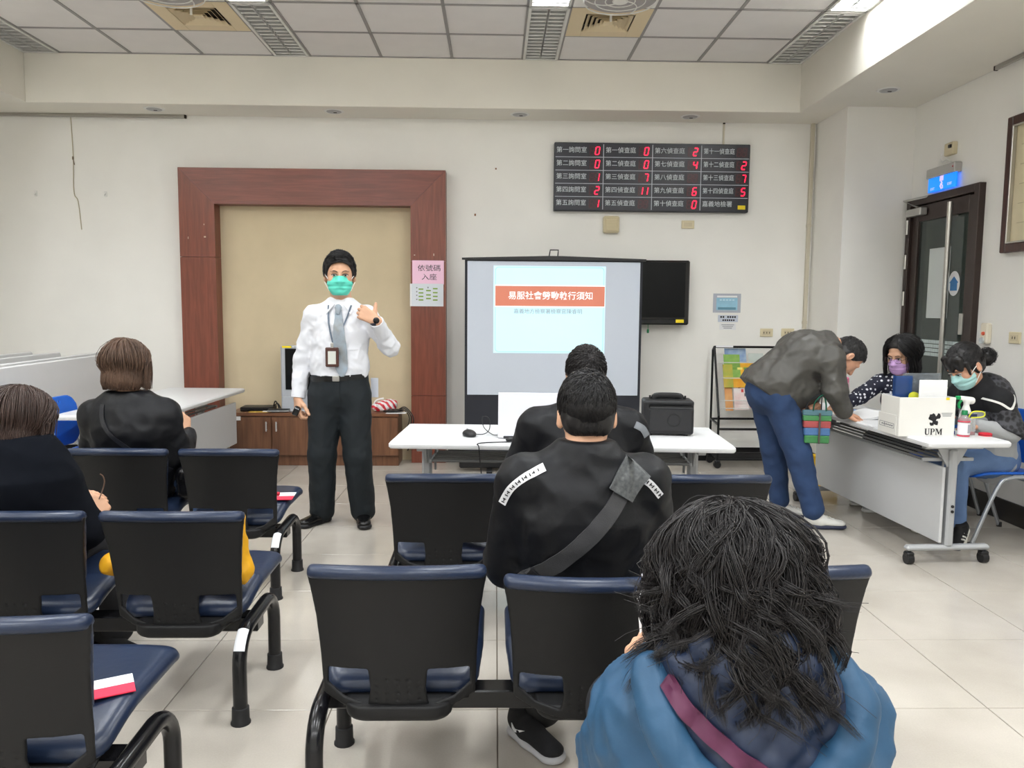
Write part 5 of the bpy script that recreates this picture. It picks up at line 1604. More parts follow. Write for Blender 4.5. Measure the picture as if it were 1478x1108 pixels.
_face_cache = {}
def head_solid(neck_local, vox=0.0045, female=False):
    S = Solid(vox)
    S.ell((0, -0.012, 0.035), (0.075, 0.095, 0.085), k=0.02)
    w = 0.058 if female else 0.062
    S.ell((0, 0.022, -0.032), (w, 0.068, 0.082), k=0.03)
    S.ell((0, 0.048, -0.088), (0.034 if female else 0.04, 0.036, 0.028), k=0.03)
    for sx in (-1, 1):
        S.ell((sx*0.036, 0.052, -0.028), (0.026, 0.028, 0.026), k=0.02)
        S.ell((sx*0.080, -0.010, -0.008), (0.011, 0.020, 0.032), R=np.array([[math.cos(0.35), -sx*math.sin(0.35), 0], [sx*math.sin(0.35), math.cos(0.35), 0], [0, 0, 1]]), k=0.008)
        S.ell((sx*0.090, -0.002, -0.004), (0.006, 0.010, 0.018), k=0.004, op='s')
    S.cap((-0.035, 0.080, 0.022), (0.035, 0.080, 0.022), 0.011, 0.011, 0.015)
    for sx in (-1, 1):
        S.ell((sx*0.031, 0.100, 0.003), (0.019, 0.016, 0.010), k=0.012, op='s')
    S.cap((0, 0.090, 0.004), (0, 0.106, -0.030), 0.008, 0.012, 0.012)
    for sx in (-1, 1): S.ell((sx*0.012, 0.098, -0.034), (0.008, 0.009, 0.008), k=0.008)
    S.ell((0, 0.090, -0.060), (0.022, 0.011, 0.006), k=0.006)
    S.ell((0, 0.088, -0.070), (0.018, 0.011, 0.006), k=0.006)
    nb = V(neck_local)
    S.cap((0, -0.022, -0.05), nb, 0.048 if female else 0.056, 0.052 if female else 0.062, 0.03)
    return S

def strands(P, rad, mat_i=0):
    """P (N,K,3) polylines -> three-sided tapered tubes"""
    N, K, _ = P.shape
    T = np.gradient(P, axis=1)
    T /= np.linalg.norm(T, axis=2, keepdims=True)+1e-9
    ref = RNG.normal(size=(N, 1, 3))
    U_ = np.cross(T, ref); U_ /= np.linalg.norm(U_, axis=2, keepdims=True)+1e-9
    W_ = np.cross(T, U_)
    r = np.asarray(rad).reshape(1, K, 1)
    vs = []
    for k in range(3):
        a = 2*PI*k/3
        vs.append(P+(U_*math.cos(a)+W_*math.sin(a))*r)
    Vt = np.stack(vs, 2).reshape(-1, 3)           # N,K,3
    idx = np.arange(N*K*3).reshape(N, K, 3)
    f = []
    for k in range(3):
        k2 = (k+1) % 3
        f.append(np.stack([idx[:, :-1, k], idx[:, :-1, k2], idx[:, 1:, k2], idx[:, 1:, k]], -1).reshape(-1, 4))
    return Vt, np.concatenate(f)

def hairline(kind):
    if kind == 'short': xs_, zs_ = [-0.2, -0.06, -0.03, 0.0, 0.02, 0.045, 0.065, 0.2], [-0.068, -0.064, -0.03, -0.012, -0.008, 0.030, 0.062, 0.066]
    elif kind == 'part': xs_, zs_ = [-0.2, -0.06, -0.03, 0.0, 0.018, 0.04, 0.06, 0.2], [-0.082, -0.075, -0.03, -0.012, -0.006, 0.03, 0.058, 0.062]
    else: xs_, zs_ = [-0.2, -0.03, 0.0, 0.03, 0.05, 0.07, 0.2], [-0.1, -0.09, -0.05, 0.0, 0.04, 0.052, 0.056]
    return lambda y: np.interp(y, xs_, zs_)

def short_hair(N=1500, thick=0.013, kind='short', L=0.04, whorl=(0.0, -0.075, 0.105), lift=0.010, sweep=None, r0=0.0016, seed=1, vox=0.0055):
    rng = np.random.default_rng(seed)
    hl = hairline(kind)
    c = np.array([0, -0.012, 0.035]); R_ = np.array([0.075, 0.095, 0.085])+np.array([thick*0.5, thick, thick])
    S = Solid(vox)
    S.ell(c, R_, k=0.01)
    S.ell((0, -0.046, -0.028), (0.062+thick*0.3, 0.05, 0.05), k=0.045)
    arch = 0.014 if kind == 'part' else 0.006
    hx = lambda x, y: hl(y)+arch*np.clip(1-(x/0.05)**2, 0, 1)*np.clip((y-0.04)/0.03, 0, 1)-0.006*np.clip((np.abs(x)-0.05)/0.02, 0, 1)
    S.fn(lambda x, y, z, F: smax(F-0.0025*wobble(x, y, z, 120, seed)-(0.004*folds(x, y*0.4, z, 60, seed) if kind == 'part' else 0), (hx(x, y)-z)*0.8, 0.006))
    base = S.build()
    # strands
    P0 = rng.normal(size=(N*3, 3)); P0 /= np.linalg.norm(P0, axis=1, keepdims=True)
    p = c+P0*R_*0.985
    ok = p[:, 2] > hl(p[:, 1])+0.004
    p = p[ok][:N]; N = len(p)
    K = 6
    out = np.zeros((N, K, 3)); out[:, 0] = p
    wh = np.array(whorl)
    cur = p.copy()
    h = rng.uniform(0.2, 1.0, N)*lift
    for k in range(1, K):
        nrm = (cur-c)/R_**2; nrm /= np.linalg.norm(nrm, axis=1, keepdims=True)
        d = cur-wh
        if sweep is not None:
            s = np.clip((cur[:, 1:2]+0.02)/0.05, 0, 1)*np.clip((cur[:, 2:3]-0.06)/0.03, 0, 1)
            d = d/(np.linalg.norm(d, axis=1, keepdims=True)+1e-6)*(1-s)+np.array(sweep)*s*np.where(cur[:, 0:1] > 0.03, -1, 1)*np.array([[1, 0, 0]])+np.array(sweep)*s*np.array([[0, 1, 1]])
        d = d+rng.normal(size=d.shape)*0.02
        d -= nrm*(d*nrm).sum(1, keepdims=True)
        d /= np.linalg.norm(d, axis=1, keepdims=True)+1e-6
        cur = cur+d*L/(K-1)
        q = (cur-c)/R_
        q /= np.linalg.norm(q, axis=1, keepdims=True)
        t = k/(K-1)
        cur = c+q*(R_+(h*math.sin(PI*min(1, t*0.8))*1.0+0.001)[:, None])
        out[:, k] = cur
    keep = (out[:, :, 2] > hx(out[:, :, 0], out[:, :, 1])-0.003).all(1)
    out = out[keep]
    st = strands(out, r0*np.array([0.9, 1, 1, 0.9, 0.6, 0.15]))
    # short hairs on the nape
    M_ = N//2
    a = rng.uniform(-1.25, 1.25, M_); zz = rng.uniform(-0.055, 0.03, M_)
    rx = (0.062+thick*0.4); P_ = np.zeros((M_, 6, 3))
    for k in range(6):
        z_ = np.maximum(zz-0.022*k/5, -0.07)
        w_ = np.sqrt(np.clip(1-((z_+0.03)/0.052)**2, 0.05, 1))
        w2 = np.sqrt(np.clip(1-((z_-0.035)/R_[2])**2, 0.05, 1))
        X_ = np.maximum(rx*w_, R_[0]*w2*0.98); Y_ = np.maximum(0.046+0.05*w_, 0.012+R_[1]*w2*0.98)+0.004*np.exp(-((z_+0.0)/0.02)**2)
        P_[:, k] = np.stack([X_*1.08*np.sin(a), -(Y_+0.013)*np.cos(a), z_], 1)
    P_ = P_[(P_[:, :, 2] > hl(P_[:, :, 1])-0.002).all(1)]
    if len(P_): return [base, st, strands(P_, r0*np.array([0.9, 1, 1, 0.9, 0.6, 0.15]))]
    return [base, st]

def bob_hair(length=0.14, N=1800, thick=0.016, flare=0.012, part_x=0.0, seed=2, wave=0.002, fringe=False, r0=0.0017, back_only=False):
    """straight hair hanging to chin or neck level"""
    rng = np.random.default_rng(seed)
    hl = hairline('bob')
    c = np.array([0, -0.012, 0.035]); R_ = np.array([0.075, 0.095, 0.085])+thick
    bot = 0.035-length
    S = Solid(0.0055)
    S.ell(c, R_, k=0.01)
    S.ecap((0, -0.03, 0.02), (0, -0.034, bot+0.03), R_[0]*0.95, R_[0]*0.88+flare*0.8, (0, 1, 0), 0.88, 0.015)
    S.plane((0, 0, bot), (0, 0, -1), 0.015)
    def cut(x, y, z, F):
        # open the face
        yl = np.interp(z, [-0.3, -0.08, -0.02, 0.04, 0.07, 0.2], [-0.01, 0.0, 0.012, 0.045, 0.075 if not fringe else 0.2, 0.2])
        g = (y-yl)*0.9
        w = 0.074 if not fringe else 0.066
        g = np.where(np.abs(x) < w+0.02, g, g-0.006)
        F = F-0.003*wobble(x*1.0, y*1.0, z*0.3, 150, seed)
        return smax(F, g, 0.006)
    S.fn(cut)
    base = S.build()
    P0 = rng.normal(size=(N*3, 3)); P0 /= np.linalg.norm(P0, axis=1, keepdims=True)
    p = c+P0*R_
    zf = np.where(p[:, 1] > 0.02, 0.06, -0.02)
    p = p[(p[:, 2] > zf)][:N]; N = len(p)
    K = 10
    out = np.zeros((N, K, 3)); out[:, 0] = p
    cur = p.copy()
    tot = rng.uniform(0.95, 1.1, N)*(p[:, 2]-bot)+0.75*np.maximum(0, p[:, 2]-0.03)
    ph = rng.uniform(0, 6.28, N); rj = rng.uniform(0.965, 1.03, N)
    for k in range(1, K):
        above = cur[:, 2] > c[2]-0.01
        nrm = (cur-c)/R_**2; nrm /= np.linalg.norm(nrm, axis=1, keepdims=True)+1e-9
        d = np.stack([(cur[:, 0]-part_x)*6, np.where(cur[:, 1] > 0.0, -0.3, (cur[:, 1]+0.02)*3), -np.ones(N)*0.8], 1)
        dd = d-nrm*(d*nrm).sum(1, keepdims=True)
        d = np.where(above[:, None], dd, np.stack([0.05*np.sign(cur[:, 0]), np.zeros(N), -np.ones(N)], 1))
        d /= np.linalg.norm(d, axis=1, keepdims=True)+1e-9
        cur = cur+d*(tot/(K-1))[:, None]
        q = (cur-c)/R_; ql = np.linalg.norm(q, axis=1, keepdims=True)
        cur = np.where((above[:, None]) & (ql < 1.02), c+q/ql*R_*1.012, cur)
        # keep outside the hanging column
        below = ~above
        tz = np.clip((0.02-cur[:, 2])/(0.02-bot), 0, 1)
        rx = (R_[0]*1.02+(flare-0.05*R_[0])*tz-0.012*np.clip((tz-0.75)/0.25, 0, 1)**2)*rj; ry = rx*0.92
        qq = np.sqrt((cur[:, 0]/rx)**2+((cur[:, 1]+0.032)/ry)**2)
        fix = below & (cur[:, 1] < 0.01)
        cur[:, 0] = np.where(fix, cur[:, 0]/np.maximum(qq, 1e-6), cur[:, 0])
        cur[:, 1] = np.where(fix, (cur[:, 1]+0.032)/np.maximum(qq, 1e-6)-0.032, cur[:, 1])
        cur[:, 0] += wave*np.sin(ph+k*1.2); cur[:, 1] += wave*np.cos(ph*1.3+k)
        out[:, k] = cur
    out[:, :, 2] = np.maximum(out[:, :, 2], bot-0.012+0.01*rng.uniform(0, 1, (N, 1)))
    face = (out[:, :, 1] > 0.055) & (out[:, :, 2] < 0.045) & (np.abs(out[:, :, 0]) < 0.066)
    keep = ~face.any(1)
    out = out[keep]
    st = strands(out, r0*np.array([0.9, 1, 1, 1, 1, 1, 0.9, 0.8, 0.6, 0.2]))
    return [base, st]

def mask_piece(female=False):
    S = Solid(0.0035)
    w = 0.060 if female else 0.064
    S.ell((0, 0.030, -0.045), (w+0.006, 0.074, 0.07), k=0.02)
    S.cap((0, 0.098, -0.012), (0, 0.109, -0.034), 0.011, 0.013, 0.03)
    S.ell((0, 0.055, -0.09), (0.042, 0.038, 0.026), k=0.03)
    def f(x, y, z, F):
        t = (z+0.055)/0.02
        st = 0.0022*(np.sin(z*170+1.0*np.abs(x)*40)+0.5*np.sin(z*340))*np.clip(1-np.abs(z+0.055)/0.05, 0, 1)
        F = F-st
        F = smax(F, 0.022+0.10*(0.0-np.minimum(0, z+0.05))-y+np.where(np.abs(x) > 0.052, -0.006, 0), 0.003)
        top = 0.000-0.16*np.maximum(0, np.abs(x)-0.010)
        F = smax(F, z-top, 0.004)
        return smax(F, -0.110-z, 0.004)
    S.fn(f)
    return S.build()
def ear_loops(R, o, s):
    m = MB()
    T = lambda p: tuple(np.asarray(o)+R @ (np.asarray(p, float)*s))
    for sx in (-1, 1):
        m.tube(spline([T((sx*0.066, 0.040, -0.018)), T((sx*0.080, 0.012, 0.004)), T((sx*0.086, -0.014, 0.012))], 4), 0.0022*s, 5)
        m.tube(spline([T((sx*0.060, 0.036, -0.085)), T((sx*0.080, 0.004, -0.045)), T((sx*0.088, -0.014, -0.026))], 4), 0.0022*s, 5)
    return m

def hand_piece(wrist, fdir, back, side, curls=(0.3, 0.3, 0.3, 0.3), pip=None, thumb=(0.75, 0.6, -0.25), thumb_bend=0.25, s=1.0, spread=0.06, forearm=0.03, tl=1.0):
    """side: +1 thumb on local +x.  curls: bend at the knuckle, pip: bend at each further joint"""
    pip = pip or curls
    S = Solid(0.0033)
    S.cap((0, -forearm, 0), (0, 0.0, 0), 0.029, 0.024, 0.01)
    bases = []
    for i, (x, y, L) in enumerate(((0.030, 0.088, 0.072), (0.010, 0.092, 0.080), (-0.011, 0.089, 0.074), (-0.030, 0.080, 0.058))):
        b = np.array([side*x, y, 0.0]); bases.append((b, L))
        S.ecap((side*x*0.5, 0.01, 0), b, 0.0155, 0.0125, (0, 0, 1), 0.95, 0.012)
    S.ell((side*0.022, 0.035, -0.008), (0.016, 0.026, 0.014), k=0.014)
    for i, (b, L) in enumerate(bases):
        a = 0.0; p = b.copy()
        sp = side*(1.5-i)*spread
        r = 0.0098 if i < 3 else 0.0085
        for j, fr in enumerate((0.45, 0.31, 0.24)):
            a += curls[i] if j == 0 else pip[i]
            d = np.array([math.sin(sp)*math.cos(a), math.cos(a)*math.cos(sp), -math.sin(a)])
            q = p+d*L*fr
            S.cap(p, q, r*(1-0.07*j), r*(1-0.07*(j+1)), 0.0035)
            p = q
    t = unit((side*thumb[0], thumb[1], thumb[2]))
    p = np.array([side*0.022, 0.018, -0.006])
    ax_ = np.array([0, 1.0, 0])
    for j, (L, r) in enumerate(((0.042, 0.0145), (0.034, 0.0115), (0.027, 0.0100))):
        q = p+t*L*tl
        S.cap(p, q, r, r*0.88, 0.006)
        p = q
        t = unit(t+ax_*thumb_bend*(1 if j == 0 else 0.6))
    vf = S.build()
    y = unit(fdir); z = unit(np.asarray(back, float)-y*np.dot(back, y)); x = np.cross(y, z)
    return place(vf, np.stack([x, y, z], 1), wrist, s)

def sneaker_solid(L=0.27, vox=0.006):
    """toe towards +y, heel at -0.07"""
    U_ = Solid(vox)
    U_.ecap((0, -0.025, 0.060), (0, 0.03, 0.055), 0.036, 0.038, (0, 0, 1), 1.1, 0.02)
    U_.ecap((0, 0.03, 0.045), (0.0, 0.15, 0.034), 0.040, 0.040, (0, 0, 1), 0.75, 0.03, q2=0.55)
    U_.cap((0, -0.02, 0.06), (0, -0.018, 0.108), 0.038, 0.036, 0.02)
    U_.plane((0, 0, 0.018), (0, 0, -1)).plane((0, 0, 0.108), (0, -0.25, 1), 0.004)
    B = Solid(vox)
    B.ecap((0, -0.03, 0.014), (0, 0.05, 0.014), 0.040, 0.040, (0, 0, 1), 0.55, 0.01)
    B.ecap((0, 0.05, 0.013), (0, 0.152, 0.016), 0.040, 0.046, (0, 0, 1), 0.45, 0.02)
    B.plane((0, 0, 0.0), (0, 0, -1)).plane((0, 0, 0.03), (0, 0, 1), 0.004)
    return U_, B
def shoe(parent, ankle_xy, toe, upper_m, sole_m, off, tilt=0.0, z=0.0, s=1.0, roll=0.0, label='shoe'):
    U_, B = sneaker_solid()
    y = unit((toe[0], toe[1], 0)); x = np.cross(y, (0, 0, 1)); zz = np.array([0, 0, 1.0])
    c, sn = math.cos(tilt), math.sin(tilt)
    y2 = y*c-zz*sn; z2 = zz*c+y*sn
    R = np.stack([x, y2, z2], 1)
    o = np.array([ankle_xy[0], ankle_xy[1], z])
    v1, f1 = place(U_.build(), R, o, s); v2, f2 = place(B.build(), R, o, s)
    sh = mk('shoe', np_mesh('shoe', [(v1-off, f1)], [upper_m]), None, parent)
    mk('sole', np_mesh('sole', [(v2-off, f2)], [sole_m]), None, sh)
    return sh, R, o, s

class Person:
    def __init__(s, label, base, group='people in the waiting room'):
        s.off = V(base)
        s.root = thing('person', label, 'person', tuple(base), 0, group)
        s.skin = []
    def part(s, name, pieces, m, parent=None):
        me = np_mesh(name, [(v-s.off, f) for v, f in pieces], [m])
        return mk(name, me, None, parent or s.root)
    def solid(s, name, S, m, parent=None):
        return s.part(name, [S.build()], m, parent)
    def mb(s, name, b, m, parent=None):
        b.v = [tuple(np.array(p)-s.off) for p in b.v]
        return b.build(name, m, parent or s.root)
    def head(s, c, f, u, neck, sc=1.0, female=False, vox=0.0045):
        s.hR = frame(f, u); s.hc = V(c); s.hs = sc
        nl = s.hR.T @ (V(neck)-s.hc)/sc
        s.skin.append(place(head_solid(nl, vox, female).build(), s.hR, s.hc, sc))
    def hp(s, p):      # head-local point to world
        return s.hc+s.hR @ (V(p)*s.hs)
    def hair(s, pieces, m):
        return s.part('hair', [place(q, s.hR, s.hc, s.hs) for q in pieces], m)
    def face(s, brow_m, open_=1.0):
        for sx in (-1, 1):
            e = Solid(0.003).ell((sx*0.031, 0.0845, 0.002), (0.014, 0.011, 0.0085*open_))
            o = s.part('eye', [place(e.build(), s.hR, s.hc, s.hs)], eye_white)
            i = Solid(0.002).ell((sx*0.031, 0.0940, 0.0015), (0.0062, 0.0035, 0.0058*open_))
            s.part('iris', [place(i.build(), s.hR, s.hc, s.hs)], iris_m, o)
            l = MB().tube(spline([s.hp((sx*0.014, 0.0945, 0.004)), s.hp((sx*0.03, 0.0985, 0.0115*open_)), s.hp((sx*0.047, 0.0885, 0.004))], 4), 0.0022*s.hs, 6)
            s.mb('eyelid', l, brow_m)
            b = MB().tube(spline([s.hp((sx*0.012, 0.0985, 0.020)), s.hp((sx*0.03, 0.0965, 0.027)), s.hp((sx*0.052, 0.082, 0.022))], 4), [0.003*s.hs]*3+[0.0035*s.hs]*3+[0.0016*s.hs]*3, 6, sq=0.6)
            s.mb('eyebrow', b, brow_m)
    def mask(s, m, female=False):
        o = s.part('face_mask', [place(mask_piece(female), s.hR, s.hc, s.hs)], m)
        s.mb('ear_loop', ear_loops(s.hR, s.hc, s.hs), white_pl, o)
        return o
    def trunk(s, J, d, vox=0.016):
        """the body under the clothes, so that the figure is one whole"""
        S = Solid(vox)
        S.ecap(J['pelvis'], J['chest'], 0.125, 0.135, d, 0.62, 0.04)
        S.ecap(J['chest'], J['neck'], 0.12, 0.05, d, 0.62, 0.05)
        S.cap(J['shL'], J['shR'], 0.042, 0.042, 0.05)
        for a in 'LR':
            S.cap(J['sh'+a], J['el'+a], 0.042, 0.034, 0.02); S.cap(J['el'+a], J['wr'+a], 0.034, 0.024, 0.02)
            S.cap(J['hip'+a], J['kn'+a], 0.068, 0.046, 0.03); S.cap(J['kn'+a], J['an'+a], 0.044, 0.034, 0.02)
        s.skin.append(S.build())
    def finish(s, m=None):
        return s.part('body', s.skin, m or skin_m)

def top_solid(J, d, chest=0.175, waist=0.165, hip=0.17, q=0.62, arm=(0.066, 0.056, 0.043), vox=0.010, fold=0.006, fs=22, seed=1, sleeve=0.93, hem=None, collar=0.06, sh_r=0.062, kk=0.05, neck_cut=0.03):
    S = Solid(vox)
    wst = V(J['pelvis'])*0.6+V(J['chest'])*0.4
    S.ecap(J['pelvis'], wst, hip, waist, d, q*1.05, kk)
    S.ecap(wst, J['chest'], waist, chest, d, q, kk)
    nk = V(J['neck']); ch = V(J['chest'])
    S.ecap(ch, ch+(nk-ch)*0.75, chest, chest*0.62, d, q, kk)
    S.cap(ch+(nk-ch)*0.6, nk, 0.085, collar, 0.03)
    for a in 'LR':
        S.cap(ch+(nk-ch)*0.72, J['sh'+a], sh_r*0.95, sh_r, 0.05)
        S.cap(J['sh'+a], J['el'+a], arm[0], arm[1], 0.03)
        w = V(J['el'+a])+(V(J['wr'+a])-V(J['el'+a]))*sleeve
        S.cap(J['el'+a], w, arm[1], arm[2], 0.02)
    if fold:
        S.fn(lambda x, y, z, F: F-fold*(folds(x, y, z, fs, seed)-0.35))
    nu = unit(nk-ch)
    S.fn(lambda x, y, z, F: np.where((x-nk[0])**2+(y-nk[1])**2+(z-nk[2])**2 < 0.0225, smax(F, ((x-nk[0])*nu[0]+(y-nk[1])*nu[1]+(z-nk[2])*nu[2])-neck_cut, 0.006), F))
    if hem is not None:
        hz, hx, hw_ = hem
        S.fn(lambda x, y, z, F: np.where(np.abs(x-hx) < hw_, np.maximum(F, hz-z), F))
    return S
def leg_solid(J, d, hip=0.165, thigh=0.095, knee=0.075, hemr=0.068, q=0.68, vox=0.010, fold=0.004, fs=26, seed=3, top=None, hipq=None):
    S = Solid(vox)
    p = V(J['pelvis']); up_ = unit(V(J['chest'])-p)
    S.ecap(p-up_*0.02, p+up_*0.06, hip, hip*0.97, d, hipq or q, 0.04)
    for a in 'LR':
        S.cap(J['hip'+a], J['kn'+a], thigh, knee, 0.03)
        S.cap(J['kn'+a], J['an'+a], knee, hemr, 0.02)
    if fold: S.fn(lambda x, y, z, F: F-fold*(folds(x, y, z, fs, seed)-0.35))
    if top is not None: S.plane((0, 0, top), (0, 0, 1), 0.004)
    return S

def bvh_of(*objs):
    vs = []; fs = []
    for o in objs:
        mw = Matrix.Identity(4); q_ = o
        while q_ is not None:
            mw = Matrix.Translation(q_.location) @ mw; q_ = q_.parent
        b = len(vs)
        vs += [mw @ v.co for v in o.data.vertices]
        fs += [tuple(i+b for i in p.vertices) for p in o.data.polygons]
    return BVHTree.FromPolygons(vs, fs)
def drape(bvh, path, width, origin_y, direction, th=0.004, n=10, lift=0.003, widths=None):
    """a band laid on a surface: path of (x,z) points seen along +-y"""
    P = spline([(x, 0, z) for x, z in path], n)
    m = MB(); vs = []; fs = []
    N = len(P); d = Vector((0, direction, 0))
    C = 4
    lasty = None
    for i, p in enumerate(P):
        t = (P[min(i+1, N-1)]-P[max(i-1, 0)]).normalized()
        side = Vector((-t.z, 0, t.x))
        w = width if widths is None else np.interp(i/(N-1), np.linspace(0, 1, len(widths)), widths)
        for k in range(C+1):
            q = p+side*(k/C-0.5)*w
            hit = bvh.ray_cast(Vector((q.x, origin_y, q.z)), d)
            if hit[0] is not None: y = hit[0].y; lasty = y
            else: y = lasty if lasty is not None else origin_y
            vs.append((q.x, y-direction*lift, q.z))
    o_ = len(vs)
    vs += [(x, y-direction*th, z) for x, y, z in vs]
    for i in range(N-1):
        for k in range(C):
            a = i*(C+1)+k; b = a+1; c = a+C+2; e = a+C+1
            fs.append((a+o_, b+o_, c+o_, e+o_)); fs.append((e, c, b, a))
        for k in (0, C):
            a = i*(C+1)+k; e = a+C+1
            fs.append((a, e, e+o_, a+o_) if k == 0 else (a, a+o_, e+o_, e))
    m.add(vs, fs)
    return m
G1 = 'people in the waiting room'
# ------------------------------------------------------------------ presenter
D = (0, -1, 0)
J = dict(pelvis=(-1.02, 5.20, 0.90), chest=(-1.01, 5.20, 1.27), neck=(-1.005, 5.215, 1.475), shL=(-0.835, 5.205, 1.388), shR=(-1.185, 5.205, 1.388),
         elL=(-0.690, 5.20, 1.185), wrL=(-0.745, 5.03, 1.345), elR=(-1.265, 5.235, 1.10), wrR=(-1.285, 5.175, 0.86),
         hipL=(-0.925, 5.20, 0.86), hipR=(-1.115, 5.20, 0.86), knL=(-0.905, 5.175, 0.47), knR=(-1.135, 5.175, 0.47), anL=(-0.88, 5.235, 0.085), anR=(-1.155, 5.235, 0.085))
p = Person('standing presenter in white shirt, grey tie and green face mask, gesturing', (-1.02, 5.22, 0), G1)
p.head((-1.007, 5.185, 1.645), (0.20, -1, -0.04), (0, -0.02, 1), J['neck'], 1.14)
p.trunk(J, D)
p.skin.append(hand_piece((-0.752, 5.015, 1.360), (-0.80, -0.10, 0.50), (0.35, -0.93, 0.10), 1, curls=(0.9, 1.0, 1.05, 1.1), pip=(1.2, 1.25, 1.25, 1.25), thumb=(1.0, 0.55, 0.05), thumb_bend=-0.05, s=1.12, forearm=0.01, tl=0.66))
p.skin.append(hand_piece((-1.288, 5.165, 0.850), (0.03, -0.12, -1), (-0.8, -0.55, 0), -1, curls=(0.5, 0.6, 0.7, 0.75), pip=(0.8, 0.85, 0.9, 0.95), thumb=(0.6, 0.85, -0.45), s=1.1))
p.finish(skin_m)
p.hair(short_hair(2200, 0.020, 'part', 0.05, (0.01, -0.06, 0.12), 0.010, sweep=(0.9, 0.25, 0.25), seed=3), hair_black)
p.face(hair_black, 0.8)
p.mask(mat('green_mask', (96, 214, 192), 0.65))
shirt_m = mat('white_shirt', (222, 223, 228), 0.6, bump=0.08, bscale=300)
S = top_solid(J, D, chest=0.178, waist=0.178, hip=0.165, q=0.62, arm=(0.064, 0.062, 0.044), vox=0.008, fold=0.010, fs=30, seed=11, hem=(0.985, -1.02, 0.205), collar=0.066, sh_r=0.058)
shirt = p.solid('shirt', S, shirt_m)
bv = bvh_of(shirt)
for a in ('L', 'R'):
    e, w = V(J['el'+a]), V(J['wr'+a])
    d_ = unit(w-e)
    p.mb('cuff', MB().tube([w-d_*0.045, w-d_*0.02, w+d_*0.012], [0.046, 0.047, 0.046], 18), shirt_m, shirt)
# collar
cm = MB()
for sx in (-1, 1):
    n0 = V(J['neck'])
    pts = [n0+V(sx*0.004, 0.060, 0.035), n0+V(sx*0.058, 0.03, 0.03), n0+V(sx*0.066, -0.03, 0.012), n0+V(sx*0.03, -0.088, -0.015)]
    lo_p = [n0+V(sx*0.004, 0.075, -0.01), n0+V(sx*0.088, 0.03, -0.015), n0+V(sx*0.098, -0.045, -0.035), n0+V(sx*0.078, -0.105, -0.075)]
    A = spline([tuple(q) for q in pts], 5); B_ = spline([tuple(q) for q in lo_p], 5)
    vs = []; fs = []
    for a_, b_ in zip(A, B_): vs += [tuple(a_), tuple(b_)]
    n_ = len(A)
    vs += [(v_[0]-sx*0.004, v_[1]+0.003, v_[2]-0.002) for v_ in vs]
    for i in range(n_-1):
        q = (2*i, 2*i+1, 2*i+3, 2*i+2)
        fs.append(q if sx < 0 else q[::-1]); o_ = 2*n_
        q2 = tuple(x+o_ for x in q); fs.append(q2[::-1] if sx < 0 else q2)
        fs.append((2*i+1, 2*i+1+o_, 2*i+3+o_, 2*i+3)); fs.append((2*i, 2*i+2, 2*i+2+o_, 2*i+o_))
    fs.append((0, 2*n_, 2*n_+1, 1)); e_ = 2*(n_-1); fs.append((e_, e_+1, e_+1+2*n_, e_+2*n_))
    cm.add(vs, fs)
p.mb('collar', cm, shirt_m, shirt)
tie_m = mat('grey_tie', (132, 134, 132), 0.5, col2=(150, 164, 178), vscale=14)
p.mb('tie', drape(bv, [(-1.003, 1.425), (-0.997, 1.30), (-0.985, 1.12), (-0.975, 1.00)], 0.06, 4.6, 1, th=0.010, lift=0.006, widths=[0.04, 0.05, 0.068, 0.082, 0.082, 0.075, 0.02]), tie_m)
S = Solid(0.004).ecap((-1.003, 5.100, 1.438), (-1.002, 5.092, 1.408), 0.023, 0.015, (0, 1, 0), 0.55, 0.01)
p.solid('tie_knot', S, tie_m)
p.mb('pocket', drape(bv, [(-0.885, 1.285), (-0.885, 1.17)], 0.105, 4.6, 1, th=0.003, lift=0.002), shirt_m, shirt)
lan_m = mat('lanyard_grey', (92, 104, 120), 0.6)
lm_ = drape(bv, [(-1.075, 1.455), (-1.06, 1.33), (-1.035, 1.215)], 0.010, 4.6, 1, th=0.004, lift=0.010)
lm2 = drape(bv, [(-0.925, 1.455), (-0.965, 1.33), (-1.03, 1.215)], 0.010, 4.6, 1, th=0.004, lift=0.010)
lm_.add(lm2.v, lm2.f)
lany = p.mb('lanyard', lm_, lan_m)
bhit = bv.ray_cast(Vector((-1.035, 4.6, 1.13)), Vector((0, 1, 0)))[0]
by = (bhit.y if bhit else 5.09)-0.038
bd = MB().box((-1.035, by, 1.125), (0.085, 0.012, 0.125), 0.006)
badge = p.mb('badge_holder', bd, mat('brown_leather', (74, 44, 36), 0.45), None)
p.mb('badge_card', MB().box((-1.035, by-0.0065, 1.122), (0.05, 0.002, 0.082), 0), mat('badge_card', (206, 208, 200), 0.4), badge)
p.mb('badge_clip', MB().box((-1.035, by, 1.20), (0.018, 0.008, 0.035), 0.003), steel_m, badge)
tr_m = mat('dark_teal_trousers', (15, 23, 28), 0.75, var=0.15, vscale=7, bump=0.1, bscale=200)
S = leg_solid(J, D, hip=0.185, thigh=0.112, knee=0.092, hemr=0.082, q=0.66, vox=0.009, fold=0.006, fs=24, seed=5, top=1.005, hipq=0.66)
S.p.insert(1, ('ecap', V(-1.02, 5.20, 0.93), V(-1.02, 5.20, 1.0), 0.182, 0.18, unit(D), 0.66, 0.66, 0.03, 'u', V(-1.25, 5.0, 0.7), V(-0.8, 5.4, 1.2)))
tr = p.solid('trousers', S, tr_m)
bt_ = MB()
ring = [(-1.02+0.190*math.cos(a*PI/20), 5.20+0.129*math.sin(a*PI/20), 0.985+0.012*math.cos(a*PI/20)) for a in range(40)]
bt_.tube(ring, 0.017, 8, closed=True, sq=0.45)
vs = []
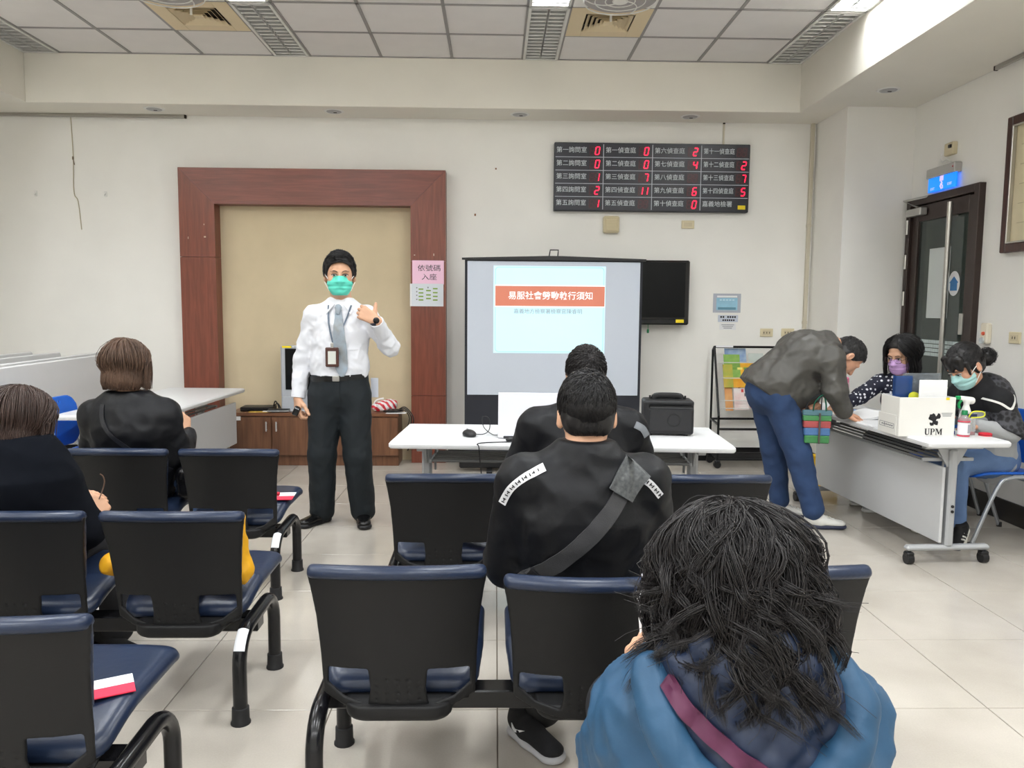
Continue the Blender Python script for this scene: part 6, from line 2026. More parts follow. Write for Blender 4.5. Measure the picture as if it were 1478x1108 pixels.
belt = p.mb('belt', MB().add(*(lambda r: ([(x, y, z-0.017) for x, y, z in r]+[(x, y, z+0.017) for x, y, z in r], [(i, (i+1) % 40, 40+(i+1) % 40, 40+i) for i in range(40)]))(ring)), mat('black_leather', (16, 15, 15), 0.35))
p.mb('buckle', MB().box((-1.018, 5.20-0.131, 0.985), (0.045, 0.008, 0.036), 0.004), steel_m, belt)
p.mb('fly', drape(bvh_of(tr), [(-1.012, 0.96), (-1.012, 0.80)], 0.03, 4.6, 1, th=0.004, lift=0.002), tr_m, tr)
leather_m = mat('black_shoe_leather', (14, 14, 15), 0.22)
for (x, y, tx, ty) in ((-1.155, 5.235, -0.55, -0.85), (-0.88, 5.235, 0.22, -1)):
    shoe(p.root, (x, y), (tx, ty), leather_m, black_pl, p.off, s=1.05)
wd = unit(V(J['wrL'])-V(J['elL']))
wc = V(-0.755, 5.02, 1.357)
p.mb('wristwatch', MB().tube([wc-wd*0.014, wc, wc+wd*0.014], [0.036, 0.039, 0.036], 16), mat('navy_watch', (22, 28, 46), 0.35))
p.mb('watch_face', MB().lathe([(0.020, 0), (0.020, 0.012), (0.014, 0.014)], 16, Matrix.Translation(tuple(wc+V(0.012, -0.034, 0.004))) @ Matrix.Rotation(PI/2, 4, 'X')), black_gloss, [o for o in p.root.children if o.name.startswith('wristwatch')][0])
t = thing('presenter_remote', 'small dark remote control in the presenter lowered hand', 'remote control', (-1.285, 5.115, 0.745), 0.3)
bx('case', (0, 0, 0.025), (0.04, 0.035, 0.065), black_gloss, t, 0.008, R=(0.5, 0.4, 0))
bx('button_plate', (0.0, -0.018, 0.03), (0.022, 0.004, 0.03), mat('remote_silver', (180, 180, 184), 0.3), t, 0.001, R=(0.5, 0.4, 0))
bx('hanging_paper', (-0.80+1.02, 5.26-5.22, 0.91), (0.05, 0.003, 0.13), mat('pale_tag', (196, 200, 210), 0.6), p.root, 0.001)

# ------------------------------------------------------------------ man bending over the table
D = (0.62, 0, -0.78)
J = dict(pelvis=(1.875, 5.27, 0.93), chest=(2.06, 5.27, 1.135), neck=(2.265, 5.27, 1.215), shR=(2.185, 5.085, 1.135), shL=(2.19, 5.455, 1.15),
         elR=(2.205, 5.04, 0.92), wrR=(2.275, 5.07, 0.795), elL=(2.10, 5.46, 0.93), wrL=(2.11, 5.24, 0.845),
         hipR=(1.885, 5.175, 0.88), hipL=(1.865, 5.365, 0.88), knR=(2.02, 5.14, 0.49), knL=(1.945, 5.40, 0.49), anR=(2.125, 5.115, 0.125), anL=(2.005, 5.41, 0.125))
p = Person('man in grey jacket and blue jeans bending over the table to sign', (2.0, 5.27, 0), G1)
p.head((2.365, 5.26, 1.135), (0.50, -0.05, -0.86), (0.86, 0, 0.50), J['neck'], 1.05)
p.trunk(J, (0.62, 0, -0.78))
p.skin.append(hand_piece((2.275, 5.075, 0.785), (0.90, 0.10, -0.28), (0.25, -0.1, 0.95), 1, curls=(0.35, 0.4, 0.45, 0.5), pip=(0.5, 0.5, 0.55, 0.6), thumb=(0.6, 0.8, -0.2), s=1.05))
p.skin.append(hand_piece((2.112, 5.235, 0.848), (0.15, -0.75, -0.4), (-0.3, 0, 0.9), 1, curls=(0.9, 0.9, 0.95, 1.0), pip=(1.0, 1.0, 1.0, 1.0), s=1.0))
p.finish(skin_far)
p.hair(short_hair(1400, 0.009, 'short', 0.03, (0, -0.06, 0.11), 0.006, seed=5), mat('grey_black_hair', (46, 44, 44), 0.5))
jk_m = mat('olive_grey_jacket', (74, 72, 68), 0.48, var=0.06, vscale=10, bump=0.2, bscale=30)
S = top_solid(J, D, chest=0.205, waist=0.20, hip=0.20, q=0.78, arm=(0.080, 0.074, 0.058), vox=0.009, fold=0.013, fs=24, seed=21, collar=0.07, sh_r=0.085, sleeve=0.98)
S.ecap((1.84, 5.27, 0.97), (2.02, 5.27, 0.90), 0.19, 0.18, (0.3, 0, -0.95), 0.72, 0.06)
S.plane((1.70, 5.27, 0.965), (-0.62, 0, -0.80), 0.01)
p.solid('jacket', S, jk_m)
jn_m = mat('blue_jeans', (40, 62, 98), 0.8, var=0.22, vscale=6, bump=0.12, bscale=250)
S = leg_solid(J, (1, 0, -0.4), hip=0.178, thigh=0.112, knee=0.086, hemr=0.070, q=0.85, vox=0.009, fold=0.007, fs=22, seed=8, hipq=0.90)
p.solid('trousers', S, jn_m)
wsh = mat('white_sneaker', (220, 218, 212), 0.5)
navy_sole = mat('navy_sole', (44, 48, 70), 0.5)
for (x, y, tx, ty) in ((2.14, 5.12, 1, -0.12), (2.01, 5.41, 1, -0.25)):
    sh, R, o, s_ = shoe(p.root, (x, y), (tx, ty), wsh, navy_sole, p.off, s=1.05)
    m = MB()
    for k in range(4):
        q0 = o+R @ (V(-0.022, 0.05+k*0.022, 0.083-k*0.008)*s_); q1 = o+R @ (V(0.022, 0.055+k*0.022, 0.083-k*0.008)*s_)
        m.tube([tuple(q0), tuple((q0+q1)/2+V(0, 0, 0.004)), tuple(q1)], 0.0035, 6)
    m.v = [tuple(np.array(q)-p.off) for q in m.v]
    m.build('laces', white_pl, sh)

# ------------------------------------------------------------------ woman in polka dots
def dots_mat():
    m = bpy.data.materials.new('navy_polka_dots'); m.use_nodes = True
    nt = m.node_tree; b = nt.nodes['Principled BSDF']; b.inputs['Roughness'].default_value = 0.75
    tc = nt.nodes.new('ShaderNodeTexCoord'); v = nt.nodes.new('ShaderNodeTexVoronoi'); v.inputs['Scale'].default_value = 34; v.inputs['Randomness'].default_value = 0.45
    nt.links.new(tc.outputs['Object'], v.inputs['Vector'])
    cr = nt.nodes.new('ShaderNodeValToRGB'); cr.color_ramp.interpolation = 'CONSTANT'
    cr.color_ramp.elements[0].color = (*lin((225, 225, 230)), 1)
    cr.color_ramp.elements[1].position = 0.30; cr.color_ramp.elements[1].color = (*lin((22, 24, 44)), 1)
    nt.links.new(v.outputs['Distance'], cr.inputs['Fac']); nt.links.new(cr.outputs['Color'], b.inputs['Base Color'])
    return m
D = (-0.62, -0.78, -0.1)
J = dict(pelvis=(3.06, 5.66, 0.53), chest=(2.97, 5.60, 0.82), neck=(2.915, 5.565, 0.985), shR=(2.80, 5.66, 0.925), shL=(3.08, 5.46, 0.915),
         elR=(2.63, 5.60, 0.835), wrR=(2.475, 5.53, 0.775), elL=(3.06, 5.30, 0.76), wrL=(2.88, 5.30, 0.775),
         hipR=(3.02, 5.74, 0.52), hipL=(3.04, 5.56, 0.52), knR=(2.80, 5.72, 0.50), knL=(2.82, 5.52, 0.50), anR=(2.83, 5.74, 0.09), anL=(2.83, 5.54, 0.09))
p = Person('seated woman in navy polka dot cardigan, glasses and lilac mask', (3.04, 5.65, 0), G1)
p.head((2.885, 5.54, 1.135), (-0.80, -0.52, -0.28), (-0.1, -0.1, 1), J['neck'], 1.08, True)
p.trunk(J, D)
p.skin.append(hand_piece((2.475, 5.53, 0.775), (-0.92, -0.30, -0.12), (0, 0, 1), -1, curls=(0.4, 0.4, 0.45, 0.5), pip=(0.5, 0.5, 0.5, 0.5), s=0.98))
p.skin.append(hand_piece((2.88, 5.30, 0.775), (-1, 0.0, -0.1), (0, 0, 1), 1, curls=(0.3, 0.3, 0.3, 0.3), s=0.95))
p.finish(skin_m)
p.hair(bob_hair(0.165, 1800, 0.016, 0.010, part_x=0.02, seed=7), hair_black)
p.face(hair_black, 0.8)
p.mask(mat('lilac_mask', (204, 164, 214), 0.65), True)
g = MB()
for sx in (-1, 1):
    g.tube([tuple(p.hp((sx*0.033+0.025*math.cos(a*PI/10), 0.108-abs(0.033*sx+0.025*math.cos(a*PI/10))*0.12, -0.004+0.019*math.sin(a*PI/10)))) for a in range(20)], 0.0016, 6, closed=True)
    g.tube([tuple(p.hp((sx*0.058, 0.100, 0.0))), tuple(p.hp((sx*0.080, 0.05, 0.004))), tuple(p.hp((sx*0.082, -0.01, 0.004)))], 0.0015, 6)
g.tube([tuple(p.hp((-0.009, 0.112, 0.0))), tuple(p.hp((0.009, 0.112, 0.0)))], 0.0016, 6)
p.mb('glasses', g, mat('dark_glasses_frame', (60, 36, 40), 0.3))
S = top_solid(J, D, chest=0.165, waist=0.165, hip=0.17, q=0.66, arm=(0.062, 0.056, 0.042), vox=0.0095, fold=0.005, fs=26, seed=31, collar=0.05, sh_r=0.055, sleeve=0.97)
dm = dots_mat()
p.solid('cardigan', S, dm)
S = Solid(0.008)
ch = V(J['chest']); dd = unit(D)
S.ecap(ch-V(0, 0, 0.10)+dd*0.075, ch+V(-0.01, -0.01, 0.10)+dd*0.055, 0.062, 0.050, dd, 0.75, 0.02)
red_top = p.solid('red_top', S, mat('red_shirt', (168, 20, 44), 0.7))
p.mb('shirt_print', MB().box(tuple(ch+dd*0.128+V(0, 0, -0.01)), (0.045, 0.008, 0.03), 0.002, R=Matrix.Rotation(-0.67, 3, 'Z')), white_paper, red_top)
S = leg_solid(J, (0, 0, 1), hip=0.16, thigh=0.085, knee=0.07, hemr=0.055, q=0.8, vox=0.012, fold=0.003, seed=6)
p.solid('trousers', S, mat('black_trousers', (26, 26, 30), 0.8))
for a in 'LR': shoe(p.root, J['an'+a][:2], (-1, -0.05), mat('light_grey_shoe', (190, 190, 190), 0.5), white_pl, p.off, s=0.9)

# ------------------------------------------------------------------ woman in black lace
D = (-1, -0.12, 0)
J = dict(pelvis=(3.16, 4.90, 0.53), chest=(3.075, 4.84, 0.83), neck=(2.965, 4.80, 0.99), shL=(3.04, 4.665, 0.915), shR=(3.01, 5.01, 0.915),
         elL=(3.11, 4.63, 0.72), wrL=(2.90, 4.62, 0.765), elR=(3.0, 5.08, 0.76), wrR=(2.82, 4.98, 0.77),
         hipL=(3.14, 4.81, 0.52), hipR=(3.14, 5.0, 0.52), knL=(2.865, 4.78, 0.505), knR=(2.87, 5.0, 0.505), anL=(2.885, 4.76, 0.14), anR=(2.92, 5.0, 0.09))
p = Person('seated woman in black lace top and jeans writing beside the carton', (3.15, 4.9, 0), G1)
p.head((2.875, 4.76, 1.115), (-0.80, -0.25, -0.55), (-0.48, -0.1, 0.87), J['neck'], 1.08, True)
p.trunk(J, D)
p.skin.append(hand_piece((2.90, 4.62, 0.765), (-1, 0.1, -0.1), (0, 0, 1), 1, curls=(0.5, 0.5, 0.5, 0.5), s=0.95))
p.skin.append(hand_piece((2.82, 4.98, 0.77), (-1, -0.2, -0.1), (0, 0, 1), -1, curls=(0.5, 0.5, 0.5, 0.5), s=0.95))
p.finish(skin_far)
H = short_hair(1600, 0.016, 'bob', 0.07, (0.0, -0.11, 0.06), -0.002, seed=9)
S = Solid(0.006)
S.cap((0, 0.075, 0.075), (0.0, 0.085, 0.035), 0.030, 0.022, 0.02).cap((-0.04, 0.06, 0.08), (-0.045, 0.075, 0.03), 0.028, 0.016, 0.02).cap((0.04, 0.06, 0.08), (0.045, 0.075, 0.03), 0.028, 0.016, 0.02)
S.cap((-0.068, 0.045, 0.05), (-0.066, 0.05, -0.02), 0.014, 0.006, 0.01)
S.fn(lambda x, y, z, F: F-0.003*wobble(x*1.5, y*0.6, z*0.5, 160, 3))
H.append(S.build())
S = Solid(0.005).ell((0, -0.145, -0.035), (0.045, 0.052, 0.042)).ell((0.02, -0.175, -0.055), (0.03, 0.035, 0.03)).cap((0, -0.09, 0.0), (0, -0.13, -0.025), 0.02, 0.026)
S.fn(lambda x, y, z, F: F-0.007*folds(x, y, z, 70, 4))
H.append(S.build())
rng = np.random.default_rng(4)
n_ = 260
c0 = np.array([0, -0.15, -0.04]); q = rng.normal(size=(n_, 3)); q /= np.linalg.norm(q, axis=1, keepdims=True)
P_ = np.zeros((n_, 8, 3))
ax1 = rng.normal(size=(n_, 3))
for k in range(8):
    a = k*0.28
    qq = q*np.cos(a)+np.cross(ax1/np.linalg.norm(ax1, axis=1, keepdims=True), q)*np.sin(a)
    P_[:, k] = c0+qq*np.array([0.048, 0.056, 0.046])*(1+0.05*k*rng.uniform(0, 1, (n_, 1)))
H.append(strands(P_, 0.0016*np.array([1, 1, 1, 1, 1, 0.8, 0.6, 0.2])))
p.hair(H, hair_black)
p.mb('hair_tie', MB().tube([tuple(p.hp((0.026*math.cos(a*PI/8), -0.108, -0.012+0.026*math.sin(a*PI/8)))) for a in range(16)], 0.007, 8, closed=True), mat('pale_blue_scrunchie', (170, 190, 226), 0.7))
p.face(hair_black, 0.7)
p.mask(mat('pale_green_mask', (168, 212, 210), 0.65), True)
def lace_mat():
    m = bpy.data.materials.new('black_lace'); m.use_nodes = True
    nt = m.node_tree; b = nt.nodes['Principled BSDF']; b.inputs['Roughness'].default_value = 0.6
    tc = nt.nodes.new('ShaderNodeTexCoord'); v = nt.nodes.new('ShaderNodeTexVoronoi'); v.inputs['Scale'].default_value = 42
    nt.links.new(tc.outputs['Object'], v.inputs['Vector'])
    n = nt.nodes.new('ShaderNodeTexNoise'); n.inputs['Scale'].default_value = 30; nt.links.new(tc.outputs['Object'], n.inputs['Vector'])
    mx = nt.nodes.new('ShaderNodeMath'); mx.operation = 'MULTIPLY'; nt.links.new(v.outputs['Distance'], mx.inputs[0]); nt.links.new(n.outputs['Fac'], mx.inputs[1])
    cr = nt.nodes.new('ShaderNodeValToRGB'); cr.color_ramp.elements[0].position = 0.18; cr.color_ramp.elements[0].color = (*lin((18, 18, 22)), 1)
    cr.color_ramp.elements[1].position = 0.34; cr.color_ramp.elements[1].color = (*lin((66, 66, 72)), 1)
    nt.links.new(mx.outputs[0], cr.inputs['Fac']); nt.links.new(cr.outputs['Color'], b.inputs['Base Color'])
    return m
blk_knit = mat('black_knit', (20, 20, 24), 0.85)
S = top_solid(J, D, chest=0.165, waist=0.165, hip=0.172, q=0.72, arm=(0.06, 0.054, 0.042), vox=0.009, fold=0.006, fs=26, seed=41, collar=0.058, sh_r=0.06, sleeve=0.97)
sweat = p.solid('sweater', S, mat('light_grey_sweater', (168, 170, 172), 0.85, bump=0.1, bscale=200))
S = Solid(0.008)
ch = V(J['chest']); nk = V(J['neck'])
S.ecap(ch+V(0.0, 0, 0.02), ch+(nk-ch)*0.75, 0.180, 0.118, D, 0.74, 0.05)
S.cap(ch+(nk-ch)*0.6, nk+V(0.0, 0, -0.01), 0.09, 0.062, 0.03)
for a in 'LR':
    S.cap(ch+(nk-ch)*0.72, J['sh'+a], 0.064, 0.07, 0.04); S.cap(J['sh'+a], V(J['sh'+a])*0.55+V(J['el'+a])*0.45, 0.072, 0.070, 0.03)
S.plane(ch+V(0, 0, 0.03), (0.25, 0, -1), 0.01)
S.fn(lambda x, y, z, F: F-0.003*folds(x, y, z, 26, 4))
yoke = p.solid('black_yoke', S, blk_knit)
S = Solid(0.008)
S.ecap(ch+V(0.02, 0, -0.03), ch+V(0, 0, 0.06), 0.180, 0.176, D, 0.76, 0.05)
for a in 'LR':
    S.cap(V(J['sh'+a])*0.7+V(J['el'+a])*0.3, J['el'+a], 0.070, 0.073, 0.03)
    S.cap(J['el'+a], V(J['el'+a])*0.72+V(J['wr'+a])*0.28, 0.073, 0.062, 0.03)
S.fn(lambda x, y, z, F: F-0.006*folds(x, y, z, 34, 9))
S.plane(ch+V(0, 0, -0.10), (-0.5, 0, -1), 0.01)
lace = p.solid('lace_ruffle', S, lace_mat())
bv = bvh_of(yoke, lace)
p.mb('white_trim', drape(bv, [(2.95, 0.925), (3.00, 0.905), (3.055, 0.875), (3.085, 0.915), (3.10, 0.955)], 0.012, 4.2, 1, th=0.006, lift=0.003), white_pl)
S = leg_solid(J, (0, 0, 1), hip=0.165, thigh=0.092, knee=0.074, hemr=0.052, q=0.85, vox=0.009, fold=0.004, seed=16)
p.solid('trousers', S, mat('light_jeans', (92, 118, 158), 0.8, var=0.15, vscale=9))
p.mb('sock', MB().tube([(2.885, 4.76, 0.15), (2.885, 4.755, 0.10)], 0.040, 14), mat('orange_sock', (178, 92, 52), 0.8))
sh, R, o, s_ = shoe(p.root, (2.915, 4.745), (-0.75, -0.66), mat('black_suede', (20, 20, 22), 0.7), mat('white_rubber_sole', (222, 220, 210), 0.5), p.off, tilt=0.62, z=0.058, s=0.95)
m = MB()
for k in range(3):
    for sx in (1, -1):
        q0 = o+R @ (V(sx*0.040, 0.02+k*0.024, 0.03)*s_); q1 = o+R @ (V(sx*0.041, 0.026+k*0.024, 0.052)*s_); q2 = o+R @ (V(sx*0.030, 0.04+k*0.022, 0.076-0.006*k)*s_)
        m.tube([tuple(q0), tuple(q1), tuple(q2)], 0.0055, 6)
m.v = [tuple(np.array(q)-p.off) for q in m.v]
m.build('side_stripe', white_pl, sh)
shoe(p.root, (2.93, 5.0), (-1, 0.1), mat('black_suede'), mat('white_rubber_sole'), p.off, s=0.95)

# ------------------------------------------------------------------ seated woman, left front row
def seated(c, yb, zneck, hw, lean=0.06, arms=None, feet=None, kz=0.47, fy=0.45, wrists=None):
    x = c
    J = dict(pelvis=(x, yb+0.02, 0.54), chest=(x, yb-lean, 0.82), neck=(x, yb-lean+0.0, zneck), shL=(x-hw, yb-lean+0.01, zneck-0.085), shR=(x+hw, yb-lean+0.01, zneck-0.085),
             elL=(x-hw-0.06, yb+0.03, 0.66), elR=(x+hw+0.06, yb+0.03, 0.66), wrL=(x-0.10, yb+0.26, 0.66), wrR=(x+0.10, yb+0.26, 0.66),
             hipL=(x-0.09, yb, 0.54), hipR=(x+0.09, yb, 0.54), knL=(x-0.12, yb+fy, 0.52), knR=(x+0.12, yb+fy, 0.52), anL=(x-0.12, yb+fy+0.02, 0.09), anR=(x+0.12, yb+fy+0.02, 0.09))
    if arms: J.update(arms)
    return J
D = (0, 1, 0)
J = seated(-1.855, 4.10, 0.985, 0.17, 0.07, dict(wrR=(-1.650, 4.25, 0.750), elR=(-1.64, 4.10, 0.68), elL=(-2.09, 4.12, 0.67), knR=(-1.66, 4.55, 0.52)))
J['shL'] = (-2.035, 4.05, 0.885); J['shR'] = (-1.695, 4.05, 0.885)
p = Person('woman with brown bobbed hair in black jacket on the left front bench', (-1.855, 4.10, 0), G1)
p.head((-1.862, 4.045, 1.140), (0.45, 0.89, -0.05), (0, 0, 1), J['neck'], 1.0, True)
p.trunk(J, D)
p.skin.append(hand_piece((-1.662, 4.25, 0.765), (-0.20, 0.35, 0.85), (0.85, -0.3, 0.3), -1, curls=(0.6, 0.6, 0.65, 0.7), pip=(0.8, 0.8, 0.8, 0.8), s=1.0))
p.skin.append(hand_piece(J['wrL'], (0.9, 0.3, 0.1), (0, -0.3, 1), 1, s=0.95))
p.finish(skin_m)
p.hair(bob_hair(0.145, 2000, 0.017, 0.012, part_x=0.0, seed=12), hair_brown)
p.mask(mat('white_mask', (214, 206, 214), 0.65), True)
bj = mat('black_jacket', (15, 16, 20), 0.48, spec=0.3, bump=0.2, bscale=40)
S = top_solid(J, D, chest=0.195, waist=0.19, hip=0.19, q=0.66, arm=(0.076, 0.068, 0.050), vox=0.010, fold=0.010, fs=19, seed=51, collar=0.066, sh_r=0.085)
jk = p.solid('jacket', S, bj)
p.mb('red_collar', MB().tube(spline([(-1.93, 4.0, 0.985), (-1.86, 3.965, 1.0), (-1.80, 4.02, 0.995), (-1.81, 4.09, 0.975)], 5), 0.011, 8), mat('maroon_collar', (112, 22, 40), 0.7))
bv = bvh_of(jk)
p.mb('bag_strap', drape(bv, [(-1.945, 0.955), (-1.935, 0.88), (-1.88, 0.80), (-1.80, 0.73), (-1.72, 0.66), (-1.66, 0.60)], 0.022, 3.5, 1, th=0.005, lift=0.002), mat('black_strap', (30, 31, 36), 0.35))
S = leg_solid(J, (0, 0, 1), hip=0.17, thigh=0.092, knee=0.075, hemr=0.06, q=0.85, vox=0.011, fold=0.004, seed=19)
p.solid('trousers', S, mat('pale_blue_jeans', (104, 136, 184), 0.8, var=0.12, vscale=9))
for a in 'LR': shoe(p.root, J['an'+a][:2], (0.1, 1), leather_m, black_pl, p.off, s=0.9)
t = thing('black_handbag', 'shiny black handbag beside the woman on the left front bench', 'bag', (-1.585, 4.10, 0.455), 0.1)
S = Solid(0.008).box((0, 0, 0.085), (0.05, 0.11, 0.08), 0.03)
S.fn(lambda x, y, z, F: F-0.006*folds(x, y, z, 34, 2))
solid_obj('bag_body', S, mat('glossy_black_bag', (14, 14, 17), 0.25), t)
MB().tube(spline([(0, -0.09, 0.15), (0.01, -0.05, 0.21), (0.01, 0.05, 0.21), (0, 0.09, 0.15)], 6), 0.007, 8).build('handle', mat('glossy_black_bag'), t)

# ------------------------------------------------------------------ seated woman, left second row
J = seated(-1.755, 2.95, 0.915, 0.165, 0.06, dict(elR=(-1.555, 2.97, 0.60), wrR=(-1.59, 3.09, 0.595), elL=(-2.0, 2.98, 0.63), wrL=(-1.75, 3.20, 0.66)))
J['shL'] = (-1.935, 2.91, 0.80); J['shR'] = (-1.630, 2.91, 0.795)
J['knL'] = (-1.86, 3.38, 0.47); J['knR'] = (-1.66, 3.40, 0.47); J['anL'] = (-1.75, 3.27, 0.09); J['anR'] = (-1.585, 3.25, 0.09)
p = Person('woman in navy black sweater holding glasses on the second left bench', (-1.70, 2.95, 0), G1)
p.head((-1.740, 2.925, 1.012), (0.50, 0.86, -0.22), (0.05, 0.1, 1), J['neck'], 1.0, True)
p.trunk(J, D)
p.skin.append(hand_piece((-1.590, 3.065, 0.598), (0.12, 0.45, 0.42), (0.75, -0.5, 0.4), -1, curls=(1.1, 1.15, 1.2, 1.2), pip=(1.2, 1.2, 1.2, 1.2), thumb=(0.2, 0.95, -0.5), s=1.12))
p.skin.append(hand_piece(J['wrL'], (0.9, 0.3, 0.1), (0, -0.3, 1), 1, s=0.95))
p.finish(skin_m)
p.hair(bob_hair(0.125, 2200, 0.017, 0.008, part_x=0.0, seed=14), hair_dark_brown)
p.mask(mat('pale_blue_mask', (196, 208, 222), 0.65), True)
nv = mat('navy_black_fleece', (12, 15, 22), 0.95, spec=0.15)
S = top_solid(J, D, chest=0.20, waist=0.20, hip=0.20, q=0.70, arm=(0.080, 0.074, 0.056), vox=0.0095, fold=0.006, fs=17, seed=61, collar=0.078, sh_r=0.085, sleeve=0.9, neck_cut=0.06)
S.cap((-1.755, 2.90, 0.91), (-1.750, 2.905, 0.965), 0.076, 0.070, 0.02)
p.solid('sweater', S, nv)
wv = unit(V(J['wrR'])-V(J['elR']))
p.mb('shirt_cuff', MB().tube([tuple(V(J['wrR'])-wv*0.05), tuple(V(J['wrR'])-wv*0.01)], [0.048, 0.046], 16), white_paper)
S = leg_solid(J, (0, 0, 1), hip=0.175, thigh=0.098, knee=0.08, hemr=0.065, q=0.85, vox=0.011, fold=0.004, seed=29)
p.solid('trousers', S, mat('charcoal_trousers', (38, 38, 42), 0.85, var=0.2, vscale=12))
for a, tx in (('L', 0.8), ('R', 0.85)): shoe(p.root, (J['an'+a][0]-0.03, J['an'+a][1]-0.02), (tx, -0.42), mat('black_velvet_shoe', (22, 21, 23), 0.8), black_pl, p.off, s=0.95)
t = thing('spectacles', 'pair of glasses held up in the woman hand, second left bench', 'glasses', (-1.565, 3.12, 0.650))
MB().tube(spline([(-0.015, -0.01, 0.0), (0.0, 0.01, 0.05), (0.008, 0.02, 0.09), (0.004, 0.02, 0.115), (-0.008, 0.02, 0.125)], 5), 0.0022, 6).build('temple_arm', mat('tortoise_frame', (96, 70, 56), 0.3), t)
g = MB()
for sx in (0, 1): g.tube([(-0.06-0.05*sx+0.022*math.cos(a*PI/8), -0.01+0.018*math.sin(a*PI/8), -0.012+0.004*math.sin(a*PI/8)) for a in range(16)], 0.0018, 6, closed=True)
g.build('rims', mat('tortoise_frame'), t)

# ------------------------------------------------------------------ man on the front bench before the table
J = seated(0.395, 3.55, 1.0, 0.20, 0.07, dict(elL=(0.10, 3.56, 0.66), elR=(0.69, 3.56, 0.66)))
p = Person('man in black jacket seated on the bench nearest the white table', (0.395, 3.55, 0), G1)
p.head((0.405, 3.50, 1.145), (0.0, 1, -0.1), (0, 0.1, 1), J['neck'], 1.02)
p.trunk(J, D)
for a, sd in (('L', 1), ('R', -1)): p.skin.append(hand_piece(J['wr'+a], (0.5*sd, 0.8, 0), (0, -0.2, 1), sd))
p.finish(skin_m)
p.hair(short_hair(2000, 0.013, 'short', 0.035, (0.02, -0.085, 0.09), 0.010, seed=15), hair_soft)
S = top_solid(J, D, chest=0.20, waist=0.195, hip=0.195, q=0.66, arm=(0.085, 0.08, 0.055), vox=0.010, fold=0.009, fs=20, seed=71, collar=0.075, sh_r=0.088)
jk = p.solid('jacket', S, bj)
p.mb('shoulder_patch', drape(bvh_of(jk), [(0.615, 0.945), (0.65, 0.925), (0.672, 0.89)], 0.03, 2.9, 1, th=0.006, lift=0.002), mat('grey_patch', (120, 124, 130), 0.4), jk)
S = leg_solid(J, (0, 0, 1), hip=0.175, thigh=0.095, knee=0.08, hemr=0.07, q=0.85, vox=0.012, fold=0.004, seed=39)
p.solid('trousers', S, mat('black_trousers'))
for a in 'LR': shoe(p.root, J['an'+a][:2], (0.0, 1), black_pl, white_pl, p.off)

# ------------------------------------------------------------------ man with the shoulder strap, second row
J = seated(0.275, 2.44, 1.005, 0.185, 0.06, dict(elL=(0.045, 2.46, 0.64), elR=(0.510, 2.46, 0.64)))
J['anL'] = (0.165, 2.57, 0.10); J['knL'] = (0.14, 2.88, 0.52); J['anR'] = (0.42, 2.85, 0.09)
p = Person('man in black track jacket with white shoulder tape and diagonal grey strap', (0.275, 2.44, 0), G1)
p.head((0.285, 2.425, 1.118), (0.0, 1, -0.2), (0, 0.18, 1), J['neck'], 1.04, vox=0.004)
p.trunk(J, D)
for a, sd in (('L', 1), ('R', -1)): p.skin.append(hand_piece(J['wr'+a], (0.5*sd, 0.8, 0), (0, -0.2, 1), sd))
p.finish(skin_m)
p.hair(short_hair(4600, 0.014, 'short', 0.045, (0.015, -0.07, 0.112), 0.006, seed=17, r0=0.0013, vox=0.0045), hair_black)
tj = mat('black_track_nylon', (13, 14, 18), 0.5, spec=0.3, bump=0.2, bscale=35)
S = top_solid(J, D, chest=0.20, waist=0.198, hip=0.20, q=0.66, arm=(0.078, 0.078, 0.056), vox=0.0075, fold=0.010, fs=19, seed=81, collar=0.076, sh_r=0.076, neck_cut=0.047)
S.cap((0.281, 2.385, 0.99), (0.283, 2.395, 1.035), 0.074, 0.070, 0.012)
jk = p.solid('jacket', S, tj)
bv = bvh_of(jk)
tape_m = mat('white_tape', (228, 228, 230), 0.6)
for (pth, nm) in (([(0.15, 0.978), (0.095, 0.950), (0.05, 0.912), (0.024, 0.858)], 'L'), ([(0.425, 0.955), (0.465, 0.93), (0.50, 0.89)], 'R')):
    tp = p.mb('shoulder_tape', drape(bv, pth, 0.022, 2.0, 1, th=0.003, lift=0.001), tape_m, jk)
    P_ = spline([(x, 0, z) for x, z in pth], 5)
    gl = MB()
    for i in range(2, len(P_)-1):
        q = P_[i]; tt = (P_[i+1]-P_[i-1]).normalized() if i+1 < len(P_) else Vector((1, 0, 0))
        h_ = bv.ray_cast(Vector((q.x, 2.0, q.z)), Vector((0, 1, 0)))[0]
        if h_ is None: continue
        R_ = Matrix.Rotation(math.atan2(tt.z, tt.x)*-1, 3, 'Y')
        gl.box((q.x, h_.y-0.006, q.z), (0.003, 0.002, 0.010), 0, R=R_)
        if i % 2: gl.box((q.x+0.004*tt.x, h_.y-0.006, q.z+0.004*tt.z), (0.006, 0.002, 0.003), 0, R=R_)
    p.mb('tape_lettering', gl, black_ink, tp)
strap_m = mat('charcoal_strap', (56, 56, 58), 0.7, bump=0.3, bscale=300)
st_ = p.mb('bag_strap', drape(bv, [(0.41, 0.965), (0.36, 0.885), (0.28, 0.79), (0.20, 0.71), (0.12, 0.64), (0.085, 0.61)], 0.052, 2.0, 1, th=0.007, lift=0.002), strap_m)
p.mb('strap_pad', drape(bv, [(0.432, 0.985), (0.405, 0.955), (0.372, 0.905)], 0.085, 2.0, 1, th=0.016, lift=0.004), mat('heather_grey_pad', (96, 98, 98), 0.85, col2=(66, 68, 70), vscale=90), st_)
h_ = bv.ray_cast(Vector((0.135, 2.0, 0.645)), Vector((0, 1, 0)))[0]
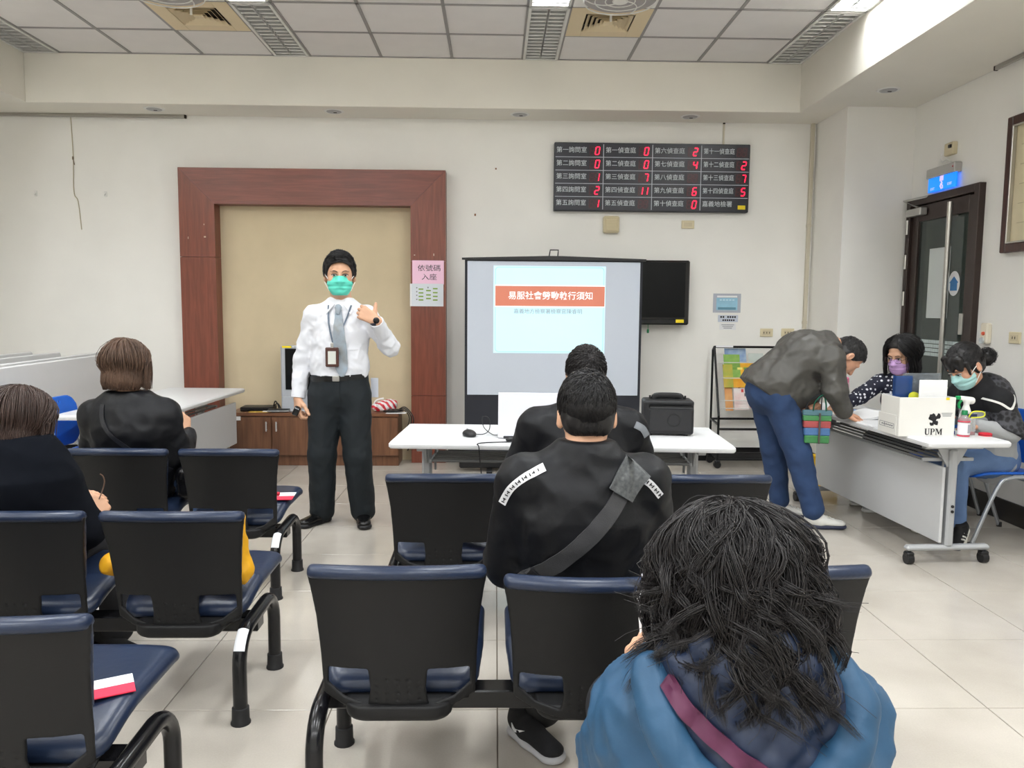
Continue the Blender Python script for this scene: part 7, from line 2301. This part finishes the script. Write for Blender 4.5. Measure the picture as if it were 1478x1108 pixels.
p.mb('buckle', MB().box((0.125, (h_.y if h_ else 2.2)-0.012, 0.645), (0.03, 0.014, 0.065), 0.005, R=Matrix.Rotation(-0.85, 3, 'Y')), black_pl, st_)
S = leg_solid(J, (0, 0, 1), hip=0.18, thigh=0.098, knee=0.085, hemr=0.07, q=0.85, vox=0.010, fold=0.004, seed=49)
p.solid('trousers', S, mat('black_track_trousers', (19, 19, 21), 0.6))
kn = mat('black_knit_shoe', (24, 24, 27), 0.8, bump=0.3, bscale=400)
gs = mat('light_grey_sole', (190, 190, 194), 0.6, bump=0.3, bscale=120)
sh, R, o, s_ = shoe(p.root, (0.105, 2.545), (0.55, -0.83), kn, gs, p.off, tilt=0.0, s=1.02)
R0 = R; 
sw = [(-0.005, 0.0), (0.02, -0.010), (0.07, 0.022), (0.022, 0.004), (0.006, 0.012)]
def swoosh(side):
    m = MB()
    vs = []
    for (y_, z_) in [(0.012, 0.064), (0.016, 0.046), (0.03, 0.040), (0.05, 0.047), (0.085, 0.068), (0.048, 0.056), (0.032, 0.052), (0.022, 0.056)]:
        vs.append(tuple(o+R @ (V(side*0.0425, y_-0.02, z_)*s_)-p.off))
    n_ = len(vs)
    v2 = [tuple(np.array(q)+R @ V(side*0.003, 0, 0)) for q in vs]
    m.add(vs+v2, [tuple(range(n_)), tuple(range(2*n_-1, n_-1, -1))]+[(i, (i+1) % n_, n_+(i+1) % n_, n_+i) for i in range(n_)])
    m.build('swoosh', tape_m, sh)
swoosh(-1); swoosh(1)
shoe(p.root, (0.43, 2.85), (0.1, 1), kn, gs, p.off, s=1.02)

# ------------------------------------------------------------------ woman in blue coat, nearest the camera
J = dict(pelvis=(0.43, 1.40, 0.54), chest=(0.43, 1.31, 0.70), neck=(0.42, 1.32, 0.835), shL=(0.270, 1.33, 0.735), shR=(0.610, 1.33, 0.725),
         elL=(0.255, 1.50, 0.55), elR=(0.655, 1.42, 0.50), wrL=(0.300, 1.60, 0.635), wrR=(0.55, 1.62, 0.60),
         hipL=(0.34, 1.40, 0.52), hipR=(0.52, 1.40, 0.52), knL=(0.31, 1.80, 0.50), knR=(0.55, 1.80, 0.50), anL=(0.31, 1.78, 0.09), anR=(0.55, 1.78, 0.09))
p = Person('woman with wavy black hair in teal blue hooded coat reading papers', (0.43, 1.40, 0), G1)
p.head((0.412, 1.335, 0.975), (-0.22, 0.95, -0.22), (-0.03, 0.2, 1), J['neck'], 1.0, True)
p.trunk(J, D)
p.skin.append(hand_piece((0.302, 1.60, 0.640), (0.12, 0.30, 0.92), (-0.85, -0.45, 0.0), 1, curls=(0.5, 0.5, 0.55, 0.6), pip=(0.5, 0.5, 0.5, 0.6), thumb=(0.5, 0.9, -0.4), s=1.0))
p.skin.append(hand_piece(J['wrR'], (-0.2, 0.9, 0.3), (0.8, 0, 0.5), -1))
p.finish(skin_m)
# wavy shoulder-length hair: a full underlayer and several hundred locks
rng = np.random.default_rng(23)
c = np.array([0, -0.012, 0.035]); R_ = np.array([0.104, 0.112, 0.105])
S = Solid(0.006)
S.ell(c, R_, k=0.02)
S.ecap((0, -0.045, 0.02), (-0.008, -0.064, -0.150), 0.098, 0.088, (0, 1, 0), 0.72, 0.04)
def wcut(x, y, z, F):
    yl = np.interp(z, [-0.3, -0.08, 0.0, 0.05, 0.09, 0.2], [-0.01, -0.005, 0.01, 0.05, 0.2, 0.2])
    F = F-0.008*folds(x, y, z*0.5, 46, 6)
    return smax(F, (y-yl)*0.9, 0.01)
S.fn(wcut)
base = S.build()
NL = 540
P0 = rng.normal(size=(NL*5, 3)); P0[:, 2] += 0.55; P0 /= np.linalg.norm(P0, axis=1, keepdims=True)
pp = c+P0*R_
pp = pp[(pp[:, 2] > np.where(pp[:, 1] > 0.03, 0.075, -0.03))][:NL]
NL = len(pp); K = 16
G = np.zeros((NL, K, 3)); cur = pp.copy(); G[:, 0] = cur
bot = np.where(rng.uniform(0, 1, NL) < 0.35, rng.uniform(-0.10, 0.0, NL), rng.uniform(-0.225, -0.10, NL))
tot = (cur[:, 2]-bot)*1.0+0.8*np.maximum(0, cur[:, 2]-0.05)
ang = np.arctan2(cur[:, 0], -cur[:, 1])
ph = np.stack([2.2*ang+rng.normal(size=NL)*0.8, 2.6*ang+1.5+rng.normal(size=NL)*0.8], 1); fr = rng.uniform(0.48, 0.68, NL); am = rng.uniform(0.009, 0.019, NL)
sgn = np.where(cur[:, 0] > 0.01, 1.0, -1.0)
tous = rng.normal(size=(NL, 3))*0.35
for k in range(1, K):
    above = cur[:, 2] > 0.03
    nrm = (cur-c)/R_**2; nrm /= np.linalg.norm(nrm, axis=1, keepdims=True)+1e-9
    d = np.stack([cur[:, 0]*5+sgn*0.25, (cur[:, 1]+0.02)*4-0.25, -np.ones(NL)*0.8], 1)+tous*np.clip(1.3-k*0.2, 0, 1)
    d = d-np.where(above, 1.0, 0.0)[:, None]*nrm*(d*nrm).sum(1, keepdims=True)
    d2 = np.stack([-0.18*cur[:, 0]*8*np.clip((-cur[:, 2]-0.05)*8, 0, 1), -0.05*np.ones(NL), -np.ones(NL)], 1)
    d = np.where(above[:, None], d, d2)
    d /= np.linalg.norm(d, axis=1, keepdims=True)+1e-9
    cur = cur+d*(tot/(K-1))[:, None]
    q = (cur-c)/R_; ql = np.linalg.norm(q, axis=1, keepdims=True)
    cur = np.where(above[:, None] & (ql < 1.05), c+q/ql*R_*1.05, cur)
    G[:, k] = cur
t = np.linspace(0, 1, K)[None, :, None]
off = np.stack([np.sin(ph[:, :1]+fr[:, None]*np.arange(K)[None, :]), np.cos(ph[:, 1:]+fr[:, None]*np.arange(K)[None, :]*1.1), 0.4*np.sin(ph[:, 1:]*2+fr[:, None]*np.arange(K)[None, :])], -1)
G = G+off*am[:, None, None]*(0.35+1.2*t)*1.3
curl = np.clip((t-0.6)/0.4, 0, 1)
G[:, :, 0:1] += curl*curl*rng.uniform(-0.045, 0.045, (NL, 1, 1)); G[:, :, 2:3] += curl*curl*rng.uniform(0.0, 0.05, (NL, 1, 1))
outw = G[:, :, :2]/(np.linalg.norm(G[:, :, :2], axis=2, keepdims=True)+1e-6)
G[:, :, :2] += outw*curl*curl*rng.uniform(-0.012, 0.030, (NL, 1, 1))
bad = ((G[:, :, 1] > 0.055) & (G[:, :, 2] < 0.04) & (np.abs(G[:, :, 0]) < 0.07)).any(1)
G = G[~bad]; NL = len(G)
PER = 22
a1 = rng.uniform(0, 6.28, (NL, PER, 1)); r1 = np.sqrt(rng.uniform(0, 1, (NL, PER, 1)))*0.0135
prof = (np.sin(PI*np.clip(np.linspace(0.12, 1.0, K), 0, 1))**0.6)[None, None, :]
o3 = np.stack([np.cos(a1+0.12*np.arange(K))*r1*prof, np.sin(a1+0.12*np.arange(K))*r1*prof, 0.3*np.sin(a1*2)*r1*prof], -1)
A = (G[:, None]+o3).reshape(-1, K, 3)
A += rng.normal(size=(len(A), 1, 3))*0.002
A += 0.004*np.sin(np.linspace(0, 9, K)[None, :, None]*rng.uniform(0.6, 1.2, (len(A), 1, 1))+rng.uniform(0, 6.28, (len(A), 1, 3)))*np.linspace(0, 1, K)[None, :, None]
st1 = strands(A, 0.00095*np.concatenate([[0.8], np.ones(K-5), [0.9, 0.7, 0.45, 0.12]]))
# fly-away hairs
FN = 500
fl = G[rng.integers(0, NL, FN)]+rng.normal(size=(FN, 1, 3))*0.004
fl = fl+(rng.normal(size=(FN, 1, 3))*0.014)*np.linspace(0, 1, K)[None, :, None]**1.5
st2 = strands(fl, 0.0005*np.ones(K))
hh = p.hair([st1, st2], hair_soft)
p.part('hair_underlayer', [place(base, p.hR, p.hc, p.hs)], mat('matt_black_hair', (16, 14, 14), 0.9, spec=0.1), hh)
coat_m = mat('teal_blue_coat', (36, 74, 105), 0.55, var=0.08, vscale=9, bump=0.35, bscale=28)
S = top_solid(J, D, chest=0.215, waist=0.225, hip=0.23, q=0.70, arm=(0.092, 0.085, 0.062), vox=0.0075, fold=0.014, fs=25, seed=91, collar=0.085, sh_r=0.086, kk=0.06)
S.ecap((0.44, 1.30, 0.50), (0.44, 1.30, 0.66), 0.245, 0.22, D, 0.70, 0.05)
coat = p.solid('coat', S, coat_m)
# hood laid open on the back: bowl of quilted lining inside an outer shell with a thick rim
S = Solid(0.007)
S.ecap((0.42, 1.235, 0.80), (0.425, 1.200, 0.715), 0.160, 0.130, (0, 1, 0), 0.34, 0.04)
S.fn(lambda x, y, z, F: F-0.005*folds(x, y, z, 30, 3))
p.solid('hood', S, coat_m, coat)
rim = [(0.522, 1.26, 0.895), (0.572, 1.20, 0.845), (0.568, 1.165, 0.785), (0.500, 1.145, 0.718), (0.395, 1.135, 0.690), (0.308, 1.150, 0.735), (0.268, 1.185, 0.800), (0.258, 1.25, 0.860)]
S = Solid(0.006)
rp = spline(rim, 5)
for a_, b_ in zip(rp[:-1], rp[1:]): S.cap(tuple(a_), tuple(b_), 0.027, 0.027, 0.015)
S.fn(lambda x, y, z, F: F-0.004*folds(x, y, z, 36, 5))
p.solid('hood_rim', S, coat_m, coat)
S = Solid(0.006)
S.ecap((0.415, 1.205, 0.835), (0.415, 1.175, 0.745), 0.130, 0.105, (0, 1, 0), 0.36, 0.04)
S.cap((0.52, 1.25, 0.90), (0.535, 1.20, 0.82), 0.036, 0.04, 0.03)
S.cap((0.30, 1.25, 0.87), (0.30, 1.21, 0.81), 0.034, 0.036, 0.03)
S.fn(lambda x, y, z, F: F-0.007*(np.abs(np.sin((x+z)*44))+np.abs(np.sin((x-z)*44))-1.2))
p.solid('hood_lining', S, mat('navy_quilted_lining', (30, 42, 66), 0.45), coat)
bv = bvh_of(*[o for o in p.root.children if o.name.startswith('coat')], *[o for o in coat.children])
p.mb('bag_strap', drape(bv, [(0.275, 0.865), (0.305, 0.825), (0.365, 0.775), (0.43, 0.735), (0.52, 0.68), (0.60, 0.62)], 0.027, 0.8, 1, th=0.006, lift=0.003), mat('plum_strap', (84, 34, 64), 0.6))
wv = unit(V(J['wrL'])-V(J['elL']))
p.mb('cuff', MB().tube([tuple(V(J['wrL'])-wv*0.06), tuple(V(J['wrL'])-wv*0.02), tuple(V(J['wrL'])+wv*0.008)], [0.068, 0.070, 0.062], 18), coat_m, coat)
p.mb('shoulder_tag', drape(bvh_of(coat), [(0.262, 0.80), (0.262, 0.785)], 0.006, 0.8, 1, th=0.003, lift=0.001), mat('tag_red_white', (214, 120, 120), 0.6), coat)
S = leg_solid(J, (0, 0, 1), hip=0.18, thigh=0.098, knee=0.085, hemr=0.07, q=0.85, vox=0.012, fold=0.003, seed=59)
p.solid('trousers', S, mat('black_trousers'))
for a in 'LR': shoe(p.root, J['an'+a][:2], (0, 1), black_pl, white_pl, p.off, s=0.92)
t = thing('reading_papers', 'folded white papers in the hand of the blue coat woman', 'papers', (0.385, 1.65, 0.69))
t.rotation_euler = (-0.25, 0, 0.25)
bx('sheet', (0, 0, 0.06), (0.13, 0.002, 0.18), white_paper, t, 0)
bx('sheet', (0.012, 0.006, 0.09), (0.12, 0.002, 0.19), mat('grey_white_paper', (206, 206, 214), 0.7), t, 0)
bx('text_box', (-0.02, -0.0018, 0.085), (0.05, 0.001, 0.014), grey_ink, t, 0)
bx('blue_print', (-0.01, -0.0018, 0.12), (0.022, 0.001, 0.035), mat('pale_blue_print', (130, 190, 214), 0.6), t, 0)
flush_texts()
